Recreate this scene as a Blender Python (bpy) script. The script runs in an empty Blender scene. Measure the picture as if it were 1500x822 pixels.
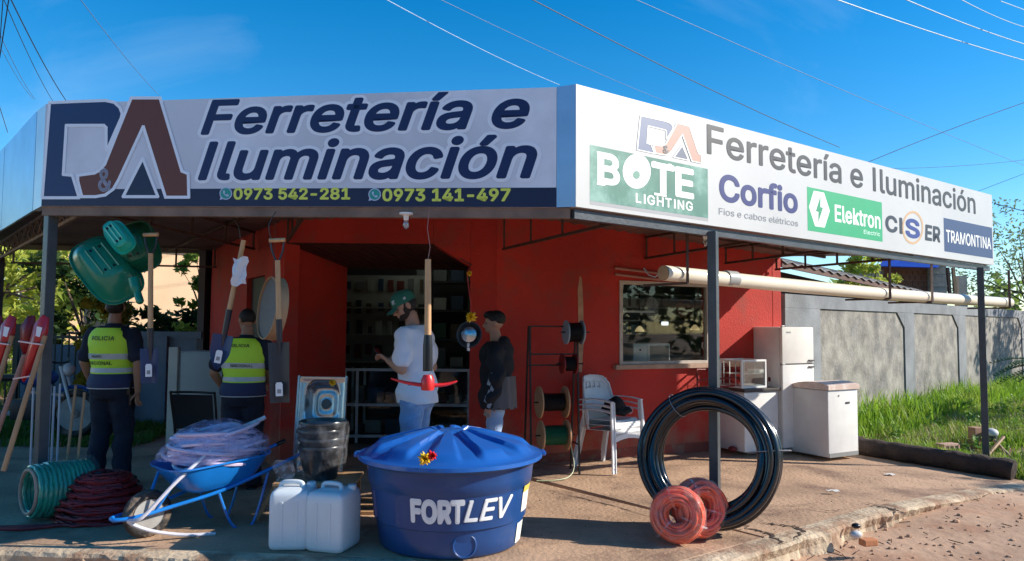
import bpy, bmesh, math, random
from mathutils import Vector, Matrix, Euler
C = bpy.context.scene.collection
SC = bpy.context.scene
rnd = random.Random(7)
R = math.radians
PI = math.pi
# ---------------------------------------------------------------- camera
CAM_H = 1.55
F_PX = 1083.0                      # focal length for a picture 1500 px wide
PITCH, ROLL = 3.38, 0.40
cd = bpy.data.cameras.new('camera'); cam = bpy.data.objects.new('camera', cd); C.objects.link(cam)
cd.sensor_width = 36; cd.lens = F_PX / 1500 * 36; cd.clip_end = 2000; cd.clip_start = 0.05
CR = Matrix.Rotation(R(90 + PITCH), 3, 'X') @ Matrix.Rotation(R(ROLL), 3, 'Z')
cam.matrix_world = Matrix.Translation((0, 0, CAM_H)) @ CR.to_4x4()
SC.camera = cam
# ---------------------------------------------------------------- light
SUN_EL, SUN_AZ = 29.0, (1.0, -0.025)          # azimuth: vector on the ground towards the sun
sx, sy = Vector(SUN_AZ).normalized()
sdir = Vector((sx * math.cos(R(SUN_EL)), sy * math.cos(R(SUN_EL)), math.sin(R(SUN_EL))))
W = bpy.data.worlds.new('World'); SC.world = W; W.use_nodes = True
nt = W.node_tree
sky = nt.nodes.new('ShaderNodeTexSky'); sky.sky_type = 'NISHITA'; sky.sun_disc = False
sky.sun_elevation = R(SUN_EL); sky.sun_rotation = math.atan2(sx, sy)
sky.altitude = 300; sky.air_density = 1.0; sky.dust_density = 0.1; sky.ozone_density = 3.2
bgn = nt.nodes['Background']; bgn.inputs['Strength'].default_value = 0.125
hs = nt.nodes.new('ShaderNodeHueSaturation'); hs.inputs['Saturation'].default_value = 1.42; hs.inputs['Hue'].default_value = .497; hs.inputs['Value'].default_value = 1.08
nt.links.new(sky.outputs[0], hs.inputs['Color']); # thin high cirrus streaks across the whole sky
wtc = nt.nodes.new('ShaderNodeTexCoord'); wmp = nt.nodes.new('ShaderNodeMapping'); wmp.inputs['Rotation'].default_value = (.35, .5, .6); wmp.inputs['Scale'].default_value = (.9, 4.2, 2.4); wmp.inputs['Location'].default_value = (3.1, .4, 2.2)
wnz = nt.nodes.new('ShaderNodeTexNoise'); wnz.inputs['Scale'].default_value = 1.6; wnz.inputs['Detail'].default_value = 9; wnz.inputs['Roughness'].default_value = .55; wnz.inputs['Distortion'].default_value = .5
wrp = nt.nodes.new('ShaderNodeMapRange'); wrp.inputs[1].default_value = .56; wrp.inputs[2].default_value = .85; wrp.inputs[3].default_value = 0; wrp.inputs[4].default_value = .30
wmx = nt.nodes.new('ShaderNodeMix'); wmx.data_type = 'RGBA'; wmx.inputs[7].default_value = (4.2, 5.4, 6.6, 1)
nt.links.new(wtc.outputs['Generated'], wmp.inputs[0]); nt.links.new(wmp.outputs[0], wnz.inputs['Vector']); nt.links.new(wnz.outputs['Fac'], wrp.inputs[0]); nt.links.new(wrp.outputs[0], wmx.inputs[0])
nt.links.new(hs.outputs[0], wmx.inputs[6]); nt.links.new(wmx.outputs[2], bgn.inputs['Color'])
ld = bpy.data.lights.new('sun', 'SUN'); ld.energy = 5.0; ld.angle = R(0.5); ld.color = (1.0, 0.93, 0.82)
sun = bpy.data.objects.new('sun', ld); C.objects.link(sun)
sun.rotation_euler = sdir.to_track_quat('Z', 'Y').to_euler()
SC.view_settings.view_transform = 'Standard'; SC.view_settings.look = 'None'
SC.view_settings.exposure = 0.50; SC.view_settings.gamma = 1.0
try:
    SC.cycles.max_bounces = 8; SC.cycles.transparent_max_bounces = 16
except Exception:
    pass
# ---------------------------------------------------------------- measuring helpers
def ray(px, py):
    return (CR @ Vector((px - 750, 411 - py, -F_PX)).normalized())
def G(px, py, z=0.0):              # point of height z seen at a pixel of the photo
    d = ray(px, py); t = (z - CAM_H) / d.z
    return Vector((0, 0, CAM_H)) + d * t
def D(px, py, y):                  # point at distance y seen at a pixel of the photo
    d = ray(px, py); return Vector((0, 0, CAM_H)) + d * (y / d.y)
def on_wall(px, py, p, q):         # point on the upright plane through p and q
    d = ray(px, py); n = Vector((q[1] - p[1], -(q[0] - p[0]), 0)).normalized()
    o = Vector((0, 0, CAM_H)); t = n.dot(Vector((p[0], p[1], 0)) - o) / n.dot(d)
    return o + d * t
def gz(x, y=0):                    # height of the apron: it falls away gently to the right
    return -0.045 * max(0.0, x - 3.0)
# ---------------------------------------------------------------- materials
MATS = {}
def srgb(h):
    v = [int(h[i:i+2], 16) / 255 for i in (0, 2, 4)]
    return tuple((c / 12.92 if c <= .04045 else ((c + .055) / 1.055) ** 2.4) for c in v)
def mat(name, col, rough=0.6, var=0.12, vs=3.0, bump=0.0, bs=30.0, metal=0.0, col2=None, c2t=0.55,
        c2s=4.0, coat=0.0, trans=0.0, ior=1.45, alpha=1.0, streak=False, emit=None, spec=0.5, wave=None, world=False):
    if name in MATS: return MATS[name]
    m = bpy.data.materials.new(name); m.use_nodes = True; MATS[name] = m
    n = m.node_tree; b = n.nodes['Principled BSDF']; L = n.links
    if isinstance(col, str): col = srgb(col)
    if isinstance(col2, str): col2 = srgb(col2)
    b.inputs['Roughness'].default_value = rough; b.inputs['Metallic'].default_value = metal
    b.inputs['Coat Weight'].default_value = coat; b.inputs['Transmission Weight'].default_value = trans
    b.inputs['IOR'].default_value = ior; b.inputs['Alpha'].default_value = alpha
    b.inputs['Specular IOR Level'].default_value = spec
    tc = n.nodes.new('ShaderNodeTexCoord'); co = tc.outputs['Object']
    if world:
        g = n.nodes.new('ShaderNodeNewGeometry'); co = g.outputs['Position']
    if streak:
        mp = n.nodes.new('ShaderNodeMapping'); mp.inputs['Scale'].default_value = (1, 1, 0.12)
        L.new(co, mp.inputs[0]); co = mp.outputs[0]
    nz = n.nodes.new('ShaderNodeTexNoise'); nz.inputs['Scale'].default_value = vs; nz.inputs['Detail'].default_value = 6
    L.new(co, nz.inputs['Vector'])
    rp = n.nodes.new('ShaderNodeMapRange'); rp.inputs[1].default_value = .3; rp.inputs[2].default_value = .7
    rp.inputs[3].default_value = 1 - var; rp.inputs[4].default_value = 1 + var
    L.new(nz.outputs['Fac'], rp.inputs[0])
    mx = n.nodes.new('ShaderNodeMix'); mx.data_type = 'RGBA'; mx.blend_type = 'MULTIPLY'; mx.inputs[0].default_value = 1
    base = None
    if col2 is not None:
        n2 = n.nodes.new('ShaderNodeTexNoise'); n2.inputs['Scale'].default_value = c2s; n2.inputs['Detail'].default_value = 8
        n2.inputs['Roughness'].default_value = .65; L.new(co, n2.inputs['Vector'])
        r2 = n.nodes.new('ShaderNodeMapRange'); r2.inputs[1].default_value = c2t; r2.inputs[2].default_value = c2t + .14
        L.new(n2.outputs['Fac'], r2.inputs[0])
        m2 = n.nodes.new('ShaderNodeMix'); m2.data_type = 'RGBA'; m2.inputs[6].default_value = (*col, 1); m2.inputs[7].default_value = (*col2, 1)
        L.new(r2.outputs[0], m2.inputs[0]); L.new(m2.outputs[2], mx.inputs[6])
    else:
        mx.inputs[6].default_value = (*col, 1)
    L.new(rp.outputs[0], mx.inputs[7]); L.new(mx.outputs[2], b.inputs['Base Color'])
    if bump:
        n3 = n.nodes.new('ShaderNodeTexNoise'); n3.inputs['Scale'].default_value = bs; n3.inputs['Detail'].default_value = 7
        L.new(co, n3.inputs['Vector'])
        bp = n.nodes.new('ShaderNodeBump'); bp.inputs['Strength'].default_value = bump; bp.inputs['Distance'].default_value = .02
        L.new(n3.outputs['Fac'], bp.inputs['Height']); L.new(bp.outputs[0], b.inputs['Normal'])
    if emit:
        b.inputs['Emission Color'].default_value = (*emit[0], 1); b.inputs['Emission Strength'].default_value = emit[1]
    return m
RED = mat('red_painted_plaster', (.50, .033, .021), .75, .22, .9, .35, 50, col2=(.37, .050, .034), c2t=.52, c2s=2.4, world=True)
def splash(m, z0, z1, col):            # dust and rain splash on the foot of a wall
    n = m.node_tree; L = n.links; b = n.nodes['Principled BSDF']; src = b.inputs['Base Color'].links[0].from_socket
    g = n.nodes.new('ShaderNodeNewGeometry'); sp = n.nodes.new('ShaderNodeSeparateXYZ'); L.new(g.outputs['Position'], sp.inputs[0])
    nz = n.nodes.new('ShaderNodeTexNoise'); nz.inputs['Scale'].default_value = 5; nz.inputs['Detail'].default_value = 8; L.new(g.outputs['Position'], nz.inputs['Vector'])
    ma = n.nodes.new('ShaderNodeMath'); ma.operation = 'MULTIPLY_ADD'; ma.inputs[1].default_value = -1.1; L.new(nz.outputs['Fac'], ma.inputs[0]); L.new(sp.outputs['Z'], ma.inputs[2])
    mr = n.nodes.new('ShaderNodeMapRange'); mr.inputs[1].default_value = z0 - .55; mr.inputs[2].default_value = z1 - .55; mr.inputs[3].default_value = .75; mr.inputs[4].default_value = 0; L.new(ma.outputs[0], mr.inputs[0])
    mx = n.nodes.new('ShaderNodeMix'); mx.data_type = 'RGBA'; mx.inputs[7].default_value = (*col, 1); L.new(mr.outputs[0], mx.inputs[0]); L.new(src, mx.inputs[6]); L.new(mx.outputs[2], b.inputs['Base Color'])
splash(RED, .05, .48, (.34, .15, .09))
REDB = mat('red_painted_plaster_worn_base', (.26, .06, .04), .8, .25, 3, .3, 50, col2=(.22, .12, .08), c2t=.5, c2s=6, world=True)
GREYW = mat('weathered_grey_plaster', (.215, .225, .235), .85, .25, 2.2, .35, 40, col2=(.19, .205, .215), c2t=.5, c2s=2, world=True)
PANELW = mat('rough_cement_render', (.28, .26, .225), .9, .32, 4, .6, 22, col2=(.19, .18, .165), c2t=.46, c2s=2.4, world=True)
CONC = mat('dusty_reddish_concrete', (.43, .275, .175), .85, .26, 1.6, .55, 26, col2=(.25, .15, .10), c2t=.51, c2s=1.7, world=True)
KERB = mat('worn_concrete_kerb', (.50, .39, .27), .9, .25, 2.5, .8, 24, col2=(.31, .19, .12), c2t=.47, c2s=3.5, world=True)
DIRT = mat('red_dirt', (.44, .28, .185), .95, .22, 1.3, .6, 13, col2=(.38, .205, .125), c2t=.5, c2s=1.4, world=True)
STEEL = mat('dark_painted_steel', (.06, .068, .078), .36, .2, 8, .1, 40, col2=(.07, .045, .03), c2t=.66, c2s=9)
RUST = mat('rusty_brown_steel', (.085, .045, .032), .6, .3, 9, .2, 40)
BROWNM = mat('brown_gutter_metal', (.20, .13, .095), .55, .3, 5, .1, 30)
ZINC = mat('brown_corrugated_sheet', (.17, .12, .10), .55, .25, 2, .1, 30)
GALV = mat('blue_white_sheet_metal', (.36, .50, .66), .30, .12, 2.5, .06, 12, metal=.55)
GALVW = mat('pale_sheet_metal', (.62, .68, .72), .33, .1, 2.5, .06, 12, metal=.35)
GLASS = None
def glass_mat(name, tint, op):
    m = bpy.data.materials.new(name); m.use_nodes = True; n = m.node_tree; L = n.links
    b = n.nodes['Principled BSDF']; out = n.nodes['Material Output']
    b.inputs['Base Color'].default_value = (*tint, 1); b.inputs['Roughness'].default_value = .03; b.inputs['Metallic'].default_value = 0
    b.inputs['Specular IOR Level'].default_value = .6
    t = n.nodes.new('ShaderNodeBsdfTransparent'); t.inputs[0].default_value = (.93, .97, .96, 1)
    g = n.nodes.new('ShaderNodeBsdfGlossy'); g.inputs['Roughness'].default_value = .02
    mx = n.nodes.new('ShaderNodeMixShader'); f = n.nodes.new('ShaderNodeFresnel'); f.inputs[0].default_value = 1.5
    ad = n.nodes.new('ShaderNodeMath'); ad.operation = 'ADD'; ad.operation = 'MULTIPLY_ADD'; ad.inputs[1].default_value = .6; ad.inputs[2].default_value = op; ad.use_clamp = True
    L.new(f.outputs[0], ad.inputs[0]); L.new(ad.outputs[0], mx.inputs[0]); L.new(t.outputs[0], mx.inputs[1]); L.new(g.outputs[0], mx.inputs[2])
    L.new(mx.outputs[0], out.inputs['Surface']); return m
def film_mat(name, tint, op, rough=.15):   # clear plastic wrapping: mostly see-through with crinkled shine
    m = bpy.data.materials.new(name); m.use_nodes = True; n = m.node_tree; L = n.links
    b = n.nodes['Principled BSDF']; out = n.nodes['Material Output']
    b.inputs['Base Color'].default_value = (*tint, 1); b.inputs['Roughness'].default_value = rough
    t = n.nodes.new('ShaderNodeBsdfTransparent'); mx = n.nodes.new('ShaderNodeMixShader')
    nz = n.nodes.new('ShaderNodeTexNoise'); nz.inputs['Scale'].default_value = 14; nz.inputs['Detail'].default_value = 5
    r = n.nodes.new('ShaderNodeMapRange'); r.inputs[1].default_value = .4; r.inputs[2].default_value = .7
    r.inputs[3].default_value = op * .4; r.inputs[4].default_value = min(1, op * 1.8)
    bp = n.nodes.new('ShaderNodeBump'); bp.inputs['Strength'].default_value = .8; bp.inputs['Distance'].default_value = .03
    tc = n.nodes.new('ShaderNodeTexCoord'); L.new(tc.outputs['Object'], nz.inputs['Vector'])
    L.new(nz.outputs['Fac'], bp.inputs['Height']); L.new(bp.outputs[0], b.inputs['Normal'])
    L.new(nz.outputs['Fac'], r.inputs[0]); L.new(r.outputs[0], mx.inputs[0]); L.new(t.outputs[0], mx.inputs[1]); L.new(b.outputs[0], mx.inputs[2])
    L.new(mx.outputs[0], out.inputs['Surface']); return m
GLASS = glass_mat('window_glass', (1, 1, 1), .0)
FILM = film_mat('clear_plastic_film', (.85, .85, .9), .30)
def plain(name, h, rough=.5, **k): return mat(name, h, rough, k.pop('var', .06), k.pop('vs', 6), **k)
WHITEP = plain('white_enamel', (.78, .76, .72), .3, var=.05, col2=(.60, .56, .50), c2t=.66, c2s=3)
BLACKP = plain('black_plastic', (.012, .013, .016), .3)
BLACKM = plain('black_metal', (.012, .012, .013), .45)
WOOD = mat('pale_ash_wood', (.56, .33, .16), .5, .18, 30, .1, 80, streak=True)
WOOD2 = mat('tan_wood', (.42, .25, .13), .6, .2, 14, .1, 60, streak=True)
# ---------------------------------------------------------------- mesh builder
class MB:
    def __init__(s): s.v = []; s.f = []
    def add(s, vs, fs):
        k = len(s.v); s.v += [Vector(p) for p in vs]; s.f += [tuple(i + k for i in f) for f in fs]; return s
    def box(s, c, d, rz=0.0, m=None, bev=0.0):
        c = Vector(c); hx, hy, hz = d[0] / 2, d[1] / 2, d[2] / 2
        rot = m if m is not None else Matrix.Rotation(rz, 3, 'Z')
        if bev > 0:
            b = min(bev, hx * .9, hy * .9, hz * .9); vs = []; 
            bm = bmesh.new(); bmesh.ops.create_cube(bm, size=1)
            for v in bm.verts: v.co = Vector((v.co.x * 2 * hx, v.co.y * 2 * hy, v.co.z * 2 * hz))
            bmesh.ops.bevel(bm, geom=list(bm.edges), offset=b, segments=2, profile=.6, affect='EDGES')
            bm.verts.index_update()
            s.add([rot @ v.co + c for v in bm.verts], [[v.index for v in f.verts] for f in bm.faces]); bm.free(); return s
        vs = [rot @ Vector((x * hx, y * hy, z * hz)) + c for x in (-1, 1) for y in (-1, 1) for z in (-1, 1)]
        return s.add(vs, [(0, 1, 3, 2), (4, 6, 7, 5), (0, 4, 5, 1), (2, 3, 7, 6), (0, 2, 6, 4), (1, 5, 7, 3)])
    def bar(s, a, b, w=.03, h=None):             # square bar between two points
        a = Vector(a); b = Vector(b); d = b - a; L = d.length
        if L < 1e-6: return s
        z = d.normalized(); up = Vector((0, 0, 1)) if abs(z.z) < .95 else Vector((0, 1, 0))
        x = up.cross(z).normalized(); y = z.cross(x)
        return s.box((a + b) / 2, (w, h or w, L), m=Matrix((x, y, z)).transposed())
    def tube(s, pts, r, seg=8, closed=False, caps=True):
        pts = [Vector(p) for p in pts]; n = len(pts); rr = r if isinstance(r, (list, tuple)) else [r] * n
        k = len(s.v); prev = None
        for i, p in enumerate(pts):
            if closed: t = pts[(i + 1) % n] - pts[i - 1]
            else: t = pts[min(i + 1, n - 1)] - pts[max(i - 1, 0)]
            t = t.normalized() if t.length > 1e-9 else Vector((0, 0, 1))
            if prev is None:
                u = Vector((0, 0, 1)) if abs(t.z) < .9 else Vector((1, 0, 0)); x = u.cross(t).normalized()
            else:
                x = prev - t * prev.dot(t); x = x.normalized() if x.length > 1e-6 else prev
            prev = x; y = t.cross(x)
            for j in range(seg):
                a = 2 * PI * j / seg; s.v.append(p + x * math.cos(a) * rr[i] + y * math.sin(a) * rr[i])
        for i in range(n if closed else n - 1):
            for j in range(seg):
                a = k + i * seg + j; b = k + i * seg + (j + 1) % seg
                c = k + ((i + 1) % n) * seg + (j + 1) % seg; d = k + ((i + 1) % n) * seg + j
                s.f.append((a, b, c, d))
        if not closed and caps:
            s.f.append(tuple(k + j for j in reversed(range(seg)))); s.f.append(tuple(k + (n - 1) * seg + j for j in range(seg)))
        return s
    def lathe(s, prof, seg=32, c=(0, 0, 0), m=None, close=False):
        c = Vector(c); k = len(s.v); rot = m if m is not None else Matrix.Identity(3)
        for (r, z) in prof:
            for j in range(seg):
                a = 2 * PI * j / seg; s.v.append(rot @ Vector((r * math.cos(a), r * math.sin(a), z)) + c)
        n = len(prof)
        for i in range(n if close else n - 1):
            for j in range(seg):
                i2 = (i + 1) % n
                s.f.append((k + i * seg + j, k + i * seg + (j + 1) % seg, k + i2 * seg + (j + 1) % seg, k + i2 * seg + j))
        if not close:
            if prof[0][0] > 1e-4: s.f.append(tuple(k + j for j in reversed(range(seg))))
            if prof[-1][0] > 1e-4: s.f.append(tuple(k + (n - 1) * seg + j for j in range(seg)))
        return s
    def ball(s, c, r, seg=12, rings=8, m=None):
        r = r if isinstance(r, (tuple, list)) else (r, r, r); rot = m if m is not None else Matrix.Identity(3); c = Vector(c)
        k = len(s.v); s.v.append(rot @ Vector((0, 0, -r[2])) + c)
        for i in range(1, rings):
            t = -PI / 2 + PI * i / rings
            for j in range(seg):
                a = 2 * PI * j / seg
                s.v.append(rot @ Vector((r[0] * math.cos(t) * math.cos(a), r[1] * math.cos(t) * math.sin(a), r[2] * math.sin(t))) + c)
        s.v.append(rot @ Vector((0, 0, r[2])) + c); e = len(s.v) - 1
        for j in range(seg): s.f.append((k, k + 1 + (j + 1) % seg, k + 1 + j)); s.f.append((e, e - seg + j, e - seg + (j + 1) % seg))
        for i in range(rings - 2):
            for j in range(seg):
                a = k + 1 + i * seg
                s.f.append((a + j, a + (j + 1) % seg, a + seg + (j + 1) % seg, a + seg + j))
        return s
    def prism(s, poly, z0, z1):                  # upright prism, poly in xy (counter-clockwise)
        n = len(poly); k = len(s.v)
        z0f = z0 if callable(z0) else (lambda x, y: z0); z1f = z1 if callable(z1) else (lambda x, y: z1)
        for (x, y) in poly: s.v.append(Vector((x, y, z0f(x, y))))
        for (x, y) in poly: s.v.append(Vector((x, y, z1f(x, y))))
        s.f.append(tuple(k + i for i in reversed(range(n)))); s.f.append(tuple(k + n + i for i in range(n)))
        for i in range(n): s.f.append((k + i, k + (i + 1) % n, k + n + (i + 1) % n, k + n + i))
        return s
    def slabquad(s, a, b, c, d, t=.004, nrm=None):    # thin solid from a quad, thickness t along nrm
        a, b, c, d = map(Vector, (a, b, c, d)); n = nrm or (b - a).cross(d - a).normalized(); o = n * t
        vs = [a, b, c, d, a + o, b + o, c + o, d + o]
        return s.add(vs, [(3, 2, 1, 0), (4, 5, 6, 7), (0, 1, 5, 4), (1, 2, 6, 5), (2, 3, 7, 6), (3, 0, 4, 7)])
    def cap(s, p0, p1, r0, r1, seg=12, k=None):       # tapered capsule
        p0 = Vector(p0); p1 = Vector(p1); d = p1 - p0; L = max(d.length, 1e-5); t = d / L
        pts = []; rr = []
        for i in range(4):
            a = PI / 2 * (1 - i / 4); pts.append(p0 - t * r0 * math.sin(a)); rr.append(max(r0 * math.cos(a), 1e-4))
        pts.append(p0); rr.append(r0); pts.append(p1); rr.append(r1)
        for i in range(1, 5):
            a = PI / 2 * i / 4; pts.append(p1 + t * r1 * math.sin(a)); rr.append(max(r1 * math.cos(a), 1e-4))
        return s.tube(pts, rr, seg)
    def loft(s, rings, seg=20):                   # rings (x, y, z, rx, ry)
        k = len(s.v)
        for (x, y, z, rx, ry) in rings:
            for j in range(seg):
                a = 2 * PI * j / seg; s.v.append(Vector((x + rx * math.cos(a), y + ry * math.sin(a), z)))
        n = len(rings)
        for i in range(n - 1):
            for j in range(seg): s.f.append((k + i * seg + j, k + i * seg + (j + 1) % seg, k + (i + 1) * seg + (j + 1) % seg, k + (i + 1) * seg + j))
        s.f.append(tuple(k + j for j in reversed(range(seg)))); s.f.append(tuple(k + (n - 1) * seg + j for j in range(seg)))
        return s
    def xf(s, m):
        m = m if len(m) == 4 else m.to_4x4(); s.v = [m @ v for v in s.v]; return s
WM = {}
def wm(o): return WM.get(o.name, Matrix.Identity(4)) if o is not None else Matrix.Identity(4)
def mk(name, me, m, parent, smooth):
    o = bpy.data.objects.new(name, me); C.objects.link(o)
    if m is not None:
        for q in (m if isinstance(m, (list, tuple)) else [m]): me.materials.append(q)
    if smooth: me.polygons.foreach_set('use_smooth', [True] * len(me.polygons))
    if parent is not None: o.parent = parent
    WM[o.name] = wm(parent); return o
def sharp(o, ang=35):
    me = o.data; bm = bmesh.new(); bm.from_mesh(me)
    for e in bm.edges:
        e.smooth = not (len(e.link_faces) == 2 and e.calc_face_angle(0) > R(ang))
    bm.to_mesh(me); bm.free(); return o
def ob(name, mb, m, parent=None, smooth=False, world=False, label=None, ang=None):
    me = bpy.data.meshes.new(name); vs = mb.v
    if world and parent is not None: inv = wm(parent).inverted(); vs = [inv @ v for v in vs]
    me.from_pydata([tuple(v) for v in vs], [], mb.f); me.update()
    o = mk(name, me, m, parent, smooth)
    if smooth: sharp(o, ang or 40)
    if label: o['label'] = label
    return o
def tag(o, label=None, cat=None, group=None, kind=None):
    if label: o['label'] = label
    if cat: o['category'] = cat
    if group: o['group'] = group
    if kind: o['kind'] = kind
    return o
def thing(name, label, cat, loc=(0, 0, 0), rz=0.0, group=None):
    o = bpy.data.objects.new(name, None); C.objects.link(o); o.location = loc; o.rotation_euler = (0, 0, rz)
    o.empty_display_size = .1
    WM[o.name] = Matrix.Translation(loc) @ Matrix.Rotation(rz, 4, 'Z'); return tag(o, label, cat, group)
def struct(name, mb, m, smooth=False): return tag(ob(name, mb, m, None, smooth), kind='structure')
def dup(o, parent=None, top=True):
    c = o.copy(); C.objects.link(c); WM[c.name] = wm(parent) if parent else Matrix.Identity(4)
    if parent is not None: c.parent = parent; c.matrix_parent_inverse = o.matrix_parent_inverse
    for ch in list(o.children): dup(ch, c)
    return c
def evalmesh(me, mods):
    o = bpy.data.objects.new('tmp', me); C.objects.link(o)
    for (t, kw) in mods:
        md = o.modifiers.new('m', t)
        for k, v in kw.items(): setattr(md, k, v)
    dg = bpy.context.evaluated_depsgraph_get(); r = bpy.data.meshes.new_from_object(o.evaluated_get(dg)); bpy.data.objects.remove(o)
    return r
def blob(name, mb, m, parent, voxel=.01, smooth=3, deform=None, label=None):
    me = bpy.data.meshes.new('tmp'); me.from_pydata([tuple(v) for v in mb.v], [], mb.f)
    r = evalmesh(me, [('REMESH', dict(mode='VOXEL', voxel_size=voxel)), ('SMOOTH', dict(iterations=smooth, factor=.5))])
    if deform:
        for v in r.vertices: v.co = deform(v.co)
    r.materials.clear(); r.name = name; o = mk(name, r, m, parent, True)
    if label: o['label'] = label
    return o
# ---------------------------------------------------------------- writing
try:                               # a plain grotesque that ships with Blender itself; the built-in face stands in if it is missing
    FONT = bpy.data.fonts.load(bpy.utils.system_resource('DATAFILES') + '/fonts/Inter.woff2')
except Exception:
    FONT = None
def bounds(vs): return min(v.x for v in vs), max(v.x for v in vs), min(v.y for v in vs), max(v.y for v in vs)
def glyphs(txt, offset=0.0, shear=0.0, spacing=1.0, res=4):
    """outline of a line of writing; offset makes it bolder by laying shifted copies over each other"""
    c = bpy.data.curves.new('t', 'FONT'); c.body = txt; c.shear = shear; c.space_character = spacing
    c.resolution_u = res; c.fill_mode = 'BOTH'
    if FONT: c.font = FONT
    c.shear = 0
    def grab(body):
        c.body = body; o = bpy.data.objects.new('t', c); C.objects.link(o)
        dg = bpy.context.evaluated_depsgraph_get(); me = bpy.data.meshes.new_from_object(o.evaluated_get(dg))
        a = [v.co.copy() for v in me.vertices]; b = [tuple(p.vertices) for p in me.polygons]
        bpy.data.objects.remove(o); bpy.data.meshes.remove(me); return a, b
    adv = lambda b: bounds(grab(b + 'H')[0])[1] - bounds(grab('H')[0])[1] if b else 0.0
    STEM = .066
    parts_ = txt.split('I'); vs, fs = [], []; cur = 0.0; hc = bounds(grab('E')[0])[3]      # plain capital I: this face draws it with bars, so it is laid as a stem
    for n_, seg in enumerate(parts_):
        if n_: q = len(vs); a0 = cur + .10 * spacing; a1 = a0 + STEM; vs += [Vector((a0, 0, 0)), Vector((a1, 0, 0)), Vector((a1, hc, 0)), Vector((a0, hc, 0))]; fs.append((q, q + 1, q + 2, q + 3)); cur = a1 + .10 * spacing
        if seg.strip():
            a_, b_ = grab(seg); q = len(vs); vs += [v + Vector((cur, 0, 0)) for v in a_]; fs += [tuple(i + q for i in f) for f in b_]
        cur += adv(seg)
    vs = [Vector((v.x + shear * v.y, v.y, 0)) for v in vs]
    if offset > 0:
        n = 8 if offset < .02 else 16; V = []; F = []
        for k in range(n + 1):
            d = Vector((0, 0, 0)) if k == n else Vector((math.cos(2 * PI * k / n) * offset, math.sin(2 * PI * k / n) * offset, 0))
            q = len(V); V += [v + d + Vector((0, 0, (k - n) * .0012)) for v in vs]; F += [tuple(i + q for i in f) for f in fs]
        vs, fs = V, F
    return vs, fs
# ================================================================= GROUND
def vnoise(x, y):
    return (math.sin(x * 1.7 + 1.3 * math.sin(y * 2.1)) + math.sin(y * 2.9 + 1.7 * math.sin(x * 1.3)) + .5 * math.sin(x * 5.1 + y * 4.3)) / 2.5
def smooth(a, b, x):
    t = max(0., min(1., (x - a) / (b - a))); return t * t * (3 - 2 * t)
LOG_A, LOG_B = Vector((4.35, 9.62, 0)), Vector((5.62, 8.2, 0))
def behind_log(x, y):
    d = LOG_B - LOG_A; n = Vector((-d.y, d.x, 0)).normalized()
    if n.x < 0: n = -n
    return (Vector((x, y, 0)) - LOG_A).dot(n)
def dirt_z(x, y):
    z = gz(x) - .15 + .125 * smooth(2.0, 4.6, x) * smooth(12, 9, y - 0) if x < 40 else -.2
    if x >= 40: return z
    z = gz(x) - .15 + .125 * smooth(2.2, 5.0, x)
    if x > 6: z = gz(6) - .025 - .02 * (x - 6) * 0
    b = behind_log(x, y)
    if b > 0 and y > 7.5 and x > 3.4: z = z + (.08 + .16 * smooth(0.2, 3.5, b)) * smooth(0, .3, b) + .05 * vnoise(x * 1.1, y * 1.3) * smooth(.6, 1.6, b)
    if y > 8.6 and x < -2.5: z = max(z, -.02 - .0 * x)
    z += .012 * vnoise(x * 3, y * 3) * (1 if y < 9 else .5)
    return z
def inside(poly, x, y):
    c = False; n = len(poly)
    for i in range(n):
        x1, y1 = poly[i]; x2, y2 = poly[(i + 1) % n]
        if (y1 > y) != (y2 > y) and x < (x2 - x1) * (y - y1) / (y2 - y1) + x1: c = not c
    return c
KO = [(-14, 6.2), (-9, 5.68), (-6, 5.36), (-3.5, 5.09), (-1.35, 4.88), (.4, 4.69), (1.0, 4.63), (1.99, 5.38), (3.51, 6.56), (4.85, 7.5), (5.75, 8.1)]
KI = [(-14, 6.38), (-9, 5.86), (-6, 5.54), (-3.5, 5.27), (-1.35, 5.06), (.4, 4.87), (.93, 4.83), (1.86, 5.53), (3.38, 6.71), (4.74, 7.64), (5.62, 8.2)]
APRON = KI + [(4.35, 9.62), (3.6, 10.2), (1.5, 13.0), (-4.4, 13.0), (-4.4, 9.2), (-14, 9.2)]
def ground():
    xs = []; x = -14.0
    while x < 16: xs.append(x); x += .13 if -6 < x < 9 else .4
    xs = [-600, -200, -80, -40, -24, -18] + xs + [16, 20, 28, 45, 90, 200, 600]
    ys = []; y = 1.0
    while y < 16: ys.append(y); y += .11 if y < 10 else .35
    ys = [-60, -20, -6, -2] + ys + [17, 20, 26, 40, 80, 200, 600, 1200]
    mb = MB(); nx = len(xs)
    for y in ys:
        for x in xs:
            z = dirt_z(x, y) if (abs(x) < 30 and y < 30) else -.15
            if inside(APRON, x, y): z = -.16
            mb.v.append(Vector((x, y, z)))
    for j in range(len(ys) - 1):
        for i in range(nx - 1): mb.f.append((j * nx + i, j * nx + i + 1, (j + 1) * nx + i + 1, (j + 1) * nx + i))
    struct('ground', mb, DIRT, True)
ground()
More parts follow.
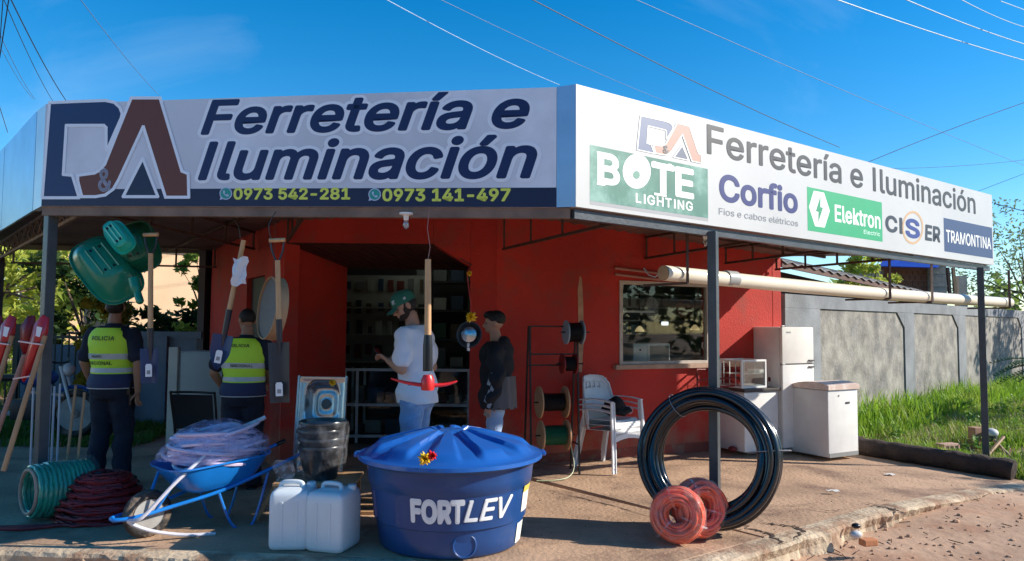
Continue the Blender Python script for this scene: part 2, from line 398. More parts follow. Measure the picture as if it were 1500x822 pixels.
# expansion joint: from the kerb to the corner of the shop; two slabs with an open gap between them
J0, J1 = Vector((1.86, 5.53)), Vector((-.28, 8.02)); jn = Vector((J1 - J0).normalized()); jp = Vector((-jn.y, jn.x)) * .012
slabL = [(-14, 6.38), (-9, 5.86), (-6, 5.54), (-3.5, 5.27), (-1.35, 5.06), (.4, 4.87), (.93, 4.83), tuple(J0 + jp), tuple(J1 + jp), (-.5, 13), (-4.4, 13), (-4.4, 9.2), (-14, 9.2)]
slabR = [tuple(J0 - jp), (3.38, 6.71), (4.74, 7.64), (5.62, 8.2), (5.0, 8.86), (2.9, 8.30), (.45, 8.30), (-.02, 7.9)]
slabB = [(-.01, 7.912), (.44, 8.318), (2.9, 8.318), (4.985, 8.875), (4.35, 9.62), (3.6, 10.2), (1.5, 13.), (-.48, 13.), tuple(J1 - jp)]
def slab(name, poly):
    mb = MB().prism([tuple(p) for p in poly], lambda x, y: gz(x) - .12, lambda x, y: gz(x))
    bm = bmesh.new(); vs = [bm.verts.new(v) for v in mb.v]
    for f in mb.f: bm.faces.new([vs[i] for i in f])
    bmesh.ops.bevel(bm, geom=[e for e in bm.edges if min(e.verts[0].co.z - gz(e.verts[0].co.x), e.verts[1].co.z - gz(e.verts[1].co.x)) > -.01], offset=.006, segments=1, affect='EDGES')
    bm.verts.index_update(); m = MB().add([v.co for v in bm.verts], [[v.index for v in f.verts] for f in bm.faces]); bm.free()
    return struct(name, m, CONC)
slab('pavement_slab', slabL); slab('pavement_slab', slabR); slab('pavement_slab', slabB)
def kerb():
    O = []; I = []
    for i in range(len(KO) - 1):
        n = max(2, int((Vector(KO[i + 1]) - Vector(KO[i])).length / .05))
        for k in range(n):
            O.append(Vector(KO[i]).lerp(Vector(KO[i + 1]), k / n)); I.append(Vector(KI[i]).lerp(Vector(KI[i + 1]), k / n))
    mb = MB(); r = random.Random(3); w = 0; q = 0
    for i, (o, p) in enumerate(zip(O, I)):
        d = (o - p).normalized(); w = .8 * w + r.gauss(0, .006); q = .7 * q + r.gauss(0, .012)
        chip = .012 * max(0, math.sin(i * .37) + math.sin(i * .83 + 1) - .7)
        prof = [(0, -.004), (.10, .002), (.165 + w - chip, -.006 - chip * .6), (.182 + w + q * .4, -.03), (.165 + q, -.09 + q * .4), (.185 + q, -.17)]
        for (u, z) in prof:
            c = p + d * u; mb.v.append(Vector((c.x, c.y, gz(c.x) + z + .002 * r.random())))
    n = 6
    for i in range(len(O) - 1):
        for j in range(n - 1): mb.f.append((i * n + j, i * n + j + 1, (i + 1) * n + j + 1, (i + 1) * n + j))
    struct('kerb', mb, KERB)
kerb()
# ================================================================= SHOP BUILDING
WU = Vector((.905, .4255, 0)).normalized(); WN = Vector((WU.y, -WU.x, 0)); WO = Vector((-.17, 8.12, 0))
def wseg(mb, a, b, z0, z1, t=.15, out=0.0):       # upright wall piece from a to b (xy), thickness t away from the viewer side
    a = Vector((a[0], a[1], 0)); b = Vector((b[0], b[1], 0)); d = (b - a).normalized(); n = Vector((d.y, -d.x, 0))
    p = [a + n * out, b + n * out, b - n * t, a - n * t]
    z0a, z0b = z0 if isinstance(z0, tuple) else (z0, z0); z1a, z1b = z1 if isinstance(z1, tuple) else (z1, z1)
    zz = [z0a, z0b, z0b, z0a]; zt = [z1a, z1b, z1b, z1a]
    vs = [Vector((q.x, q.y, zz[i])) for i, q in enumerate(p)] + [Vector((q.x, q.y, zt[i])) for i, q in enumerate(p)]
    return mb.add(vs, [(3, 2, 1, 0), (4, 5, 6, 7), (0, 1, 5, 4), (1, 2, 6, 5), (2, 3, 7, 6), (3, 0, 4, 7)])
def WP(s): return WO + WU * s
shop = thing('hardware_shop', 'red painted corner hardware shop building behind the sign canopy', 'building', (0, 9, 0))
w0 = on_wall(907, 470, WP(0), WP(1)); w1 = on_wall(1039, 470, WP(0), WP(1))
S0, S1 = (w0 - WO).dot(WU), (w1 - WO).dot(WU); ZW0, ZW1, SEND = 1.08, 2.08, 4.17
mb = MB()
wseg(mb, WP(0).xy, WP(S0).xy, .10, 2.95); wseg(mb, WP(S1).xy, WP(SEND).xy, .10, 2.95)
wseg(mb, WP(S0).xy, WP(S1).xy, .10, ZW0); wseg(mb, WP(S0).xy, WP(S1).xy, ZW1, 2.95)
ob('wall', mb, RED, shop, world=True)
mb = MB(); wseg(mb, WP(0).xy, WP(SEND).xy, -.1, .102, t=.148, out=.006)
ob('plinth', mb, REDB, shop, world=True)
mb = MB(); e0 = WP(SEND); wseg(mb, e0.xy, (2.0, 13.1), -.1, 2.95); ob('wall', mb, RED, shop, world=True)
# pale scraped patch on the wall left of the window
mb = MB(); sc = [(845, 545), (852, 545), (855, 500), (854, 440), (852, 408), (849, 404), (846, 425), (847, 480)]
mb.add([on_wall(x, y, WP(0), WP(1)) + WN * .004 for x, y in sc], [tuple(range(8))])
ob('scraped_patch', mb, mat('scraped_plaster', (.42, .26, .17), .9, .3, 6, world=True), shop, world=True)
# entrance walls: right jamb, upper wall over the recess, side wall of the recess, side street wall
mb = MB(); wseg(mb, (-.46, 8.15), (-.172, 8.12), -.1, 2.95, t=.14); ob('wall', mb, RED, shop, world=True)
mb = MB(); wseg(mb, (-.86, 8.05), (-.462, 8.148), (2.42, 2.19), 2.95, t=.14); wseg(mb, (-2.44, 7.9), (-.862, 8.049), (2.41, 2.42), 2.95, t=.14)
ob('wall', mb, RED, shop, world=True)
mb = MB(); wseg(mb, (-2.438, 7.93), (-2.01, 9.0), -.1, (2.40, 2.23), t=.14); ob('wall', mb, RED, shop, world=True)
LW0, LW1 = (-2.442, 7.905), (-4.6, 11.3)
mb = MB()
def LP(s): return (LW0[0] + (LW1[0] - LW0[0]) * s, LW0[1] + (LW1[1] - LW0[1]) * s)
wseg(mb, LP(.20), LP(0), -.1, 2.95, t=.16); wseg(mb, LP(.42), LP(.20), 2.1, 2.95, t=.16); wseg(mb, LP(1), LP(.42), -.1, 2.95, t=.16)
ob('wall', mb, RED, shop, world=True)
mb = MB(); wseg(mb, LP(.42), LP(.20), 0, 2.1, t=.08, out=-.06); dr = ob('door', mb, mat('dark_brown_door', (.03, .018, .014), .5), shop, world=True)
# recess soffit of narrow boards
A, B, Cc, Dd = Vector((-2.44, 7.9, 2.40)), Vector((-.86, 8.05, 2.42)), Vector((-.44, 8.15, 2.185)), Vector((-2.01, 9.0, 2.22))
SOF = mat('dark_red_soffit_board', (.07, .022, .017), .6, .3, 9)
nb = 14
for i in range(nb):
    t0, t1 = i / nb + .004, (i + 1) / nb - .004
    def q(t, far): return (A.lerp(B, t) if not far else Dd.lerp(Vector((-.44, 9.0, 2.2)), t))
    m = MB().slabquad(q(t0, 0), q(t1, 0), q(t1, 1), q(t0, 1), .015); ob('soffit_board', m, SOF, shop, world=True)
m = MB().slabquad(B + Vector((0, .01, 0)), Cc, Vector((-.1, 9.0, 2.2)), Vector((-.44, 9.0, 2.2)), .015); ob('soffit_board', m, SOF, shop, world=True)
# flat roof slab, rooms, floor
ROOFP = [(-2.5, 7.98), (-.2, 8.25), (3.5, 10.0), (2.0, 13.2), (-4.7, 13.2), (-4.7, 11.35)]
ob('roof', MB().prism(ROOFP, 2.96, 3.12), mat('grey_roof_slab', (.3, .29, .28), .9, world=True), shop, world=True)
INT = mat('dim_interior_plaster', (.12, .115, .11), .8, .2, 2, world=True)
mb = MB(); wseg(mb, (-4.7, 12.9), (2.2, 12.9), 0, 2.95, t=.1); wseg(mb, (-4.7, 11.3), (-4.7, 13), 0, 2.95, t=.1)
wseg(mb, (-2.05, 8.98), (-2.6, 11.2), 2.2, 2.95, t=.05); ob('inner_wall', mb, INT, shop, world=True)
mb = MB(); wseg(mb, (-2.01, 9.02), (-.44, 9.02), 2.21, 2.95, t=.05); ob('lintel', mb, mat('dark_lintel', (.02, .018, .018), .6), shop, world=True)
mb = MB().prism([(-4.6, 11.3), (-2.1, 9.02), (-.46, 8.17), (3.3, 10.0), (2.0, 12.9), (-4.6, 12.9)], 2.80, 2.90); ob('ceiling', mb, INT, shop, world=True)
# divider between shop room and window display
mb = MB(); wseg(mb, (.35, 8.6), (-.3, 12.8), 0, 2.8, t=.05); ob('inner_wall', mb, INT, shop, world=True)
# window frame
wf = thing('x', None, None)
bpy.data.objects.remove(wf)
FR = mat('weathered_pink_frame', (.42, .20, .15), .7, .2, 9)
mb = MB()
def wb(mb, s0, s1, z0, z1, out=.012, t=.05):
    return wseg(mb, WP(s0).xy, WP(s1).xy, z0, z1, t=t, out=out)
wb(mb, S0, S0 + .045, ZW0, ZW1); wb(mb, S1 - .045, S1, ZW0, ZW1); wb(mb, S0 + .046, S1 - .046, ZW1 - .045, ZW1); wb(mb, S0 + .046, S1 - .046, ZW0, ZW0 + .035)
win = ob('window', mb, mat('pale_window_frame', (.50, .44, .38), .6, .15, 9), shop, world=True)
m = MB(); wb(m, S0 - .08, S1 + .06, ZW0 - .055, ZW0 - .002, out=.06, t=.0); ob('window_sill', m, mat('dusty_sill', (.45, .30, .22), .85, .2, 8), win, world=True)
m = MB(); wb(m, S0 + .046, S1 - .046, ZW0 + .036, ZW1 - .046, out=-.02, t=.026); ob('pane', m, GLASS, win, world=True)
zb = 1.55 + (476 - 456) / 1083 * 8.8
m = MB(); wb(m, S0 + .046, S0 + .55, zb - .012, zb + .012, out=-.05, t=.08); ob('mullion', m, mat('white_mullion', (.6, .6, .58), .5), win, world=True)
# two pale conduits above the window
for yy in (393, 402):
    a = on_wall(899, yy, WP(0), WP(1)) + WN * .03; b = on_wall(965, yy + 8, WP(0), WP(1)) + WN * .03
    ob('conduit', MB().tube([a, b], .016, 8), mat('dusty_pink_conduit', (.42, .2, .16), .6), shop, True, world=True)
# ================================================================= CANOPY
SLp, SLq = Vector((-3.82, 5.95, 0)), Vector((.30, 5.03, 0))      # left sign
SRp, SRq = Vector((.43, 4.98, 0)), Vector((5.885, 9.0, 0))       # right sign
RTq = Vector((-7.4, 9.9, 0))                                     # left return
def zr(x): return 2.66 + (x + 2.2) * .0625 if -2.2 < x < -.2 else (2.66 if x <= -2.2 else 2.785 - .076 * (x + .2))
canopy = thing('canopy', 'brown corrugated metal canopy on steel posts around the red shop', 'canopy', (0, 6.5, 0))
def sheets(a0, a1, b0, b1, n, sag=0):
    for k in range(n):
        u0, u1 = k / n, (k + 1) / n + .012
        mb = MB(); nu = 16; nv = 3
        for i in range(nu + 1):
            u = u0 + (u1 - u0) * i / nu; p = a0.lerp(a1, u); q = b0.lerp(b1, min(u, 1))
            for j in range(nv):
                c = p.lerp(q, j / (nv - 1)); z = zr(c.x) + .012 * math.cos(i / nu * 8 * PI) + (.004 if k % 2 else 0)
                mb.v.append(Vector((c.x, c.y, z)))
        for i in range(nu):
            for j in range(nv - 1): mb.f.append((i * nv + j, (i + 1) * nv + j, (i + 1) * nv + j + 1, i * nv + j + 1))
        mb2 = MB().add(mb.v, mb.f); mb2.add([v + Vector((0, 0, .002)) for v in mb.v], [tuple(reversed(f)) for f in mb.f])
        ob('roof_sheet', mb2, ZINC, canopy, True, world=True, ang=80)
inn = Vector((0, .07, 0))
wl = WN * -.06
SRm = SRp.lerp(SRq, .86)
sheets(SRp + Vector((-.03, .06, 0)), SRm + Vector((-.05, .05, 0)), WP(0) + wl, WP(SEND) + wl, 7)
sheets(SLp + inn, SRp + Vector((-.04, .06, 0)), Vector((-2.43, 7.98, 0)), Vector((-.18, 8.2, 0)), 5)
sheets(RTq + Vector((.05, .05, 0)), SLp + inn, Vector((-4.6, 11.5, 0)), Vector((-2.40, 7.95, 0)), 5)
sheets(RTq + Vector((0.0, .8, 0)) + Vector((-.3, .9, 0)), RTq + Vector((.05, .05, 0)), Vector((-4.6, 12.0, 0)), Vector((-4.6, 11.5, 0)), 1)
def truss(p, q, zl=2.37, nv=4, w=.026):
    p = Vector((p[0], p[1], 0)); q = Vector((q[0], q[1], 0)); mb = MB()
    up = lambda c, z: Vector((c.x, c.y, z))
    mb.bar(up(p, zl), up(q, zl), w); mb.bar(up(p, zr(p.x) - .03), up(q, zr(q.x) - .03), w)
    for i in range(nv + 1):
        c = p.lerp(q, i / nv * .98 + .01); mb.bar(up(c, zl + w / 2), up(c, zr(c.x) - .03 - w / 2), w * .8)
    ob('truss', mb, RUST, canopy, world=True)
truss((-.10, 8.05), (1.02, 5.48)); truss((1.62, 8.95), (2.47, 6.55), 2.36); truss((3.5, 9.8), (4.32, 7.93), 2.30)
truss((-2.4, 7.86), (-1.5, 5.45), 2.42); truss((-3.1, 8.85), (-3.35, 5.95), 2.43); truss((-4.35, 10.85), (-7.0, 10.3), 2.36, 5)
truss((2.7, 9.35), (3.4, 7.25), 2.34)
for (a, b, n) in ((SRp, SRm, (WP(0), WP(SEND))),):
    for t in (.12, .42, .72):
        p = a.lerp(n[0], t); q = b.lerp(n[1], t); ob('purlin', MB().bar((p.x, p.y, zr(p.x) - .025), (q.x, q.y, zr(q.x) - .025), .03), RUST, canopy, world=True)
for t in (.15, .5, .8):
    p = SLp.lerp(Vector((-2.44, 7.9, 0)), t); q = SRp.lerp(Vector((-.17, 8.1, 0)), t)
    ob('purlin', MB().bar((p.x, p.y, zr(p.x) - .025), (q.x, q.y, zr(q.x) - .025), .03), RUST, canopy, world=True)
    p = RTq.lerp(Vector((-4.6, 11.4, 0)), t); q = SLp.lerp(Vector((-2.44, 7.9, 0)), t)
    ob('purlin', MB().bar((p.x, p.y, zr(p.x) - .025), (q.x, q.y, zr(q.x) - .025), .03), RUST, canopy, world=True)
# edge beams: brown channel under the front sign, dark beam under the side sign, lit lattice under the left return
d = (SLq - SLp).normalized(); nL = Vector((d.y, -d.x, 0)); nR = Vector(((SRq - SRp).normalized().y, -(SRq - SRp).normalized().x, 0))
ob('edge_beam', MB().bar(SLp + Vector((0, .05, 2.442)), SRp + Vector((-.03, .07, 2.312)), .06, .07), BROWNM, canopy, world=True)
ob('edge_beam', MB().bar(SRp + Vector((-.02, .06, 2.305)), SRq + Vector((-.04, .06, 2.27)), .05, .06), STEEL, canopy, world=True)
p0, p1 = SLp + Vector((.30, .08, 2.44)), Vector((-6.9, 9.9, 2.38))
mb = MB(); mb.bar(p0, p1, .03); mb.bar(p0 + Vector((0, 0, .2)), p1 + Vector((0, 0, .2)), .03)
for i in range(14):
    a = p0.lerp(p1, i / 14); b = p0.lerp(p1, (i + 1) / 14); mb.bar(a, b + Vector((0, 0, .2)), .014); mb.bar(a + Vector((0, 0, .2)), b, .014)
ob('lattice_beam', mb, mat('dusty_tan_steel', (.20, .13, .085), .7, .3, 8), canopy, world=True)
def post(x, y, z0, z1, w):
    m = MB().box((x, y, (z0 + z1) / 2), (w, w, z1 - z0), rz=R(-33), bev=.006); return ob('post', m, STEEL, canopy, False, world=True)
post(1.60, 5.87, -.02, 2.30, .072); post(5.55, 8.74, -.2, 2.26, .072); post(-3.78, 6.02, -.02, 2.42, .078)
post(-6.9, 9.95, -.02, 2.4, .07)
# lamp sockets hanging under the signs
def bulb(px, py, y, grp='bare lamp sockets under the signs'):
    p = D(px, py, y); t = thing('lamp_socket', 'white lamp socket with bulb under the front sign' if px < 700 else 'white lamp socket with bulb beside the middle canopy post', 'lamp', p, group=grp)
    ob('socket', MB().lathe([(.05, 0), (.05, -.012), (.02, -.02), (.018, -.05), (.014, -.055)], 16), WHITEP, t, True)
    ob('bulb', MB().ball((0, 0, -.085), (.023, .023, .034)), glass_mat('bulb_glass', (1, 1, 1), .25), t, True)
bulb(595, 312, 5.27); bulb(1033, 341, 6.25)
# ================================================================= SIGNS
_v, _f = glyphs('E'); CAPH = bounds(_v)[3]
class Sign:
    def __init__(s, p, q, zb, zt, th=.10):
        s.p, s.q = p, q; s.d = (q - p); s.L = s.d.length; s.u = s.d / s.L; s.n = Vector((s.u.y, -s.u.x, 0)); s.zb, s.zt = zb, zt
    def P(s, a, t, o=0.0):
        k = a / s.L; z0 = s.zb[0] + (s.zb[1] - s.zb[0]) * k; z1 = s.zt[0] + (s.zt[1] - s.zt[0]) * k
        c = s.p + s.u * a + s.n * (o * .4 if o > 0 else o); return Vector((c.x, c.y, z0 + (z1 - z0) * t))
    def uv(s, px, py):
        w = on_wall(px, py, s.p, s.q); a = (w - s.p).dot(s.u); k = a / s.L
        z0 = s.zb[0] + (s.zb[1] - s.zb[0]) * k; z1 = s.zt[0] + (s.zt[1] - s.zt[0]) * k; return a, (w.z - z0) / (z1 - z0)
    def body(s, parent, m, back=.09):
        a, b = 0, s.L; vs = [s.P(x, t, o) for o in (0, -back) for (x, t) in ((a, 0), (b, 0), (b, 1), (a, 1))]
        mb = MB().add(vs, [(0, 1, 2, 3), (7, 6, 5, 4), (0, 4, 5, 1), (1, 5, 6, 2), (2, 6, 7, 3), (3, 7, 4, 0)])
        return ob('sign_box', mb, m, parent, world=True)
    def poly(s, pts, o, m, parent, name='print', T=None):
        T = T or (lambda x, y: s.uv(x, y)); mb = MB()
        for pl in (pts if isinstance(pts[0][0], (tuple, list)) else [pts]):
            mb.add([s.P(*T(x, y), o) for x, y in pl], [tuple(range(len(pl)))])
        return ob(name, mb, m, parent, world=True)
    def text(s, txt, xl, yb, yt, xr, o, m, parent, offset=.02, shear=0.0, spacing=1.0, halo=None, name='lettering'):
        vs, fs = glyphs(txt, offset, shear, spacing); x0, x1, _, _ = bounds(vs); c0, t0 = s.uv(xl, yb); _, t1 = s.uv(xl, yt); c1, _ = s.uv(xr, yb)
        k = (c1 - c0) / (x1 - x0); h = (t1 - t0) / (CAPH + 2 * offset); t0 += offset * h
        f = lambda v, o: s.P(c0 + (v.x - x0) * k, min(.99, t0 + v.y * h), o + v.z * .12)
        if halo:
            hv, hf = glyphs(txt, halo[0], shear, spacing); ob('lettering_outline', MB().add([f(v, o - .0035) for v in hv], hf), halo[1], parent, world=True)
        return ob(name, MB().add([f(v, o) for v in vs], fs), m, parent, world=True)
def ink(name, h, r=.45, **k): return mat(name, h, r, .03, 8, **k)
def banner(name, c, edge):          # printed banner: pale centre fading to silver at the ends
    m = mat(name, c, .34, .05, 1.5, .04, 3); return m
SILVER = mat('silver_banner', (.68, .70, .78), .42, .10, .9, .05, 2.5, col2=(.80, .83, .92), c2t=.5, c2s=.45, world=True)
WHITEB = mat('white_banner', (.56, .56, .545), .36, .05, 1.2, .10, 2.2, world=True)
NAVY = ink('navy_print', '18285a'); NAVYB = ink('navy_band_print', '1d2547'); BROWNI = ink('brown_print', '6e3a2f'); PALE = ink('pale_outline_print', 'c3cbe6')
LIME = ink('lime_print', 'e6ec62'); TEAL = ink('teal_print', '2f9c93')
SL = Sign(SLp, SLq, (2.48, 2.352), (3.32, 3.19)); SR = Sign(SRp, SRq, (2.35, 2.31), (3.197, 3.175))
sl = thing('front_sign', 'silver shop sign with large D&A logo and phone numbers above the entrance', 'shop sign', (-1.8, 5.5, 2.4))
SL.body(sl, SILVER)
SL.poly([(47, 274.5), (812, 273), (812, 301.5), (47, 300)], .002, NAVYB, sl, 'phone_band', T=lambda x, y: (0 if x < 100 else SL.L, .0 if y > 290 else .163))
LOGO = dict(
    D=[(182, 375), (300, 370), (385, 367), (418, 374), (438, 392), (447, 415), (443, 432), (418, 488), (392, 548), (388, 545), (388, 466), (380, 458), (243, 458), (232, 637), (265, 640), (290, 722), (155, 722)],
    A=[(480, 358), (585, 358), (665, 625), (688, 634), (690, 720), (605, 720), (524, 462), (435, 655), (415, 690), (385, 712), (350, 718), (300, 718), (285, 660), (285, 640), (345, 632), (368, 620), (384, 598), (478, 362)],
    T=[(522, 577), (577, 718), (450, 718)])
LH = mat('light_logo_outline', (.86, .90, .99), .45, .03)
def logo(S, parent, T, cols, o=.004, w=11, outline=None):
    def ring(pl):
        out = []
        n = len(pl)
        for i in range(n):
            a = Vector(pl[i]); b = Vector(pl[(i + 1) % n]); d = (b - a)
            if d.length < 1: continue
            d.normalize(); nn = Vector((-d.y, d.x)) * w / 2
            out.append([tuple(a + nn - d * w * .3), tuple(b + nn + d * w * .3), tuple(b - nn + d * w * .3), tuple(a - nn - d * w * .3)])
        return out
    for k in 'DTA':
        S.poly(LOGO[k], o + .001 * 'DTA'.index(k), cols[k], parent, 'logo_letter', T)
        mb = MB()
        for j, q in enumerate(ring(LOGO[k])): mb.add([S.P(*T(x, y), o + .004 + .0002 * (j % 4) + .001 * 'DTA'.index(k)) for x, y in q], [(0, 1, 2, 3)])
        ob('logo_outline', mb, outline, parent, world=True)
    vs, fs = glyphs('&', .015); x0, x1, y0, y1 = bounds(vs)
    ob('logo_letter', MB().add([S.P(*T(360 + (v.x - x0) / (x1 - x0) * 50, 700 - (v.y - y0) / (y1 - y0) * 85), o + .009) for v in vs], fs), cols['&'], parent, world=True)
def TL(x, y): return SL.uv(x / 2.4905, y / 2.4905)
logo(SL, sl, TL, dict(D=ink('logo_navy', '1f3566'), A=BROWNI, T=ink('logo_dark_navy', '1c2a4a'), **{'&': ink('logo_ampersand', 'd0d4e8')}), outline=LH)
hl = (.066, LH)
SL.text('Ferretería e', 294, 198, 147, 776, .008, NAVY, sl, .022, .26, 1.0, halo=hl)
SL.text('Iluminación', 290, 264.5, 208, 787, .011, NAVY, sl, .022, .26, 1.0, halo=hl)
SL.text('0973 542-281', 342, 292.5, 275.5, 513, .006, LIME, sl, .03)
SL.text('0973 141-497', 560, 295, 276.5, 748, .006, LIME, sl, .03)
def disc(S, cx, cy, rx, ry, o, m, parent, name='badge', n=28, ring=None):
    pts = [(cx + rx * math.cos(2 * PI * i / n), cy + ry * math.sin(2 * PI * i / n)) for i in range(n)]
    if ring:
        q = [(cx + ring * rx * math.cos(2 * PI * i / n), cy + ring * ry * math.sin(2 * PI * i / n)) for i in range(n)]
        return S.poly([[pts[i], pts[(i + 1) % n], q[(i + 1) % n], q[i]] for i in range(n)], o, m, parent, name)
    return S.poly(pts, o, m, parent, name)
for cx in (331, 549):
    cy = 283.5 + (cx > 400) * 1.5
    disc(SL, cx, cy, 9.2, 9.2, .005, PALE, sl); disc(SL, cx, cy, 7.8, 7.8, .0065, TEAL, sl)
    SL.poly([(cx - 9, cy + 9.5), (cx - 3.5, cy + 8), (cx - 7.5, cy + 4)], .0045, PALE, sl, 'badge')
    SL.poly([[(cx - 4, cy - 4), (cx - 1.6, cy - 4.2), (cx - .8, cy - 1.4), (cx - 2.2, cy - .4), (cx + .6, cy + 2.4), (cx + 1.8, cy + 1), (cx + 4.4, cy + 2), (cx + 4, cy + 4.2), (cx + .8, cy + 4.4), (cx - 3.6, cy)]], .008, PALE, sl, 'badge')
# right sign
sr = thing('side_sign', 'white sunlit shop sign with supplier logos along the side street', 'shop sign', (3.1, 7, 2.3))
SR.body(sr, WHITEB)
GREYI = ink('dark_grey_print', '24262b')  # text ink of the side sign, one even dark grey
def TR(x, y):
    a0, t0 = SR.uv(933, 219.5); a1, _ = SR.uv(1027, 236); _, t1 = SR.uv(933, 166)
    return a0 + (x - 155) / 535 * (a1 - a0), t0 + (722 - y) / 364 * (t1 - t0)
logo(SR, sr, TR, dict(D=ink('glare_washed_navy', '717a94'), A=ink('glare_washed_brown', 'bd9585'), T=ink('glare_washed_dark', '646b7d'), **{'&': WHITEB}), outline=ink('white_outline_print', 'f2f2ee'), w=10)  # logo inks paled: sun glare is put into their colours
SR.text('Ferretería e Iluminación', 1035.5, 225, 181.5, 1426.5, .006, GREYI, sr, .012)
def rect(S, xl, yt, yb, xr, o, m, parent, name='logo_panel'):
    a0, t1 = S.uv(xl, yt); _, t0 = S.uv(xl, yb); a1, _ = S.uv(xr, yb)
    return S.poly([(0, 0), (1, 0), (1, 1), (0, 1)], o, m, parent, name, T=lambda x, y: (a0 + (a1 - a0) * x, t0 + (t1 - t0) * y))
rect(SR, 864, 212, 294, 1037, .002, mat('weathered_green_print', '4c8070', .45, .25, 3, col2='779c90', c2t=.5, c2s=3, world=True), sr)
rect(SR, 864, 294.2, 299.5, 1037, .002, ink('grey_print_strip', 'a2a3a4'), sr)
WI = ink('white_print', 'f4f5f0')
SR.text('B', 875, 268.5, 221.5, 908, .005, WI, sr, .028); SR.text('TE', 954, 282, 236, 1016.5, .005, WI, sr, .028, spacing=.95)
for (xa, xb, yy) in ((874, 886, 268.6), (874, 886, 223), (958, 976, 283.8), (956, 961, 237.3), (978.5, 983.5, 241.3)):
    rect(SR, xa, yy - 1.6, yy + 2.0, xb, .0055, WI, sr, 'letter_serif')
for (ex, q) in ((914, 0),):
    disc(SR, 932.5, 251, 20.5, 25.5, .004, WI, sr)
    for k in range(5): rect(SR, 916 + k * .6, 240.5 + k * 4.2, 241.9 + k * 4.2, 949 - k * .6, .005, ink('logo_stripe', 'b7c9c2'), sr, 'logo_stripe')
    disc(SR, 932, 256.5, 5, 6, .006, ink('logo_pale_green', '6d9a89'), sr)
SR.text('LIGHTING', 931, 296.8, 282.5, 1014.5, .005, WI, sr, .02, spacing=1.1)
SR.text('Corfio', 1053.5, 294, 253.5, 1168.5, .005, ink('corfio_blue', '15236a'), sr, .026)
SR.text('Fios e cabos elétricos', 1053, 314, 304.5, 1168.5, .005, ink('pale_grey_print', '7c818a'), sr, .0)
rect(SR, 1182, 273.5, 337.5, 1292.5, .002, ink('bright_green_print', '22a36d'), sr)
hx, hy = 1199.8, 306.5
SR.poly([(hx - 8, hy - 27), (hx + 7, hy - 24), (hx + 15.5, hy + 2.5), (hx + 8, hy + 27), (hx - 6, hy + 25), (hx - 15, hy - 3.5)], .004, WI, sr, 'badge')
SR.poly([(hx + 2, hy - 20), (hx + 1.6, hy - 3), (hx + 5.5, hy - 2), (hx - 1.5, hy + 20), (hx - 1.2, hy + 4), (hx - 5, hy + 3)], .006, ink('bolt_green', '2c9468'), sr, 'badge')
SR.text('Elektron', 1222.8, 324.5, 299.5, 1289.5, .005, WI, sr, .018)
SR.text('Electric', 1265, 342.5, 336.5, 1289, .005, ink('pale_green_print', 'c9efdc'), sr, .01)
SLATE = ink('slate_blue_print', '1c293a')
SR.text('CI', 1297, 339, 314.5, 1322, .005, SLATE, sr, .03); SR.text('ER', 1355, 352, 328.5, 1377.5, .005, SLATE, sr, .03, .08)
SR.text('S', 1326.5, 347, 319, 1347.5, .007, ink('blue_letter_print', '1c3784'), sr, .028)
disc(SR, 1337, 333.5, 15.5, 24.5, .004, ink('tan_ring_print', 'c9a57c'), sr, ring=.86)
rect(SR, 1382, 319, 368, 1454, .002, ink('slate_panel_print', '23406d'), sr)
SR.text('TRAMONTINA', 1386, 354.5, 336.5, 1451.5, .005, WI, sr, .01)
# metal corner pieces and the left return of the fascia
SC1 = Sign(Vector((.302, 5.028, 0)), Vector((.428, 4.982, 0)), (2.352, 2.35), (3.192, 3.197))
c = thing('corner_flashing', 'narrow blue sheet metal strip between the two signs', 'metal fascia', (.36, 5, 2.35)); SC1.body(c, GALV, .05)
SC2 = Sign(Vector((-7.4, 9.9, 0)), Vector((-4.02, 6.15, 0)), (2.44, 2.47), (3.30, 3.32))
ret = thing('return_fascia', 'blue white sheet metal fascia at the far left beside the front sign', 'metal fascia', (-5.5, 8, 2.4))
n = 6
for i in range(n):
    a0, a1 = SC2.L * i / n + .002, SC2.L * (i + 1) / n - .002
    vs = [SC2.P(x, t, o) for o in (.004 * (i % 2), -.02) for (x, t) in ((a0, 0), (a1, 0), (a1, 1), (a0, 1))]
    ob('metal_sheet', MB().add(vs, [(0, 1, 2, 3), (7, 6, 5, 4), (0, 4, 5, 1), (1, 5, 6, 2), (2, 6, 7, 3), (3, 7, 4, 0)]), GALV, ret, world=True)
SC3 = Sign(Vector((-4.015, 6.145, 0)), Vector((-3.822, 5.952, 0)), (2.47, 2.48), (3.32, 3.32))
SC3.body(ret, GALVW, .05).name = 'corner_sheet'
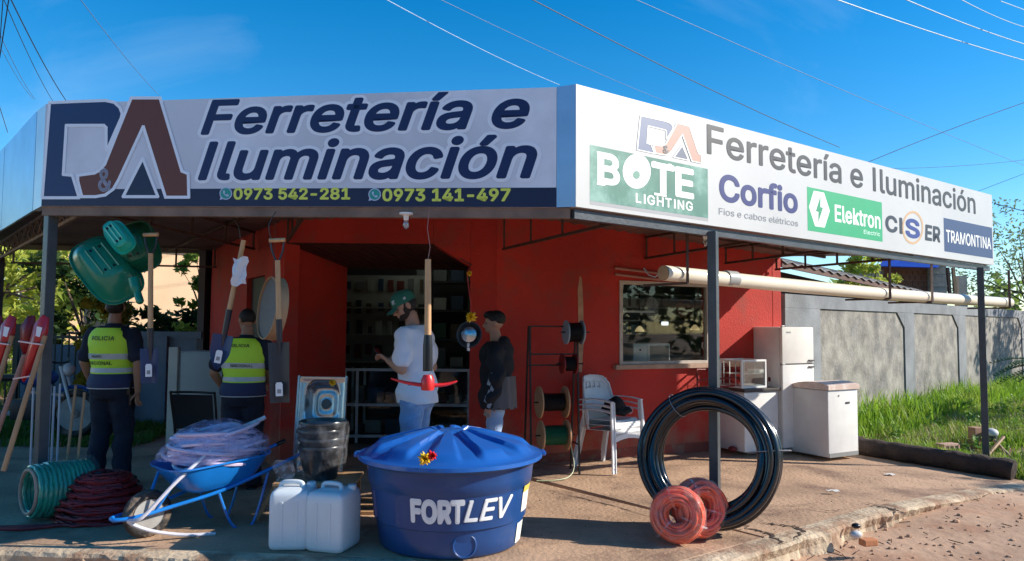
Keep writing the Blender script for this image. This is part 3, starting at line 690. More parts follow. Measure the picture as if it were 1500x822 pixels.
# ================================================================= BOUNDARY WALL
GU = Vector((.722, .692, 0)).normalized(); GN = Vector((GU.y, -GU.x, 0)); GO = Vector((3.64, 9.93, 0))
def GP(s): return (GO + GU * s).xy
bw = thing('boundary_wall', 'grey rendered boundary wall with recessed panels right of the shop', 'wall', (8, 14, 0))
mb = MB(); wseg(mb, GP(0), GP(34), -.3, 1.80, t=.12); 
for (a, b) in ((1.08, 4.5), (4.98, 7.6), (8.1, 12.9), (13.4, 18), (18.5, 23), (23.5, 28)):
    m = MB(); wseg(m, GP(a), GP(b), -.3, 1.795, t=-.0, out=.006); ob('panel', m, PANELW, bw, world=True)
    m = MB(); z = 1.80; p = [GP(b - .38), GP(b), GP(b)]
    o1, o2 = GN * .0, GN * .028
    tri = [Vector((*GP(b - .34), z)), Vector((*GP(b), z)), Vector((*GP(b), z - .26))]
    m.add([q + GN * .006 for q in tri] + [q + GN * .03 for q in tri], [(2, 1, 0), (3, 4, 5), (0, 1, 4, 3), (1, 2, 5, 4), (2, 0, 3, 5)]); ob('panel_corner', m, GREYW, bw, world=True)
ob('wall_core', mb, GREYW, bw, world=True)
for (a, b) in ((0, 1.08), (4.5, 4.98), (7.6, 8.1), (12.9, 13.4), (18, 18.5), (23, 23.5), (28, 28.5)):
    m = MB(); wseg(m, GP(a), GP(b), -.3, 1.80, t=0, out=.032); ob('pilaster', m, GREYW, bw, world=True)
m = MB(); wseg(m, GP(0), GP(34), 1.802, 1.985, t=.125, out=.034); ob('top_band', m, GREYW, bw, world=True)
# ================================================================= HELPERS FOR OBJECTS
def ring_pts(r, n=40, c=(0, 0, 0), wob=0.0, ph=0.0, k=3):
    return [Vector((c[0] + (r + wob * math.sin(k * 2 * PI * i / n + ph)) * math.cos(2 * PI * i / n), c[1] + (r + wob * math.sin(k * 2 * PI * i / n + ph * 2)) * math.sin(2 * PI * i / n), c[2] + wob * .6 * math.sin(2 * 2 * PI * i / n + ph * 3))) for i in range(n)]
def frame(x, z):                   # rotation whose local z axis points along z, local x near x
    z = Vector(z).normalized(); x = Vector(x); x = (x - z * x.dot(z)).normalized(); y = z.cross(x); return Matrix((x, y, z)).transposed()
def cr(pts, n=8):                  # smooth curve through points
    pts = [Vector(p) for p in pts]; P = [pts[0]] + pts + [pts[-1]]; out = []
    for i in range(1, len(P) - 2):
        for k in range(n):
            t = k / n; a, b, c, d = P[i - 1], P[i], P[i + 1], P[i + 2]
            out.append(.5 * ((2 * b) + (c - a) * t + (2 * a - 5 * b + 4 * c - d) * t * t + (3 * b - a - 3 * c + d) * t ** 3))
    return out + [pts[-1]]
# ================================================================= BLUE WATER TANK
TB = mat('blue_tank_plastic', (.010, .056, .20), .36, .12, 4, .08, 8, coat=.15, col2=(.035, .085, .20), c2t=.60, c2s=3)
TL_ = mat('blue_lid_plastic', (.012, .105, .40), .30, .07, 4, .05, 8, coat=.25)
TC = Vector((-.435, 5.44, 0)); tank = thing('water_tank', 'large round blue plastic water tank with ribbed lid in the foreground', 'water tank', TC)
prof = [(.0, .004), (.49, .004), (.505, .02), (.515, .10), (.527, .175), (.528, .19), (.545, .20), (.556, .30), (.570, .41), (.571, .425), (.585, .437), (.592, .50), (.600, .56), (.604, .575), (.635, .582), (.643, .592), (.643, .612), (.60, .618), (.3, .62), (0, .62)]
ob('body', MB().lathe(prof, 96), TB, tank, True, ang=50)
def trad(z):
    for (a, b) in zip(prof[2:], prof[3:]):
        if a[1] <= z <= b[1] and b[1] > a[1]: return a[0] + (b[0] - a[0]) * (z - a[1]) / (b[1] - a[1])
    return .57
def lid():
    mb = MB(); NR, NA = 26, 192; nrib = 10
    for i in range(NR + 1):
        f = i / NR; r = .660 * f
        for j in range(NA):
            a = 2 * PI * j / NA; ph = (a * nrib / (2 * PI)) % 1.0
            base = .782 - .147 * f ** 1.35
            half = .30 - .10 * (1 - f)
            d = abs(ph - .5) - half
            rib = 1 - smooth(-.035, .035, d)
            m = smooth(.14, .24, f) * (1 - smooth(.80, .90, f))
            z = base + .034 * rib * m
            if f > .9: z = .637 - .012 * smooth(.93, 1, f)
            if f < .12: z = .786
            mb.v.append(Vector((r * math.cos(a), r * math.sin(a), z)))
    for i in range(NR):
        for j in range(NA):
            mb.f.append((i * NA + j, (i + 1) * NA + j, (i + 1) * NA + (j + 1) % NA, i * NA + (j + 1) % NA))
    k = len(mb.v)
    for (r, z) in ((.663, .600), (.645, .595)):
        for j in range(NA): a = 2 * PI * j / NA; mb.v.append(Vector((r * math.cos(a), r * math.sin(a), z)))
    for j in range(NA):
        mb.f.append((NR * NA + j, k + j, k + (j + 1) % NA, NR * NA + (j + 1) % NA)); mb.f.append((k + j, k + NA + j, k + NA + (j + 1) % NA, k + (j + 1) % NA))
    return ob('lid', mb, TL_, tank, True, ang=60)
LIDO = lid()
def lidtab(a):
    m = Matrix.Rotation(a, 4, 'Z'); ob('clip', MB().box((.668, 0, .612), (.045, .12, .03), bev=.01).xf(m), TL_, LIDO, True)
for a in (R(5), R(185), R(95)): lidtab(a)
def on_tank(mb_vs, ang0, r_off=.003):      # (arc metres, z) -> tank surface; arc 0 faces the camera
    out = []
    for q in mb_vs:
        s, z = q[0], q[1]; r = trad(z) + r_off + (q[2] if len(q) > 2 else 0); a = -PI / 2 + ang0 + s / .57; out.append(Vector((r * math.cos(a), r * math.sin(a), z)))
    return out
LW = ink('white_tank_lettering', 'e9ebee', .4)
def tank_text(t, s0, s1, z0, h, shear=0, off=.05):
    vs, fs = glyphs(t, off, shear, 1.0, 5); x0, x1, _, _ = bounds(vs)
    bm = bmesh.new(); bv = [bm.verts.new(v) for v in vs]
    for f in fs:
        try: bm.faces.new([bv[i] for i in f])
        except Exception: pass
    for k in range(1, 12):
        xc = x0 + (x1 - x0) * k / 12; bmesh.ops.bisect_plane(bm, geom=bm.verts[:] + bm.edges[:] + bm.faces[:], plane_co=(xc, 0, 0), plane_no=(1, 0, 0))
    bm.verts.index_update(); pv = [((s0 + (v.co.x - x0) / (x1 - x0) * (s1 - s0)), z0 + v.co.y / CAPH * h, v.co.z * .2) for v in bm.verts]
    mb = MB().add(on_tank(pv, 0, .006), [[v.index for v in f.verts] for f in bm.faces]); bm.free(); ob('lettering', mb, LW, tank)
tank_text('FORT', -.228, .142, .262, .134); tank_text('LEV', .135, .52, .262, .134, .25, .02)
def patchq(s0, s1, z0, z1, m, name='sticker', off=.004):
    n = 6; vs = []; fs = []
    for i in range(n + 1):
        for z in (z0, z1): vs.append((s0 + (s1 - s0) * i / n, z))
    for i in range(n): fs.append((2 * i, 2 * i + 2, 2 * i + 3, 2 * i + 1))
    ob(name, MB().add(on_tank(vs, 0, off), fs), m, tank)
patchq(.66, .80, .25, .40, ink('white_sticker', 'e8e6dc')); patchq(.66, .80, .385, .43, ink('yellow_sticker', 'd9c25a'), off=.006); patchq(.66, .80, .03, .17, ink('white_sticker', 'e8e6dc'))
a0 = R(15) - PI / 2; mrot = frame((0, 0, 1), (math.cos(a0), math.sin(a0), .06))
ob('boss', MB().lathe([(.085, -.02), (.085, .008), (.075, .014), (.068, .006), (0, .006)], 32, c=Vector((math.cos(a0) * .512, math.sin(a0) * .512, .098)), m=mrot), TB, tank, True)
for aa in (-62, -34):
    a = R(aa) - PI / 2; r = trad(.33) + .001
    ob('rib', MB().bar((math.cos(a) * (trad(.25) - .004), math.sin(a) * (trad(.25) - .004), .22), (math.cos(a) * (trad(.40) - .004), math.sin(a) * (trad(.40) - .004), .405), .03, .012), TB, tank)
# gift bow of yellow and red foil
def bow(loc, label, s=1.0, red=True, group=None, nrm=(0, -1, .3)):
    t = thing('gift_bow', label, 'bow', loc, group=group); fr = frame((1, 0, 0), nrm); r = random.Random(int(loc[0] * 100))
    YM = mat('yellow_foil', (.80, .50, .02), .25, .1, 9, coat=.3); RM = mat('red_foil', (.62, .02, .02), .25, .1, 9, coat=.3)
    def star(n, rad, lift, m, c=(0, 0, 0)):
        mb = MB()
        for i in range(n):
            a = 2 * PI * i / n + r.uniform(-.15, .15); d = Vector((math.cos(a), math.sin(a), 0)); w = Vector((-d.y, d.x, 0)) * rad * .22
            l = r.uniform(.75, 1.1) * rad; z = Vector((0, 0, lift * r.uniform(.5, 1.2)))
            vs = [Vector(c), d * l * .55 + w + z + Vector(c), d * l + z * 1.6 + Vector(c), d * l * .55 - w + z + Vector(c), d * l * .5 + z * 2.2 + Vector(c)]
            mb.add([fr @ v for v in vs], [(0, 1, 4), (1, 2, 4), (2, 3, 4), (3, 0, 4)])
        ob('loop', mb, m, t)
    star(11, .06 * s, .012, YM); star(9, .045 * s, .03, YM)
    if red: star(10, .045 * s, .02, RM, (.055 * s, .02 * s, .02 * s))
    return t
p = D(623, 672, 4.83); bow((p.x, p.y - .02, p.z), 'yellow and red foil bow on the rim of the blue tank lid', .9)
# ================================================================= JERRYCANS
JW = mat('milky_white_plastic', (.70, .76, .80), .38, .05, 3, .03, 6); 
def jerry(name_label, x, y, rz):
    t = thing('jerrycan', name_label, 'jerrycan', (x, y, 0), rz, 'white jerrycans in front of the bucket stack')
    def ringsq(w, d, z, e=.24, n=40):
        out = []
        for i in range(n):
            a = 2 * PI * i / n; c, s_ = math.cos(a), math.sin(a)
            out.append(Vector((w / 2 * math.copysign(abs(c) ** e, c), d / 2 * math.copysign(abs(s_) ** e, s_), z)))
        return out
    mb = MB(); prof = [(.24, .26, .0), (.268, .288, .012), (.282, .30, .035), (.282, .30, .33), (.275, .292, .365), (.255, .27, .39), (.20, .20, .402), (.001, .001, .404)]
    zz = []
    for (w, d, z) in prof:
        mb.v += ringsq(w, d, z, .22 if w > .01 else 1)
    n = 40
    for i in range(len(prof) - 1):
        for j in range(n): mb.f.append((i * n + j, i * n + (j + 1) % n, (i + 1) * n + (j + 1) % n, (i + 1) * n + j))
    mb.f.append(tuple(reversed(range(n))))
    ob('body', mb, JW, t, True, ang=50)
    ob('handle', MB().tube(cr([(-.10, .02, .395), (-.085, .015, .425), (-.02, .0, .436), (.05, -.01, .43), (.065, -.015, .395)], 6), .016, 10), JW, t, True)
    ob('cap', MB().lathe([(.032, .39), (.032, .418), (.028, .423), (0, .423)], 20, c=(.105, .06, 0)), JW, t, True)
    for sx_ in (-1, 1): ob('rib', MB().bar((sx_ * .05, -.151, .06), (sx_ * .05, -.151, .33), .014, .008), JW, t)
jerry('left one of the two white jerrycans under the bucket stack', -1.517, 5.27, R(3))
jerry('right white jerrycan, the one nearest the blue tank', -1.225, 5.22, R(-16))
# ================================================================= BENCH, BUCKETS, SINK
bench = thing('low_bench', 'low wooden bench with a slatted top holding the black buckets', 'bench', (-1.49, 5.85, 0), R(4))
for k in range(4): ob('slat', MB().box((0, -.17 + k * .115, .335), (.62, .09, .022), bev=.003), WOOD2, bench)
for (x, y) in ((-.27, -.17), (.27, -.17), (-.27, .17), (.27, .17)): ob('leg', MB().box((x, y, .16), (.045, .045, .325)), WOOD2, bench)
for y in (-.17, .17): ob('rail', MB().box((0, y, .10), (.5, .02, .04)), WOOD2, bench)
low = thing('wooden_trestle', 'splayed wooden trestle foot poking out left of the white jerrycans', 'trestle', (-1.93, 5.9, 0))
ob('leg', MB().bar((-.06, .0, .01), (.12, .02, .34), .05, .03), WOOD2, low); ob('leg', MB().bar((.02, .14, .01), (.13, .05, .34), .05, .03), WOOD2, low)
for k in range(3):
    pl = ob('loose_plank', MB().box((-.93, 6.12 + k * .22, .013 + 0 * k), (1.05, .05, .022), rz=R(2 - k)), WOOD2)
    tag(pl, ['front loose batten on the ground between jerrycans and tank', 'middle loose batten on the ground between jerrycans and tank', 'rear loose batten on the ground between jerrycans and tank'][k], 'batten', 'battens lying behind the blue tank')
BK = mat('black_bucket_plastic', (.014, .015, .017), .28, .15, 6, .05, 20, coat=.2)
bx, by = -1.475, 5.82
for k in range(4):
    z0 = .348 + k * .062; wob = [(0, 0), (.006, -.004), (-.008, .003), (.012, 0)][k]
    b = thing('builder_bucket', ['bottom black bucket of the wrapped stack, its whole body showing', 'second black bucket from the bottom of the wrapped stack', 'third black bucket from the bottom of the wrapped stack', 'topmost black bucket of the wrapped stack with its opening up'][k], 'bucket', (bx + wob[0], by + wob[1], z0), R(20 * k), 'nested black buckets')
    pr = [(.0, .0), (.118, .0), (.122, .006), (.170, .225), (.182, .232), (.186, .245), (.180, .258), (.172, .256), (.166, .226), (.116, .012), (0, .012)]
    ob('body', MB().lathe(pr, 40), BK, b, True, ang=60)
    ob('handle', MB().tube([(.188 * math.cos(a), .188 * math.sin(a) * .98, .235 - .03 * math.sin(a)) for a in [PI * i / 20 for i in range(21)]], .0035, 6), mat('bucket_wire', (.3, .3, .3), .3, metal=.8), b, True)
    if k == 3: ob('load', MB().lathe([(.0, .236), (.15, .232), (.172, .225)], 30), mat('grey_wrapped_lining', (.32, .32, .33), .4, .3, 12, .5, 20), b, True)
def film(name, label, mb, parent=None, m=FILM):
    o = ob(name, mb, m, parent, True)
    if parent is None: tag(o, label, 'plastic film')
    return o
r = random.Random(5); mb = MB()
for i in range(8):
    for j in range(36):
        a = 2 * PI * j / 36; rr = .150 + .05 * min(1, i / 3) + .008 * math.sin(a * 7 + i) + .006 * r.random(); mb.v.append(Vector((bx + rr * math.cos(a), by + rr * math.sin(a), .352 + i * .062)))
for i in range(7):
    for j in range(36): mb.f.append((i * 36 + j, i * 36 + (j + 1) % 36, (i + 1) * 36 + (j + 1) % 36, (i + 1) * 36 + j))
film('wrapping_film', 'clear plastic film wrapped round the stack of black buckets', mb, m=film_mat('bucket_film', (.8, .8, .85), .07, .1))
mb = MB(); n = 14
for i in range(n + 1):
    for j in range(5):
        mb.v.append(Vector((-1.80 + j * .035 + .02 * math.sin(i * .9 + j), 5.72 + .02 * math.sin(i * 1.3 + j * 2), .10 + .40 * i / n + .0 * j)))
for i in range(n):
    for j in range(4): mb.f.append((i * 5 + j, i * 5 + j + 1, (i + 1) * 5 + j + 1, (i + 1) * 5 + j))
film('hanging_film', 'loose strip of clear film hanging left of the bucket stack', mb)
INOX = mat('brushed_stainless_steel', (.45, .47, .50), .26, .1, 12, .05, 30, metal=.95)
sink = thing('steel_sink', 'stainless steel sink top with one bowl leaning upright behind the buckets', 'sink', (-1.64, 6.32, 0), R(-4))
def sinkmesh():
    mb = MB(); nx, ny = 34, 60; Wd, Ht = .40, 1.09
    for i in range(ny + 1):
        for j in range(nx + 1):
            x = (j / nx - .5) * Wd; y = i / ny * Ht; q = ((x / .15) ** 4 + ((y - .86) / .19) ** 4) ** .25
            dep = -.13 * (1 - smooth(.80, 1.0, q)); ed = .012 * smooth(.93, .97, max(abs(x) / (Wd / 2), abs(y / Ht * 2 - 1)))
            if q < .85: dep -= .004 * math.cos(q * 20)
            if .12 < y < .6 and abs(x) < .17: dep -= .005 * (1 if int(y / .04) % 2 else 0)
            mb.v.append(Vector((x, -dep * -1 * -1 + 0 if False else 0, 0)) + Vector((0, -dep, y)) + Vector((0, -ed, 0)))
    for i in range(ny):
        for j in range(nx): a = i * (nx + 1) + j; mb.f.append((a, a + 1, a + nx + 2, a + nx + 1))
    return mb
mt = Matrix.Rotation(R(-7), 4, 'X')
sk = ob('sink_top', sinkmesh().xf(mt), INOX, sink, True, ang=60)
ob('drain', MB().lathe([(.045, .0), (.04, -.006), (0, -.006)], 24, c=(0, .125, .86), m=frame((1, 0, 0), (0, -1, 0))).xf(mt), mat('dark_drain', (.08, .08, .09), .3, metal=.8), sink, True)
ob('edge_strip', MB().bar((-.21, .0, 0), (-.21, .0, 1.10), .016, .04).xf(mt), INOX, sink)
ob('edge_strip', MB().bar((.21, .0, 0), (.21, .0, 1.10), .016, .04).xf(mt), INOX, sink)
ob('card_label', MB().box((.14, -.012, .60), (.09, .004, .17)).xf(mt), mat('brown_card', (.30, .20, .13), .8), sink)
p = D(491, 560, 6.3); bow((p.x, 6.22, p.z), 'small yellow foil bow on the upper corner of the steel sink', .62, False)
# ================================================================= WHEELBARROW
WBM = mat('bright_blue_enamel', (.010, .19, .62), .28, .08, 5, .03, 15, coat=.5)
wbar = thing('wheelbarrow', 'bright blue metal wheelbarrow heaped with clear hose, front left', 'wheelbarrow', (-2.62, 5.43, 0), R(46))
wbar.scale = (.88, .88, .88); WM[wbar.name] = WM[wbar.name] @ Matrix.Scale(.88, 4)
TY = mat('black_tyre_rubber', (.028, .026, .026), .75, .3, 14, .4, 60, col2=(.20, .15, .11), c2t=.5, c2s=6)
RIMM = mat('dusty_grey_rim', (.34, .33, .31), .5, .2, 8)
YR = frame((1, 0, 0), (0, 1, 0))
wh = ob('wheel', MB().lathe([(.115, -.035), (.12, -.04), (.12, .04), (.115, .035), (.05, .012), (.03, .03), (0, .03)], 28, c=(0, 0, .19), m=YR), RIMM, wbar, True)
tp = [(.19 - .045 + .045 * math.cos(a) * 1.0 - .0, .042 * math.sin(a)) for a in [2 * PI * k / 12 for k in range(12)]]
tm = MB(); seg = 48; kk = 0
for k in range(12):
    a = 2 * PI * k / 12
    for j in range(seg):
        b = 2 * PI * j / seg; r_ = .148 + .044 * math.cos(a); lug = .004 if (math.cos(a) > .3 and j % 2) else 0
        tm.v.append(Vector(((r_ + lug) * math.cos(b), .042 * math.sin(a), .19 + (r_ + lug) * math.sin(b))))
for k in range(12):
    for j in range(seg): tm.f.append((k * seg + j, k * seg + (j + 1) % seg, ((k + 1) % 12) * seg + (j + 1) % seg, ((k + 1) % 12) * seg + j))
ob('tyre', tm, TY, wh, True, ang=50)
fr_ = cr([(1.36, -.27, .60), (1.05, -.27, .50), (.55, -.2, .33), (.15, -.115, .24), (-.12, -.10, .20), (-.25, -.05, .19), (-.27, 0, .19), (-.25, .05, .19), (-.12, .10, .20), (.15, .115, .24), (.55, .2, .33), (1.05, .27, .50), (1.36, .27, .60)], 6)
ob('frame', MB().tube(fr_, .0165, 10), WBM, wbar, True)
for s_ in (-1, 1):
    ob('grip', MB().tube([(1.28, s_ * .27, .575), (1.37, s_ * .27, .603)], .021, 10), BLACKP, wbar, True)
    ob('leg', MB().tube(cr([(.50, s_ * .19, .33), (.62, s_ * .235, .02), (.80, s_ * .235, .012), (.93, s_ * .25, .46)], 6), .0125, 8), WBM, wbar, True)
    ob('strut', MB().tube([(.02, s_ * .10, .22), (.16, s_ * .20, .50)], .013, 8), WBM, wbar, True)
def tray(L0, W0, L1, W1, dz, t=.004, n=48, e=.45):
    mb = MB(); rings = [(L0, W0, 0), (L0 * 1.05, W0 * 1.05, .01)]
    for k in range(1, 8): f = k / 7; rings.append((L0 + (L1 - L0) * f ** .7, W0 + (W1 - W0) * f ** .7, dz * f))
    rings += [(L1 + .03, W1 + .03, dz + .004), (L1 + .028, W1 + .028, dz - .012), (L1 + .005, W1 + .005, dz - .01)]
    full = []
    for (L, Wd, z) in rings:
        for i in range(n):
            a = 2 * PI * i / n; c, s_ = math.cos(a), math.sin(a)
            full.append(Vector((L / 2 * math.copysign(abs(c) ** e, c), Wd / 2 * math.copysign(abs(s_) ** e, s_), z)))
    mb.v = full
    for i in range(len(rings) - 1):
        for j in range(n): mb.f.append((i * n + j, (i + 1) * n + j, (i + 1) * n + (j + 1) % n, i * n + (j + 1) % n))
    mb.f.append(tuple(range(n))); return mb
sh_ = Matrix.Rotation(R(-4), 4, 'Y')
ob('tray', tray(.50, .38, .88, .66, .24).xf(Matrix.Translation((.54, 0, .345)) @ sh_), WBM, wbar, True, ang=50)
# clear hose heaped in the tray
HM = film_mat('lilac_clear_hose', (.55, .42, .78), .62, .14)
hose = MB(); r = random.Random(11); WB = wm(wbar)
for k in range(46):
    z = .56 + .25 * (k / 46) ** .9; rad = (.27 - .13 * max(0, (k / 46 - .35))) * r.uniform(.82, 1.04); 
    pts = ring_pts(rad, 30, (0, 0, 0), .018, r.uniform(0, 6)); tilt = Matrix.Rotation(r.uniform(-.24, .24), 4, 'X') @ Matrix.Rotation(r.uniform(-.2, .2), 4, 'Y')
    off = Vector((.56 + r.uniform(-.07, .07), r.uniform(-.03, .03), z)); sc_ = Matrix.Diagonal((1.42, 1.02, 1, 1))
    hose.tube([WB @ (off + (tilt @ (sc_ @ p))) for p in pts], .0150, 6, closed=True)
hp = tag(ob('clear_hose_coil', hose, mat('lilac_hose', (.70, .58, .76), .16, .15, 5, spec=.8, trans=.0, coat=.6), None, True), 'coil of clear lilac hose piled up in the blue wheelbarrow', 'hose', kind=None)
mb = MB()
mb.tube(cr([WB @ Vector(p) for p in ((.50, -.2, .74), (.3, -.27, .62), (.10, -.26, .45), (-.12, -.22, .22), (-.2, -.16, .19), (-.05, -.2, .10), (.2, -.26, .03), (.42, -.34, .012))], 8), .013, 8)
mb2 = MB().tube(cr([WB @ Vector(p) for p in ((.5, .2, .72), (.68, .1, .76), (.92, -.02, .86), (.99, -.05, .895))], 6), .017, 8)
HM2 = mat('clear_hose_end', (.62, .60, .66), .2, .1, 5, coat=.5)
tag(ob('hose_end', mb, HM2, None, True), 'loose clear hose end trailing from the wheelbarrow past its wheel', 'hose')
tag(ob('hose_end', mb2, HM2, None, True), 'clear hose end sticking up right of the wheelbarrow heap', 'hose')
mb = MB(); r = random.Random(2)
for i in range(9):
    f = i / 8
    for j in range(40):
        a = 2 * PI * j / 40; rr = (.36 * math.cos(f * PI / 2 * .96) ** .55) * (1 + .05 * math.sin(a * 5 + i)); mb.v.append(WB @ Vector((.56 + rr * 1.34 * math.cos(a), rr * .95 * math.sin(a), .60 + .30 * f + .012 * r.random())))
for i in range(8):
    for j in range(40): mb.f.append((i * 40 + j, i * 40 + (j + 1) % 40, (i + 1) * 40 + (j + 1) % 40, (i + 1) * 40 + j))
film('hose_wrapping', 'thin plastic film over the hose heap in the wheelbarrow', mb, m=film_mat('lilac_film', (.66, .55, .80), .34, .12))
# ================================================================= GREEN HOSE ROLL, RED HOSE PILE
gx = thing('green_hose_roll', 'wound roll of green hose standing on its rim at far left', 'hose roll', (-3.60, 5.98, 0))
fm = frame((0, 0, 1), (-.62, -.78, .03)); GH = mat('green_hose', (.025, .30, .20), .22, .2, 6, coat=.5); 
r = random.Random(9)
for layer, rad in ((0, .20), (1, .168)):
    mb = MB()
    for k in range(13):
        z = -.20 + k * .0325; pts = [fm @ Vector((p.x, p.y, z + r.uniform(-.004, .004))) + Vector((0, 0, .222)) for p in ring_pts(rad + r.uniform(-.004, .006) - .012 * abs(k - 6) / 6, 40, wob=.003, ph=k)]
        mb.tube(pts, .0175, 7, closed=True)
    o = ob('hose_winding', mb, GH, gx, True)
ob('end_band', MB().tube([fm @ Vector((p.x, p.y, .215)) + Vector((0, 0, .222)) for p in ring_pts(.165, 40)], .014, 8, closed=True), mat('tan_hose_end', (.42, .27, .20), .5), gx, True)
mb = MB().lathe([(.228, -.23), (.231, -.1), (.232, .1), (.226, .22), (.15, .235)], 48, c=(0, 0, .228), m=fm); film('wrapping', None, mb, gx, film_mat('teal_film', (.10, .35, .40), .10, .12))
RH = mat('red_hose', (.21, .018, .022), .5, .2, 6); pile = thing('red_hose_pile', 'pile of dark red hose heaped on the ground left of the wheelbarrow', 'hose pile', (-3.24, 5.98, 0))
r = random.Random(21)
for k in range(84):
    layer = k // 12; f = layer / 7; q = k % 12; rad = (.34 - .012 * q) * (1 - .55 * f ** 1.7) * r.uniform(.97, 1.03) if q < 9 else .24 * (1 - f * .6) * r.uniform(.8, 1)
    z = .014 + .34 * f + .0036 * q
    mb = MB().tube([(Matrix.Rotation(r.uniform(-.035, .035), 3, 'X') @ p) + Vector((r.uniform(-.012, .012), r.uniform(-.012, .012), z)) for p in ring_pts(rad, 34, wob=.008, ph=r.uniform(0, 6))], .0105, 6, closed=True)
    ob('hose_loop', mb, RH, pile, True)
mb = MB()
for k in range(3): mb.tube(cr([(-.1, -.3, .02), (-.35 - .1 * k, -.42 + .03 * k, .014), (-.6 - .12 * k, -.40 + .07 * k, .013)], 6), .0115, 6)
ob('trailing_hose', mb, RH, pile, True)
# ================================================================= BLACK PIPE COIL AND ORANGE COILS
def coil(name, label, cat, loc, normal, maj, mnr, rt, n, m, group=None, seed=1, thick=1.0, seg=8, pts=64, each=True):
    t = thing(name, label, cat, loc, group=group); r = random.Random(seed); f = frame((0, 0, 1), normal)
    for k in range(n):
        a = 2 * PI * k * .381966; q = math.sqrt((k + .5) / n); rr = maj + mnr * q * math.cos(a); z = mnr * thick * q * math.sin(a)
        ps = [f @ Vector((p.x, p.y, z + .012 * math.sin(3 * 2 * PI * i / pts + k))) for i, p in enumerate(ring_pts(rr, pts, wob=rt * .35, ph=r.uniform(0, 6), k=2))]
        ob('loop', MB().tube(ps, rt, seg, closed=True), m, t, True)
    return t
BP = mat('black_poly_pipe', (.010, .012, .018), .20, .15, 4, .03, 10, coat=.45)
bc = coil('black_pipe_coil', 'big coil of thick black pipe leaning on the middle canopy post', 'pipe coil', (1.50, 5.68, .555), (-.46, -.87, .18), .448, .073, .0235, 19, BP, seed=4, thick=2.1, seg=10, pts=80)
for a in (35, 160, 280):
    f = frame((0, 0, 1), (-.50, -.85, .18)); c = f @ Vector((.452 * math.cos(R(a)), .452 * math.sin(R(a)), 0)); tdir = (f @ Vector((-math.sin(R(a)), math.cos(R(a)), 0)))
    ob('tie', MB().tube([c + (frame((0, 0, 1), tdir) @ Vector((.098 * math.cos(b) , .17 * math.sin(b), 0))) for b in [2 * PI * i / 20 for i in range(20)]], .004, 5, closed=True), mat('grey_tie', (.2, .2, .22), .4), bc, True)
TAPE = film_mat('tape_film', (.9, .85, .85), .3, .2)
OR = mat('orange_red_hose', (.86, .12, .05), .28, .15, 6, coat=.3)
def torus(mb, R0, r0, f, n=48, m=16, th=1.0, wob=.004):
    k0 = len(mb.v)
    for i in range(n):
        a = 2 * PI * i / n
        for j in range(m):
            b = 2 * PI * j / m; rr = r0 + wob * math.sin(i * 1.7 + j * 2.3); mb.v.append(f @ Vector(((R0 + rr * math.cos(b)) * math.cos(a), (R0 + rr * math.cos(b)) * math.sin(a), rr * th * math.sin(b))))
    for i in range(n):
        for j in range(m): mb.f.append((k0 + i * m + j, k0 + ((i + 1) % n) * m + j, k0 + ((i + 1) % n) * m + (j + 1) % m, k0 + i * m + (j + 1) % m))
    return mb
for (loc, nr, lab, sd) in (((1.19, 5.36, .203), (-.30, -.93, .20), 'front orange red hose coil in clear wrap leaning on the other', 6), ((1.375, 5.47, .225), (.30, -.93, .16), 'rear orange red hose coil against the black pipe coil', 7)):
    t = coil('orange_hose_coil', lab, 'hose coil', loc, nr, .126 if sd == 6 else .142, .064, .0115, 38, OR, 'orange hose coils by the black pipe coil', sd, 1.25, 7, 40)
    film('wrapping', None, torus(MB(), .126 if sd == 6 else .142, .078, frame((0, 0, 1), nr), th=1.3), t, film_mat('coil_film', (.95, .75, .7), .11, .12))
    pm_ = ink('white_coil_tape', 'd8cfd0', .3); f = frame((0, 0, 1), nr)
    for a in (20, 140, 250):
        c = f @ Vector((.128 * math.cos(R(a)), .128 * math.sin(R(a)), 0)); td = f @ Vector((-math.sin(R(a)), math.cos(R(a)), 0)); g = frame((0, 0, 1), td)
        mb = MB(); nn = 18
        for i in range(nn):
            b = 2 * PI * i / nn
            for w_ in (-.006, .006): mb.v.append(c + g @ Vector((.094 * math.cos(b) * (1.05 if True else 1), .079 * math.sin(b), w_)))
        for i in range(nn): mb.f.append((2 * i, 2 * i + 1, 2 * ((i + 1) % nn) + 1, 2 * ((i + 1) % nn)))
        ob('tape', mb, TAPE, t, True)
# ================================================================= PVC PIPE UNDER THE SIDE SIGN
PV = mat('cream_pvc', (.78, .70, .55), .32, .05, 3, .02, 6)
pa, pb = D(972, 400, 5.95), D(1478, 443.5, 9.5)
pipe = thing('drain_pipe', 'long cream plastic pipe hung level beneath the side sign', 'pipe', pa)
dv = pb - pa; rp_ = .063; fq = frame((0, 0, 1), dv)
PVC_pts = [pa + dv * t + Vector((0, 0, -.02 * math.sin(PI * t))) for t in [i / 24 for i in range(25)]]
ob('tube', MB().tube(PVC_pts, rp_, 24, caps=False), PV, pipe, True, world=True)
ob('end_cap', MB().lathe([(rp_ * .98, -.006), (rp_ * .9, -.012), (0, -.014)], 24, c=pa, m=fq), mat('tan_pipe_cap', (.42, .25, .13), .55), pipe, True, world=True)
ob('end_cap', MB().lathe([(rp_ * .98, .004), (0, .01)], 24, c=pb, m=fq), PV, pipe, True, world=True)
cpl = pa + dv * .13; ob('coupling', MB().lathe([(rp_ * 1.01, -.07), (rp_ * 1.1, -.068), (rp_ * 1.1, .07), (rp_ * 1.01, .072)], 24, c=cpl, m=fq), mat('grey_coupling', (.35, .35, .33), .4), pipe, True, world=True)
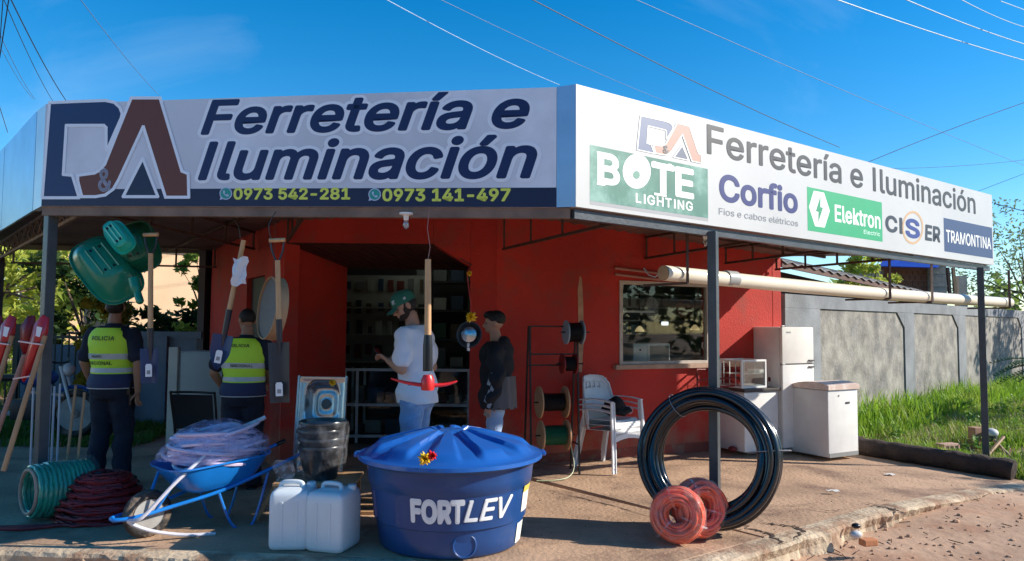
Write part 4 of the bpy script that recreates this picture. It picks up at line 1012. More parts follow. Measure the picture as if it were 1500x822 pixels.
cpl = pa + dv * .86; ob('coupling', MB().lathe([(rp_ * 1.01, -.05), (rp_ * 1.08, -.048), (rp_ * 1.08, .05), (rp_ * 1.01, .052)], 24, c=cpl, m=fq), PV, pipe, True, world=True)
ob('wire', MB().tube([pa + Vector((-.02, .02, .0)), pa + Vector((-.06, .05, -.03)), pa + Vector((-.10, .1, -.01)), pa + Vector((-.13, .16, .05))], .006, 6), mat('tangled_grey_wire', (.4, .35, .3), .5), pipe, True, world=True)
for i, t in enumerate((.03, .52, .66, .97)):
    c = pa + dv * t; hx_ = Vector((dv.y, -dv.x, 0)).normalized() * (rp_ + .02); zt_ = 2.30 if t < .9 else 2.27
    h = thing('pipe_hanger', ['rusty hanger at the capped left end of the cream pipe', 'rusty hanger holding the middle of the cream pipe near the fridge', 'pale hanger right of the fridge holding the cream pipe', 'rusty hanger at the far right end of the cream pipe'][i], 'bracket', c, group='hangers carrying the cream pipe')
    mm = RUST if i != 2 else mat('dusty_steel', (.36, .27, .2), .6)
    mb = MB().bar(c + hx_ + Vector((0, 0, -rp_ - .012)), Vector((c.x + hx_.x, c.y + hx_.y, zr(c.x) - .02)), .02); ob('rod', mb, mm, h, world=True)
    mb = MB().bar(c + hx_ + Vector((0, 0, -rp_ - .012)), c - hx_ * 5 + Vector((0, 0, -rp_ - .012)), .02); ob('arm', mb, RUST, h, world=True)
# ================================================================= APPLIANCES
def wallbox(name, label, cat, corner, w, d, h, rz=None, m=None, bev=.012):
    t = thing(name, label, cat, corner, R(28.4)); return t      # local +x along the wall to the right, +y towards the wall
fz = WHITEP
AL0 = mat('fitting_metal', (.45, .45, .45), .35, metal=.6)
t = thing('fridge', 'tall white two door fridge against the red shop wall', 'fridge', (3.37, 9.30, gz(3.6)), R(28.4))
ob('cabinet', MB().box((.29, .27, .80), (.578, .50, 1.53), bev=.012), fz, t, True)
ob('door', MB().box((.29, -.005, 1.335), (.572, .045, .46), bev=.014), fz, t, True); dd = ob('door', MB().box((.29, -.005, .575), (.572, .045, 1.03), bev=.014), fz, t, True)
ob('seal', MB().box((.29, .004, 1.098), (.56, .03, .012)), mat('grey_seal', (.10, .10, .10), .5), t)
for z in (1.06, 1.14): ob('handle', MB().box((.52, -.035, z), (.10, .02, .02), bev=.006), mat('dark_handle', (.06, .05, .05), .5), t)
ob('badge', MB().box((.12, -.03, 1.50), (.07, .004, .018)), AL0, t); ob('kick_grille', MB().box((.29, .012, .045), (.52, .02, .05)), mat('grey_grille', (.25, .25, .24), .6), t)
for z in (1.575, 1.10, .05): ob('hinge', MB().box((.03, -.012, z), (.05, .03, .014), bev=.003), AL0, t)
for k in range(5): ob('dent_streak', MB().box((-.0006, .08 + .09 * k, .5 + .13 * math.sin(k * 2)), (.002, .012, .22)), mat('rust_streak', (.40, .27, .17), .8), t)
ob('catch', MB().box((-.002, .18, .90), (.012, .03, .05)), mat('maroon_catch', (.15, .03, .03), .5), t)
t = thing('chest_cabinet', 'white chest with a dark worktop left of the fridge', 'chest', (2.83, 9.02, gz(2.9)), R(28.4))
ob('body', MB().box((.29, .22, .38), (.58, .42, .72), bev=.012), fz, t, True); ob('worktop', MB().box((.29, .215, .765), (.62, .46, .035), bev=.004), mat('dark_worktop', (.07, .06, .055), .5), t)
ob('vent', MB().box((.47, .007, .11), (.07, .01, .10)), BLACKM, t); ob('floor_clutter', MB().ball((-.06, .15, .05), (.05, .06, .035)), mat('maroon_rag', (.2, .03, .03), .7), t, True)
c0 = Vector((2.80, 9.04, .79))
t = thing('glass_display_case', 'small white framed glass display case on the dark worktop', 'display case', c0, R(28.4))
WF = mat('white_frame', (.8, .8, .78), .4); w_, d_, h_ = .40, .36, .345
for x in (0, w_):
    for y in (0, d_): ob('post', MB().bar((x, y, 0), (x, y, h_), .022), WF, t)
for z in (.011, h_ - .011):
    ob('rail', MB().bar((0, 0, z), (w_, 0, z), .024), WF, t); ob('rail', MB().bar((0, d_, z), (w_, d_, z), .022), WF, t)
    ob('rail', MB().bar((0, 0, z), (0, d_, z), .022), WF, t); ob('rail', MB().bar((w_, 0, z), (w_, d_, z), .022), WF, t)
ob('shelf', MB().box((w_ / 2, d_ / 2, .17), (w_ - .03, d_ - .03, .006)), WF, t); ob('base', MB().box((w_ / 2, d_ / 2, .03), (w_ - .03, d_ - .03, .01)), WF, t)
ob('glass', MB().box((w_ / 2, .0, h_ / 2), (w_ - .025, .004, h_ - .05)), GLASS, t); ob('glass', MB().box((0, d_ / 2, h_ / 2), (.004, d_ - .025, h_ - .05)), GLASS, t)
for x in (.1, .2, .3): ob('bar', MB().bar((0, x, .02), (0, x, h_ - .02), .006), WF, t)
tag(ob('paper_stack', MB().box((3.06, 9.30, .99), (.16, .12, .04), rz=R(28)), mat('paper', (.7, .68, .62), .8)), 'small stack of papers on the shelf of the glass display case', 'papers')
t = thing('chest_freezer', 'white freezer with a dusty rounded lid standing nearest the grass', 'freezer', (3.79, 8.90, gz(3.8)), R(28.9))
ob('body', MB().box((.28, .29, .42), (.545, .56, .80), bev=.018), fz, t, True)
def lidm():
    mb = MB(); n = 14
    for i in range(n + 1):
        y = .60 * i / n - .01; z = .825 + .085 * math.sin(PI * min(1, (i + 2.5) / (n + 2.5))) ** .6
        for x in (-.005, .565): mb.v.append(Vector((x, y, z)))
        for x in (-.005, .565): mb.v.append(Vector((x, y, .822)))
    for i in range(n): a = 4 * i; mb.f += [(a, a + 1, a + 5, a + 4), (a + 2, a, a + 4, a + 6), (a + 1, a + 3, a + 7, a + 5)]
    mb.f += [(0, 2, 3, 1), (4 * n, 4 * n + 1, 4 * n + 3, 4 * n + 2)]; return mb
ob('lid', lidm(), mat('dusty_pink_lid', (.66, .50, .42), .5, .15, 4, col2=(.75, .68, .62), c2t=.5), t, True)
ob('nameplate', MB().box((.36, .005, .66), (.07, .006, .022)), mat('dark_badge', (.08, .08, .09), .4), t)
ob('seal', MB().box((.28, .29, .822), (.55, .565, .008)), mat('grey_seal', (.10, .10, .10), .5), t); ob('lock', MB().lathe([(0, .004), (.012, .004), (.012, 0)], 12, c=(.20, .008, .75), m=frame((1, 0, 0), (0, -1, 0))), AL0, t); ob('kick_strip', MB().box((.28, .014, .045), (.53, .012, .05)), mat('grey_grille', (.25, .25, .24), .6), t)
ob('hinge', MB().box((.575, .42, .30), (.03, .03, .14), bev=.006), mat('pale_teal', (.3, .6, .6), .5), t)
# red metal bracket shelf on the wall
t = thing('red_metal_bracket', 'red metal wall rack just right of the window above the pipe coil', 'wall rack', WP(2.32), 0)
a = on_wall(997, 566, WP(0), WP(1)) + WN * .32; b = on_wall(1055, 562, WP(0), WP(1)) + WN * .32; a2 = on_wall(1017, 541, WP(0), WP(1)) + WN * .05; b2 = on_wall(1072, 541, WP(0), WP(1)) + WN * .05
RM_ = mat('red_rack_metal', (.20, .02, .02), .5)
for (u, v) in ((a, b), (a2, b2), (a, a2), (b, b2), (a + Vector((0, 0, .10)), b + Vector((0, 0, .1))), (a, a + Vector((0, 0, .1))), (b, b + Vector((0, 0, .1))), (a + Vector((0, 0, .1)), a2), (a.lerp(b, .5), a2.lerp(b2, .5))): ob('rod', MB().tube([u, v], .010, 6), RM_, t, True, world=True)
# ================================================================= PLASTIC CHAIRS (three stacked)
CW = mat('white_garden_plastic', (.72, .73, .74), .42, .06, 6)
def shell(grid, t=.006):
    ny = len(grid); nx = len(grid[0]); mb = MB()
    for row in grid: mb.v += [Vector(p) for p in row]
    for i in range(ny - 1):
        for j in range(nx - 1): a = i * nx + j; mb.f.append((a, a + 1, a + nx + 1, a + nx))
    me = bpy.data.meshes.new('s'); me.from_pydata([tuple(v) for v in mb.v], [], mb.f); r = evalmesh(me, [('SOLIDIFY', dict(thickness=t, offset=0))])
    out = MB().add([v.co.copy() for v in r.vertices], [tuple(p.vertices) for p in r.polygons]); bpy.data.meshes.remove(r); return out
def chair(label, z, top):
    t = thing('plastic_chair', label, 'chair', (1.09, 8.18, z), R(44), 'stacked white plastic chairs')
    seat = [[((-.225 + .45 * j / 10) * (1 - .10 * i / 8), -.23 + .43 * i / 8, .43 - .02 * i / 8 - .012 * math.sin(PI * j / 10) - (.05 * (1 - i) if i < 1 else 0)) for j in range(11)] for i in range(9)]
    ob('seat', shell(seat), CW, t, True)
    apron = [[((-.225 + .45 * j / 10), -.235, .40 - .045 * i - .03 * i * math.cos(PI * (j - 5) / 10) * -1 * .5) for j in range(11)] for i in range(3)]
    ob('apron', shell(apron), CW, t, True)
    if top:
        for k in range(3): ob('rib', MB().bar((-.14, -.241, .385 - k * .022), (.14, -.241, .385 - k * .022), .006), CW, t)
    def bp(u, v, off=0):     # backrest surface: u -1..1 across, v 0..1 up
        x = .235 * u * (1 - .10 * v * 0) * (1 - .35 * max(0, v - .75) * 2 * u * u); y = .20 + .10 * v - .085 * u * u; z = .42 + (.42 + .03 * (1 - u * u)) * v; return Vector((x, y + off, z))
    cols = [-1, -.86, -.62, -.55, -.34, -.27, -.035, .035, .27, .34, .55, .62, .86, 1]
    rows = [0, .16, .22, .62, .70, .88, 1]
    mb = MB()
    for i in range(len(rows) - 1):
        for j in range(len(cols) - 1):
            hole = (rows[i] in (.22,) or rows[i] == .70) and j in (1, 3, 5, 7, 9, 11) and top and not (rows[i] == .22)
            slot = rows[i] == .70 and j in (3, 5, 7, 9)
            if slot: continue
            q = [bp(cols[j], rows[i]), bp(cols[j + 1], rows[i]), bp(cols[j + 1], rows[i + 1]), bp(cols[j], rows[i + 1])]
            k = len(mb.v); mb.v += q + [p + Vector((0, .007, 0)) for p in q]
            mb.f += [(k, k + 1, k + 2, k + 3), (k + 7, k + 6, k + 5, k + 4), (k, k + 4, k + 5, k + 1), (k + 2, k + 6, k + 7, k + 3), (k + 1, k + 5, k + 6, k + 2), (k + 3, k + 7, k + 4, k)]
    ob('backrest', mb, CW, t)
    ob('back_rim', MB().tube([bp(-1, v) for v in (0, .3, .6, .85)] + [bp(u, 1) for u in (-.8, -.5, 0, .5, .8)] + [bp(1, v) for v in (.85, .6, .3, 0)], .012, 8), CW, t, True)
    for s_ in (-1, 1):
        ob('armrest', shell([[(s_ * (.235 + .045 * j - .0 * i), -.23 + .45 * i / 6, .625 + .02 * math.sin(PI * i / 6) - .005 * j * j) for j in range(2)] for i in range(7)], .012), CW, t, True)
        for (x, y, x2, y2, z1) in ((.25, -.22, .285, -.27, .62), (.215, .20, .25, .30, .44)):
            m2 = MB()
            for (w, kx) in ((.052, 0), (.030, 0)):
                pass
            a = Vector((s_ * x, y, z1)); b = Vector((s_ * x2, y2, 0)); m2.bar(a, b, .048, .014); m2.bar(a + Vector((-s_ * .02, 0, 0)), b + Vector((-s_ * .02, 0, 0)), .010, .040)
            ob('leg', m2, CW, t)
        if True: ob('arm_support', MB().bar((s_ * .23, .19, .45), (s_ * .255, .17, .63), .03, .012), CW, t)
for k in range(3): chair(['lowest of the three stacked white plastic chairs by the wall', 'middle of the three stacked white plastic chairs by the wall', 'top white plastic chair of the stack with a dark bag on it'][k], .055 * k, k == 2)
cm = Matrix.Translation((1.09, 8.18, .11)) @ Matrix.Rotation(R(44), 4, 'Z')
BG = mat('dark_cloth', (.008, .008, .010), .85, .2, 8, .3, 30)
mb = MB().ball((.02, -.06, .575), (.115, .10, .085)).ball((.06, -.10, .50), (.15, .10, .05)).ball((-.03, -.02, .53), (.11, .09, .08)); mb.xf(cm)
bg = blob('bag', mb, BG, None, .012, 4, deform=lambda c: c + Vector((.008 * math.sin(c.z * 60 + c.x * 30), 0, .006 * math.sin(c.x * 50)))); tag(bg, 'black and navy bag lying on the top plastic chair', 'bag')
tag(ob('wrapped_packet', MB().ball((0, 0, 0), (.045, .03, .04), 8, 6).xf(cm @ Matrix.Translation((.19, -.12, .50))), mat('pink_white_packet', (.7, .45, .45), .4, .3, 30)), 'small pink and white packet beside the bag on the chair', 'packet')
# ================================================================= RACK WITH CABLE REELS
rk = thing('reel_rack', 'black metal rack with cable reels against the red wall', 'rack', (.45, 7.85, 0), R(14))
LX, RX = -.28, .24
for x in (LX, RX):
    ob('upright', MB().bar((x, -.13, 0), (x, -.05, 1.53), .018), BLACKM, rk); ob('upright', MB().bar((x, .16, 0), (x, .0, 1.53), .018), BLACKM, rk)
    ob('crossbar', MB().bar((x, -.10, .30), (x, .12, .30), .014), BLACKM, rk)
for z, y in ((1.53, -.03), (1.24, -.065), (1.12, .03)): ob('crossbar', MB().bar((LX, y, z), (RX, y, z), .016), BLACKM, rk)
RW = wm(rk)
def reel(label, x0, x1, z, rf, rd, fmm, dmm, hub=None):
    loc = RW @ Vector(((x0 + x1) / 2, -.10, z)); t = thing('cable_reel', label, 'cable reel', loc, R(14), 'cable reels on the black rack'); w = (x1 - x0) / 2; X = frame((0, 1, 0), (1, 0, 0))
    for s_ in (-1, 1): ob('flange', MB().lathe([(0, -.007), (rf, -.007), (rf, .007), (0, .007)], 36, c=(s_ * w, 0, 0), m=X), fmm, t, True, ang=30)
    mb = MB(); n = int((2 * w - .02) / .012)
    pr = []
    for k in range(n): z_ = -w + .01 + k * .012; pr += [(rd - .004, z_), (rd + .002, z_ + .006)]
    ob('cable', MB().lathe([(0, -w + .008)] + pr + [(0, w - .008)], 32, m=X), dmm, t, True, ang=60)
    ob('axle', MB().tube([(-w - .06, 0, 0), (w + .09, 0, 0)], .008, 8), BLACKM, t, True)
    if hub: ob('hub_label', MB().lathe([(0, .010), (rf * .55, .010), (rf * .55, .008)], 24, c=(w, 0, 0), m=X), hub, t, True)
TAN = mat('plywood_flange', (.52, .30, .16), .7, .15, 8)
reel('topmost cable reel with pale blue flanges and black cable', .10, .27, 1.47, .125, .10, mat('pale_blue_flange', (.25, .33, .38), .5), mat('black_cable', (.012, .012, .014), .4), mat('yellow_hub', (.75, .5, .05), .5))
reel('small reel with red flange and black cable, second from the top', .06, .20, 1.14, .105, .075, mat('dark_red_flange', (.22, .02, .02), .5), mat('black_cable', (.012, .012, .014), .4))
reel('wooden reel of black cable, above the green one', -.19, .09, .745, .165, .09, TAN, mat('black_cable', (.012, .012, .014), .4))
reel('lowest wooden reel holding green cable', -.17, .11, .405, .155, .10, TAN, mat('green_cable', (.01, .10, .05), .4))
wp = [(.12, -.2, .33), (.13, -.28, .12), (.05, -.36, .03), (-.12, -.42, .012), (-.3, -.4, .012)]
tag(ob('loose_cable', MB().tube(cr([RW @ Vector(p) for p in wp], 8), .006, 6), mat('pale_green_cable', (.45, .5, .3), .5), None, True), 'pale loose cable end drooping from the lowest reel to the ground', 'cable')
# ================================================================= THINGS HANGING FROM THE CANOPY
def line(px0, py0, px1, py1, y): return [D(px0, py0, y), D(px1, py1, y)]
def hangwire(name, label, pts, r=.004, m=None):
    return tag(ob(name, MB().tube(pts, r, 5), m or mat('dark_wire', (.04, .035, .03), .5), None, True), label, 'wire')
# mattock
MY = 5.12; MR = mat('red_tool_paint', (.66, .02, .02), .35, .1, 8, coat=.3)
top = D(627, 380, MY); bot = D(626.5, 562, MY)
mt_ = thing('mattock', 'mattock with wooden handle and thin red head hanging before the entrance', 'mattock', top)
ob('handle', MB().tube([top, top.lerp(bot, .3), top.lerp(bot, .62)], [.021, .0225, .024], 14), WOOD, mt_, True, world=True)
ob('sleeve', MB().tube([top.lerp(bot, .61), top.lerp(bot, .70), top.lerp(bot, .9)], [.026, .033, .034], 14), BLACKP, mt_, True, world=True)
hd = D(626.5, 562, MY)
ob('socket', MB().tube([hd + Vector((0, 0, .06)), hd + Vector((0, 0, .03)), hd + Vector((0, 0, -.03)), hd + Vector((0, 0, -.045))], [.030, .045, .047, .042], 14), MR, mt_, True, world=True)
mb = MB(); hl_ = cr([hd + Vector((-.25, -.02, .035)), hd + Vector((-.14, -.01, .005)), hd + Vector((0, 0, -.012)), hd + Vector((.12, .03, -.008)), hd + Vector((.20, .05, .015))], 6)
mb.tube(hl_, [.004 + .010 * math.sin(PI * min(1, i / (len(hl_) - 1) * 1.0)) ** .7 for i in range(len(hl_))], 8); ob('head', mb, MR, mt_, True, world=True)
hangwire('hanging_string', 'thin string holding up the mattock', [D(629, 306, MY), D(626, 335, MY), D(630, 362, MY), top], .0028, mat('grey_string', (.35, .2, .18), .8))
BS = mat('dark_shovel_steel', (.030, .035, .045), .38, .15, 8); BSB = mat('navy_shovel_blade', (.020, .045, .13), .38, .1, 8); LB = ink('white_tag', 'dfe3e6')
def shovel(label, cx, yt, yb, y, w, hs, bs, blade_m, tilt=0, pointed=False, grip=True, rzt=0, px2=None):
    a = D(cx, yt, y); b = D(px2 or cx, yb, y); dv = (b - a); Ln = dv.length; z = -dv.normalized()
    t = thing('shovel', label, 'shovel', a, group='shovels hanging under the front sign'); f = frame((1, 0, 0), z)
    P = lambda x, yy, s: b + f @ Vector((x, yy, s))      # s measured up from the tip
    if grip:
        ob('grip', MB().tube([P(-.058, 0, Ln - .01), P(.058, 0, Ln - .01)], .016, 10), WOOD, t, True, world=True)
        for s_ in (-1, 1): ob('yoke', MB().tube(cr([P(s_ * .05, 0, Ln - .01), P(s_ * .04, 0, Ln - .09), P(s_ * .008, 0, Ln - .17)], 5), .007, 6), BS, t, True, world=True)
    ob('handle', MB().tube([P(0, 0, Ln - (.16 if grip else 0)), P(0, 0, hs)], [.019, .020], 12), WOOD, t, True, world=True)
    ob('socket', MB().tube([P(0, 0, hs + .01), P(0, .005, bs + .02), P(0, .012, bs - .10)], [.024, .021, .008], 12), BS, t, True, world=True)
    rows = []; m = 12; nC = 8
    for i in range(m + 1):
        s = bs * i / m; hw = w / 2 * (1 - (.10 * (1 - i / m)))
        if pointed: hw = w / 2 * min(1, math.sin(min(1, (i + .4) / (m * .62)) * PI / 2)) 
        rows.append([P(hw * (2 * j / nC - 1), .028 * (1 - (2 * j / nC - 1) ** 2) - .02, s) for j in range(nC + 1)])
    mbs = shell(rows, .004); bl = ob('blade', mbs, blade_m, t, True, world=True)
    q = [P(x, -.026, s) for (x, s) in ((-.026, .05), (.026, .05), (.026, .135), (.018, .15), (-.018, .15), (-.026, .135))]; ob('price_tag', MB().add(q, [tuple(range(6))]), LB, t, world=True)
    ob('tag_print', MB().add([P(x, -.0275, s) for (x, s) in ((-.014, .07), (.014, .07), (.014, .10), (-.014, .10))], [(0, 1, 2, 3)]), ink('tag_print', '8a8f93'), t, world=True)
    return t
shovel('navy square shovel with wooden handle hanging right of the first policeman', 221, 342, 561, 5.85, .145, .42, .27, BSB, px2=220)
shovel('black square shovel with long shaft hanging in front of the second policeman', 406, 350, 590, 5.45, .155, .60, .44, BS, px2=411)
t3 = shovel('navy round point shovel hung aslant with a white paper on its handle', 357, 352, 541, 5.75, .16, .46, .27, BSB, pointed=True, px2=318, grip=False)
# paper wrapped on the third shovel's handle
c = D(353, 398, 5.68); mb = MB(); nn = 6
rows = [[Vector((c.x - .055 + .11 * j / 5 + .008 * math.sin(i * 2), c.y - .03 + .02 * math.sin(j * 1.4 + i), c.z + .105 - .21 * i / 6 - .012 * math.sin(j * 1.1))) for j in range(6)] for i in range(7)]
tag(ob('paper_sheet', shell(rows, .002), mat('white_paper', (.75, .75, .78), .8, .05, 6), None, True), 'crumpled white paper wrapped on the handle of the slanted shovel', 'paper')
for (x0, y0, x1, y1, yy, lb) in ((222, 340, 236, 310, 5.85, 'wire loop holding the navy square shovel'), (352, 350, 335, 312, 5.75, 'wire loop holding the slanted shovel'), (397, 350, 404, 310, 5.45, 'thin wire holding the black square shovel')):
    hangwire('hanging_wire', lb, cr([D(x0, y0, yy), D(x0 - 3, (y0 + y1) / 2, yy), D(x1, y1, yy + .05)], 5), .0035)
a = D(357, 352, 5.75)
# round sieve
sc_ = D(399, 452, 5.75); sv = thing('round_sieve', 'round wooden sieve with grey mesh hanging behind the black shovel', 'sieve', sc_)
f = frame((0, 0, 1), (-.80, -.56, .1)); ob('rim', MB().lathe([(.235, -.045), (.245, -.045), (.245, .045), (.235, .045)], 48, m=f, close=True), WOOD2, sv, True, ang=40)
mesh_m = mat('grey_wire_mesh', (.15, .145, .145), .6, .15, 60)
ob('mesh_face', MB().lathe([(0, .030), (.12, .034), (.234, .030)], 48, m=f), mesh_m, sv, True)
ob('back_face', MB().lathe([(.234, -.034), (.12, -.04), (0, -.036)], 48, m=f), mat('tan_woven_back', (.36, .22, .12), .7, .2, 20, .4, 50), sv, True)
hangwire('hanging_wire', 'thin wire holding the round sieve', [sc_ + Vector((0, 0, .245)), D(404, 312, 5.8)], .002)
# green wheelbarrow trays
GT = mat('green_plastic_tray', (.008, .22, .135), .30, .08, 5, .03, 12, coat=.3); GTD = mat('dark_green_plastic_tray', (.006, .12, .07), .35, .08, 5, coat=.2)
def gtray(label, c, n, up, L0, W0, L1, W1, dz, m):
    t = thing('tray', label, 'tray', c, group='green plastic trays hanging at the left'); f = frame(up, n); o = ob('shell', tray(L0, W0, L1, W1, dz, e=.62).xf(f), m, t, True, ang=60)
    ob('rim', MB().tube([f @ Vector((L1 * .515 * math.copysign(abs(math.cos(a)) ** .62, math.cos(a)), W1 * .52 * math.copysign(abs(math.sin(a)) ** .62, math.sin(a)), dz)) for a in [2 * PI * i / 48 for i in range(48)]], .010, 8, closed=True), m, t, True)
    for q in (-.28, 0, .28): ob('rib', MB().bar(f @ Vector((-L0 * .36, W0 * q, -.001)), f @ Vector((L0 * .36, W0 * q, -.001)), .014, .014), m, t)
    for (u, v) in ((-.3, -.14), (.3, -.14), (-.3, .14), (.3, .14)): ob('bolt_hole', MB().lathe([(0, -.004), (.010, -.004), (.012, .002)], 10, c=f @ Vector((L0 * u, W0 * v * 1.1, -.002)), m=f), BLACKM, t)
    return t
gtray('largest green plastic tray hanging with its belly towards the street', D(150, 378, 6.0), (-.25, .80, -.40), (.62, 0, -.78), .36, .24, .64, .38, .20, GT)
gtray('small bright green tray hanging above the largest one', D(167, 342, 5.75), (.1, .9, -.3), (.66, 0, -.72), .26, .11, .30, .15, .08, mat('bright_green_plastic', (.02, .42, .28), .28, .06, 5, coat=.3))
gtray('dark round green tray hanging behind the small bright one', D(192, 362, 6.05), (-.1, .9, .1), (.3, 0, -.9), .22, .20, .40, .30, .16, GTD)
tag(ob('green_nozzle', MB().tube(cr([D(196, 408, 5.95), D(201, 428, 5.93), D(206, 444, 5.9)], 5), [.045] * 5 + [.03] * 5 + [.02], 12), GT, None, True), 'pointed green plastic piece hanging below the largest tray', 'tray spout')
hangwire('hanging_wire', 'wire tying the green trays to the canopy', cr([D(150, 312, 6.0), D(160, 330, 5.95), D(172, 350, 5.9)], 4), .003)
# lamp reflector chain at the right of the entrance
CY = 6.6
ln = thing('hanging_lamp', 'round glass work lamp hung on a chain right of the entrance', 'lamp', D(686, 490, CY))
lc = D(687, 490, CY)
fl = frame((0, 0, 1), (-.25, -.96, .1)); ob('shade', MB().lathe([(.02, -.08), (.06, -.07), (.115, -.01), (.12, .0), (.112, .0), (.06, -.05)], 28, c=lc, m=fl), mat('dark_grey_enamel', (.03, .032, .035), .4), ln, True, world=True)
ob('reflector', MB().lathe([(.075, -.02), (.07, .004), (.045, .012), (0, .016)], 24, c=lc, m=fl), mat('silver_reflector', (.5, .52, .54), .2, metal=.9), ln, True, world=True)
ob('cord', MB().tube([D(688, 392, CY), D(684, 400, CY), D(687, 425, CY), D(690, 445, CY), D(690, 470, CY)], .005, 6), mat('red_cord', (.4, .02, .02), .5), ln, True, world=True)
p = D(688, 401, CY); bow(p, 'orange foil bow at the top of the hanging lamp cord', .5, False, nrm=(0, -1, 0)); p = D(690, 465, CY - .04); bow(p, 'yellow foil bow just above the hanging work lamp', .95, False, nrm=(0, -1, .2))
tag(ob('plug', MB().tube([D(686, 503, CY), D(686, 514, CY)], .012, 8), WHITEP, None, True), 'small white plug hanging below the work lamp', 'plug')
# ================================================================= LEFT: diggers, rods, sticks
def digger(label, x_shift, red_only=False, yy=5.75, grp='post hole diggers leaning at far left'):
    t = thing('post_hole_digger', label, 'digger', D(45 + x_shift, 500, yy), group=grp)
    PKW = mat('pink_brown_wood', (.40, .19, .13), .55, .15, 12, streak=True)
    DR = mat('red_digger_steel', (.50, .012, .02), .3, .1, 7, coat=.3)
    for k, (x0, y0, x1, y1, dy) in enumerate(((66, 492, 5, 690, -.05), (36, 520, -6, 640, .06))):
        ob('handle', MB().tube([D(x0 + x_shift, y0, yy + dy), D(x1 + x_shift, y1, yy + dy - .15)], .019, 10), PKW if k else WOOD2, t, True, world=True)
    for k, (pts, dy, dk) in enumerate(((((30, 478), (40, 463), (50, 462), (52, 480), (44, 512), (34, 520), (29, 505)), .05, 1), (((42, 505), (50, 475), (62, 461), (71, 466), (69, 488), (58, 512), (48, 540), (34, 560), (30, 552)), -.04, 0))):
        m = DR if not dk else mat('dark_red_steel', (.22, .008, .012), .4)
        n = len(pts); mb = MB(); c = sum((Vector(p) for p in pts), Vector((0, 0))) / n
        fv = [D(x + x_shift, y, yy + dy) for x, y in pts]; cv = D(c.x + x_shift, c.y, yy + dy - .05); bv = D(c.x + x_shift, c.y, yy + dy - .035)
        mb.add(fv + [cv], [(i, (i + 1) % n, n) for i in range(n)]); mb.add([v + Vector((0, .012, 0)) for v in fv] + [bv], [((i + 1) % n, i, n) for i in range(n)])
        mb.f += [(i, n + 1 + i, n + 1 + (i + 1) % n, (i + 1) % n) for i in range(n)]
        ob('blade', mb, m, t, True, world=True, ang=70)
    q = [D(x + x_shift, y, yy - .12) for x, y in ((54, 478), (62, 480), (58, 494), (52, 492))]; ob('price_tag', MB().add(q, [(3, 2, 1, 0)]), LB, t, world=True)
    for y in (500, 555): ob('strap', MB().bar(D((28 if y < 520 else 20) + x_shift, y, yy - .09), D((62 if y < 520 else 46) + x_shift, y + (5 if y < 520 else -4), yy - .09), .022, .01), mat('pink_strap', (.75, .55, .5), .6), t, world=True)
    return t
digger('red bladed post hole digger leaning against the left canopy post', 0); digger('red post hole digger mostly cut off by the left edge', -48, yy=5.9)
ob_r = mat('blue_white_rod', (.42, .50, .60), .4)
for i, (x0, x1, y0) in enumerate(((49, 44, 568), (67, 62, 564), (74, 69, 564), (80, 74, 566), (88, 83, 562))):
    a = D(x0, y0, 6.25); b = G(x1, 727); b = Vector((D(x1, 700, 6.2).x, 6.2, .005))
    tag(ob('steel_rod', MB().tube([a, b], .0085, 8), ob_r, None, True), ['first pale rod from the left, apart from the bundle', 'second pale rod from the left, behind the post', 'third pale rod, at the middle of the bundle', 'fourth pale rod from the left in the bundle', 'rightmost pale rod of the bundle by the left post'][i], 'rod', 'pale rods leaning behind the left post')
tag(ob('rod_rail', MB().bar(D(40, 574, 6.27), D(92, 579, 6.27), .02), mat('pale_rail', (.5, .42, .36), .6)), 'short pale rail the rods lean on at the left post', 'rail')
for i, (x0, y0, x1, y1) in enumerate(((111, 565, 98, 676), (124, 575, 112, 690))):
    tag(ob('wooden_stick', MB().tube([D(x0, y0, 6.3), D(x1, y1, 6.1).lerp(D(x0, y0, 6.3), -.12)], .011, 8), WOOD2, None, True), ['left of the two thin wooden sticks beside the first policeman', 'right thin wooden stick touching the first policeman'][i], 'stick', 'wooden sticks leaning at the left')
# ================================================================= CABINET AND BLACK CHAIR BEHIND
t = thing('grey_cabinet', 'tall pale grey cabinet standing behind the wheelbarrow', 'cabinet', (-3.50, 8.35, 0), R(-8))
ob('body', MB().box((0, .2, .62), (.56, .4, 1.20), bev=.01), mat('pale_grey_enamel', (.33, .34, .33), .5, .08, 3), t, True)
ob('door', MB().box((.03, -.01, .62), (.50, .02, 1.16), bev=.006), mat('pale_grey_enamel', (.33, .34, .33), .5), t, True)
ob('lit_edge_strip', MB().box((-.31, .0, .64), (.11, .06, 1.25), bev=.004), mat('lit_edge_cream', (.5, .48, .42), .5), t)  # paler strip: light on the left edge is put into its colour
t = thing('metal_chair', 'black tube frame chair with mesh back behind the wheelbarrow', 'chair', (-3.08, 7.55, 0), R(172))
bf = cr([(-.22, .20, .02), (-.22, .19, .45), (-.23, .26, .82), (-.19, .27, .86), (.19, .27, .86), (.23, .26, .82), (.22, .19, .45), (.22, .20, .02)], 5); ob('frame', MB().tube(bf, .012, 8), BLACKM, t, True)
ob('backrest', shell([[(-.21 + .42 * j / 4, .205 + .055 * i / 4 + .01, .50 + .34 * i / 4) for j in range(5)] for i in range(5)], .004), mat('black_mesh_cloth', (.02, .02, .022), .8), t, True)
ob('seat', MB().box((0, -.02, .45), (.44, .44, .03), bev=.01), mat('black_mesh_cloth', (.02, .02, .022), .8), t, True)
for s_ in (-1, 1): ob('leg', MB().tube([(s_ * .21, -.22, .44), (s_ * .22, -.24, .01)], .012, 8), BLACKM, t, True)
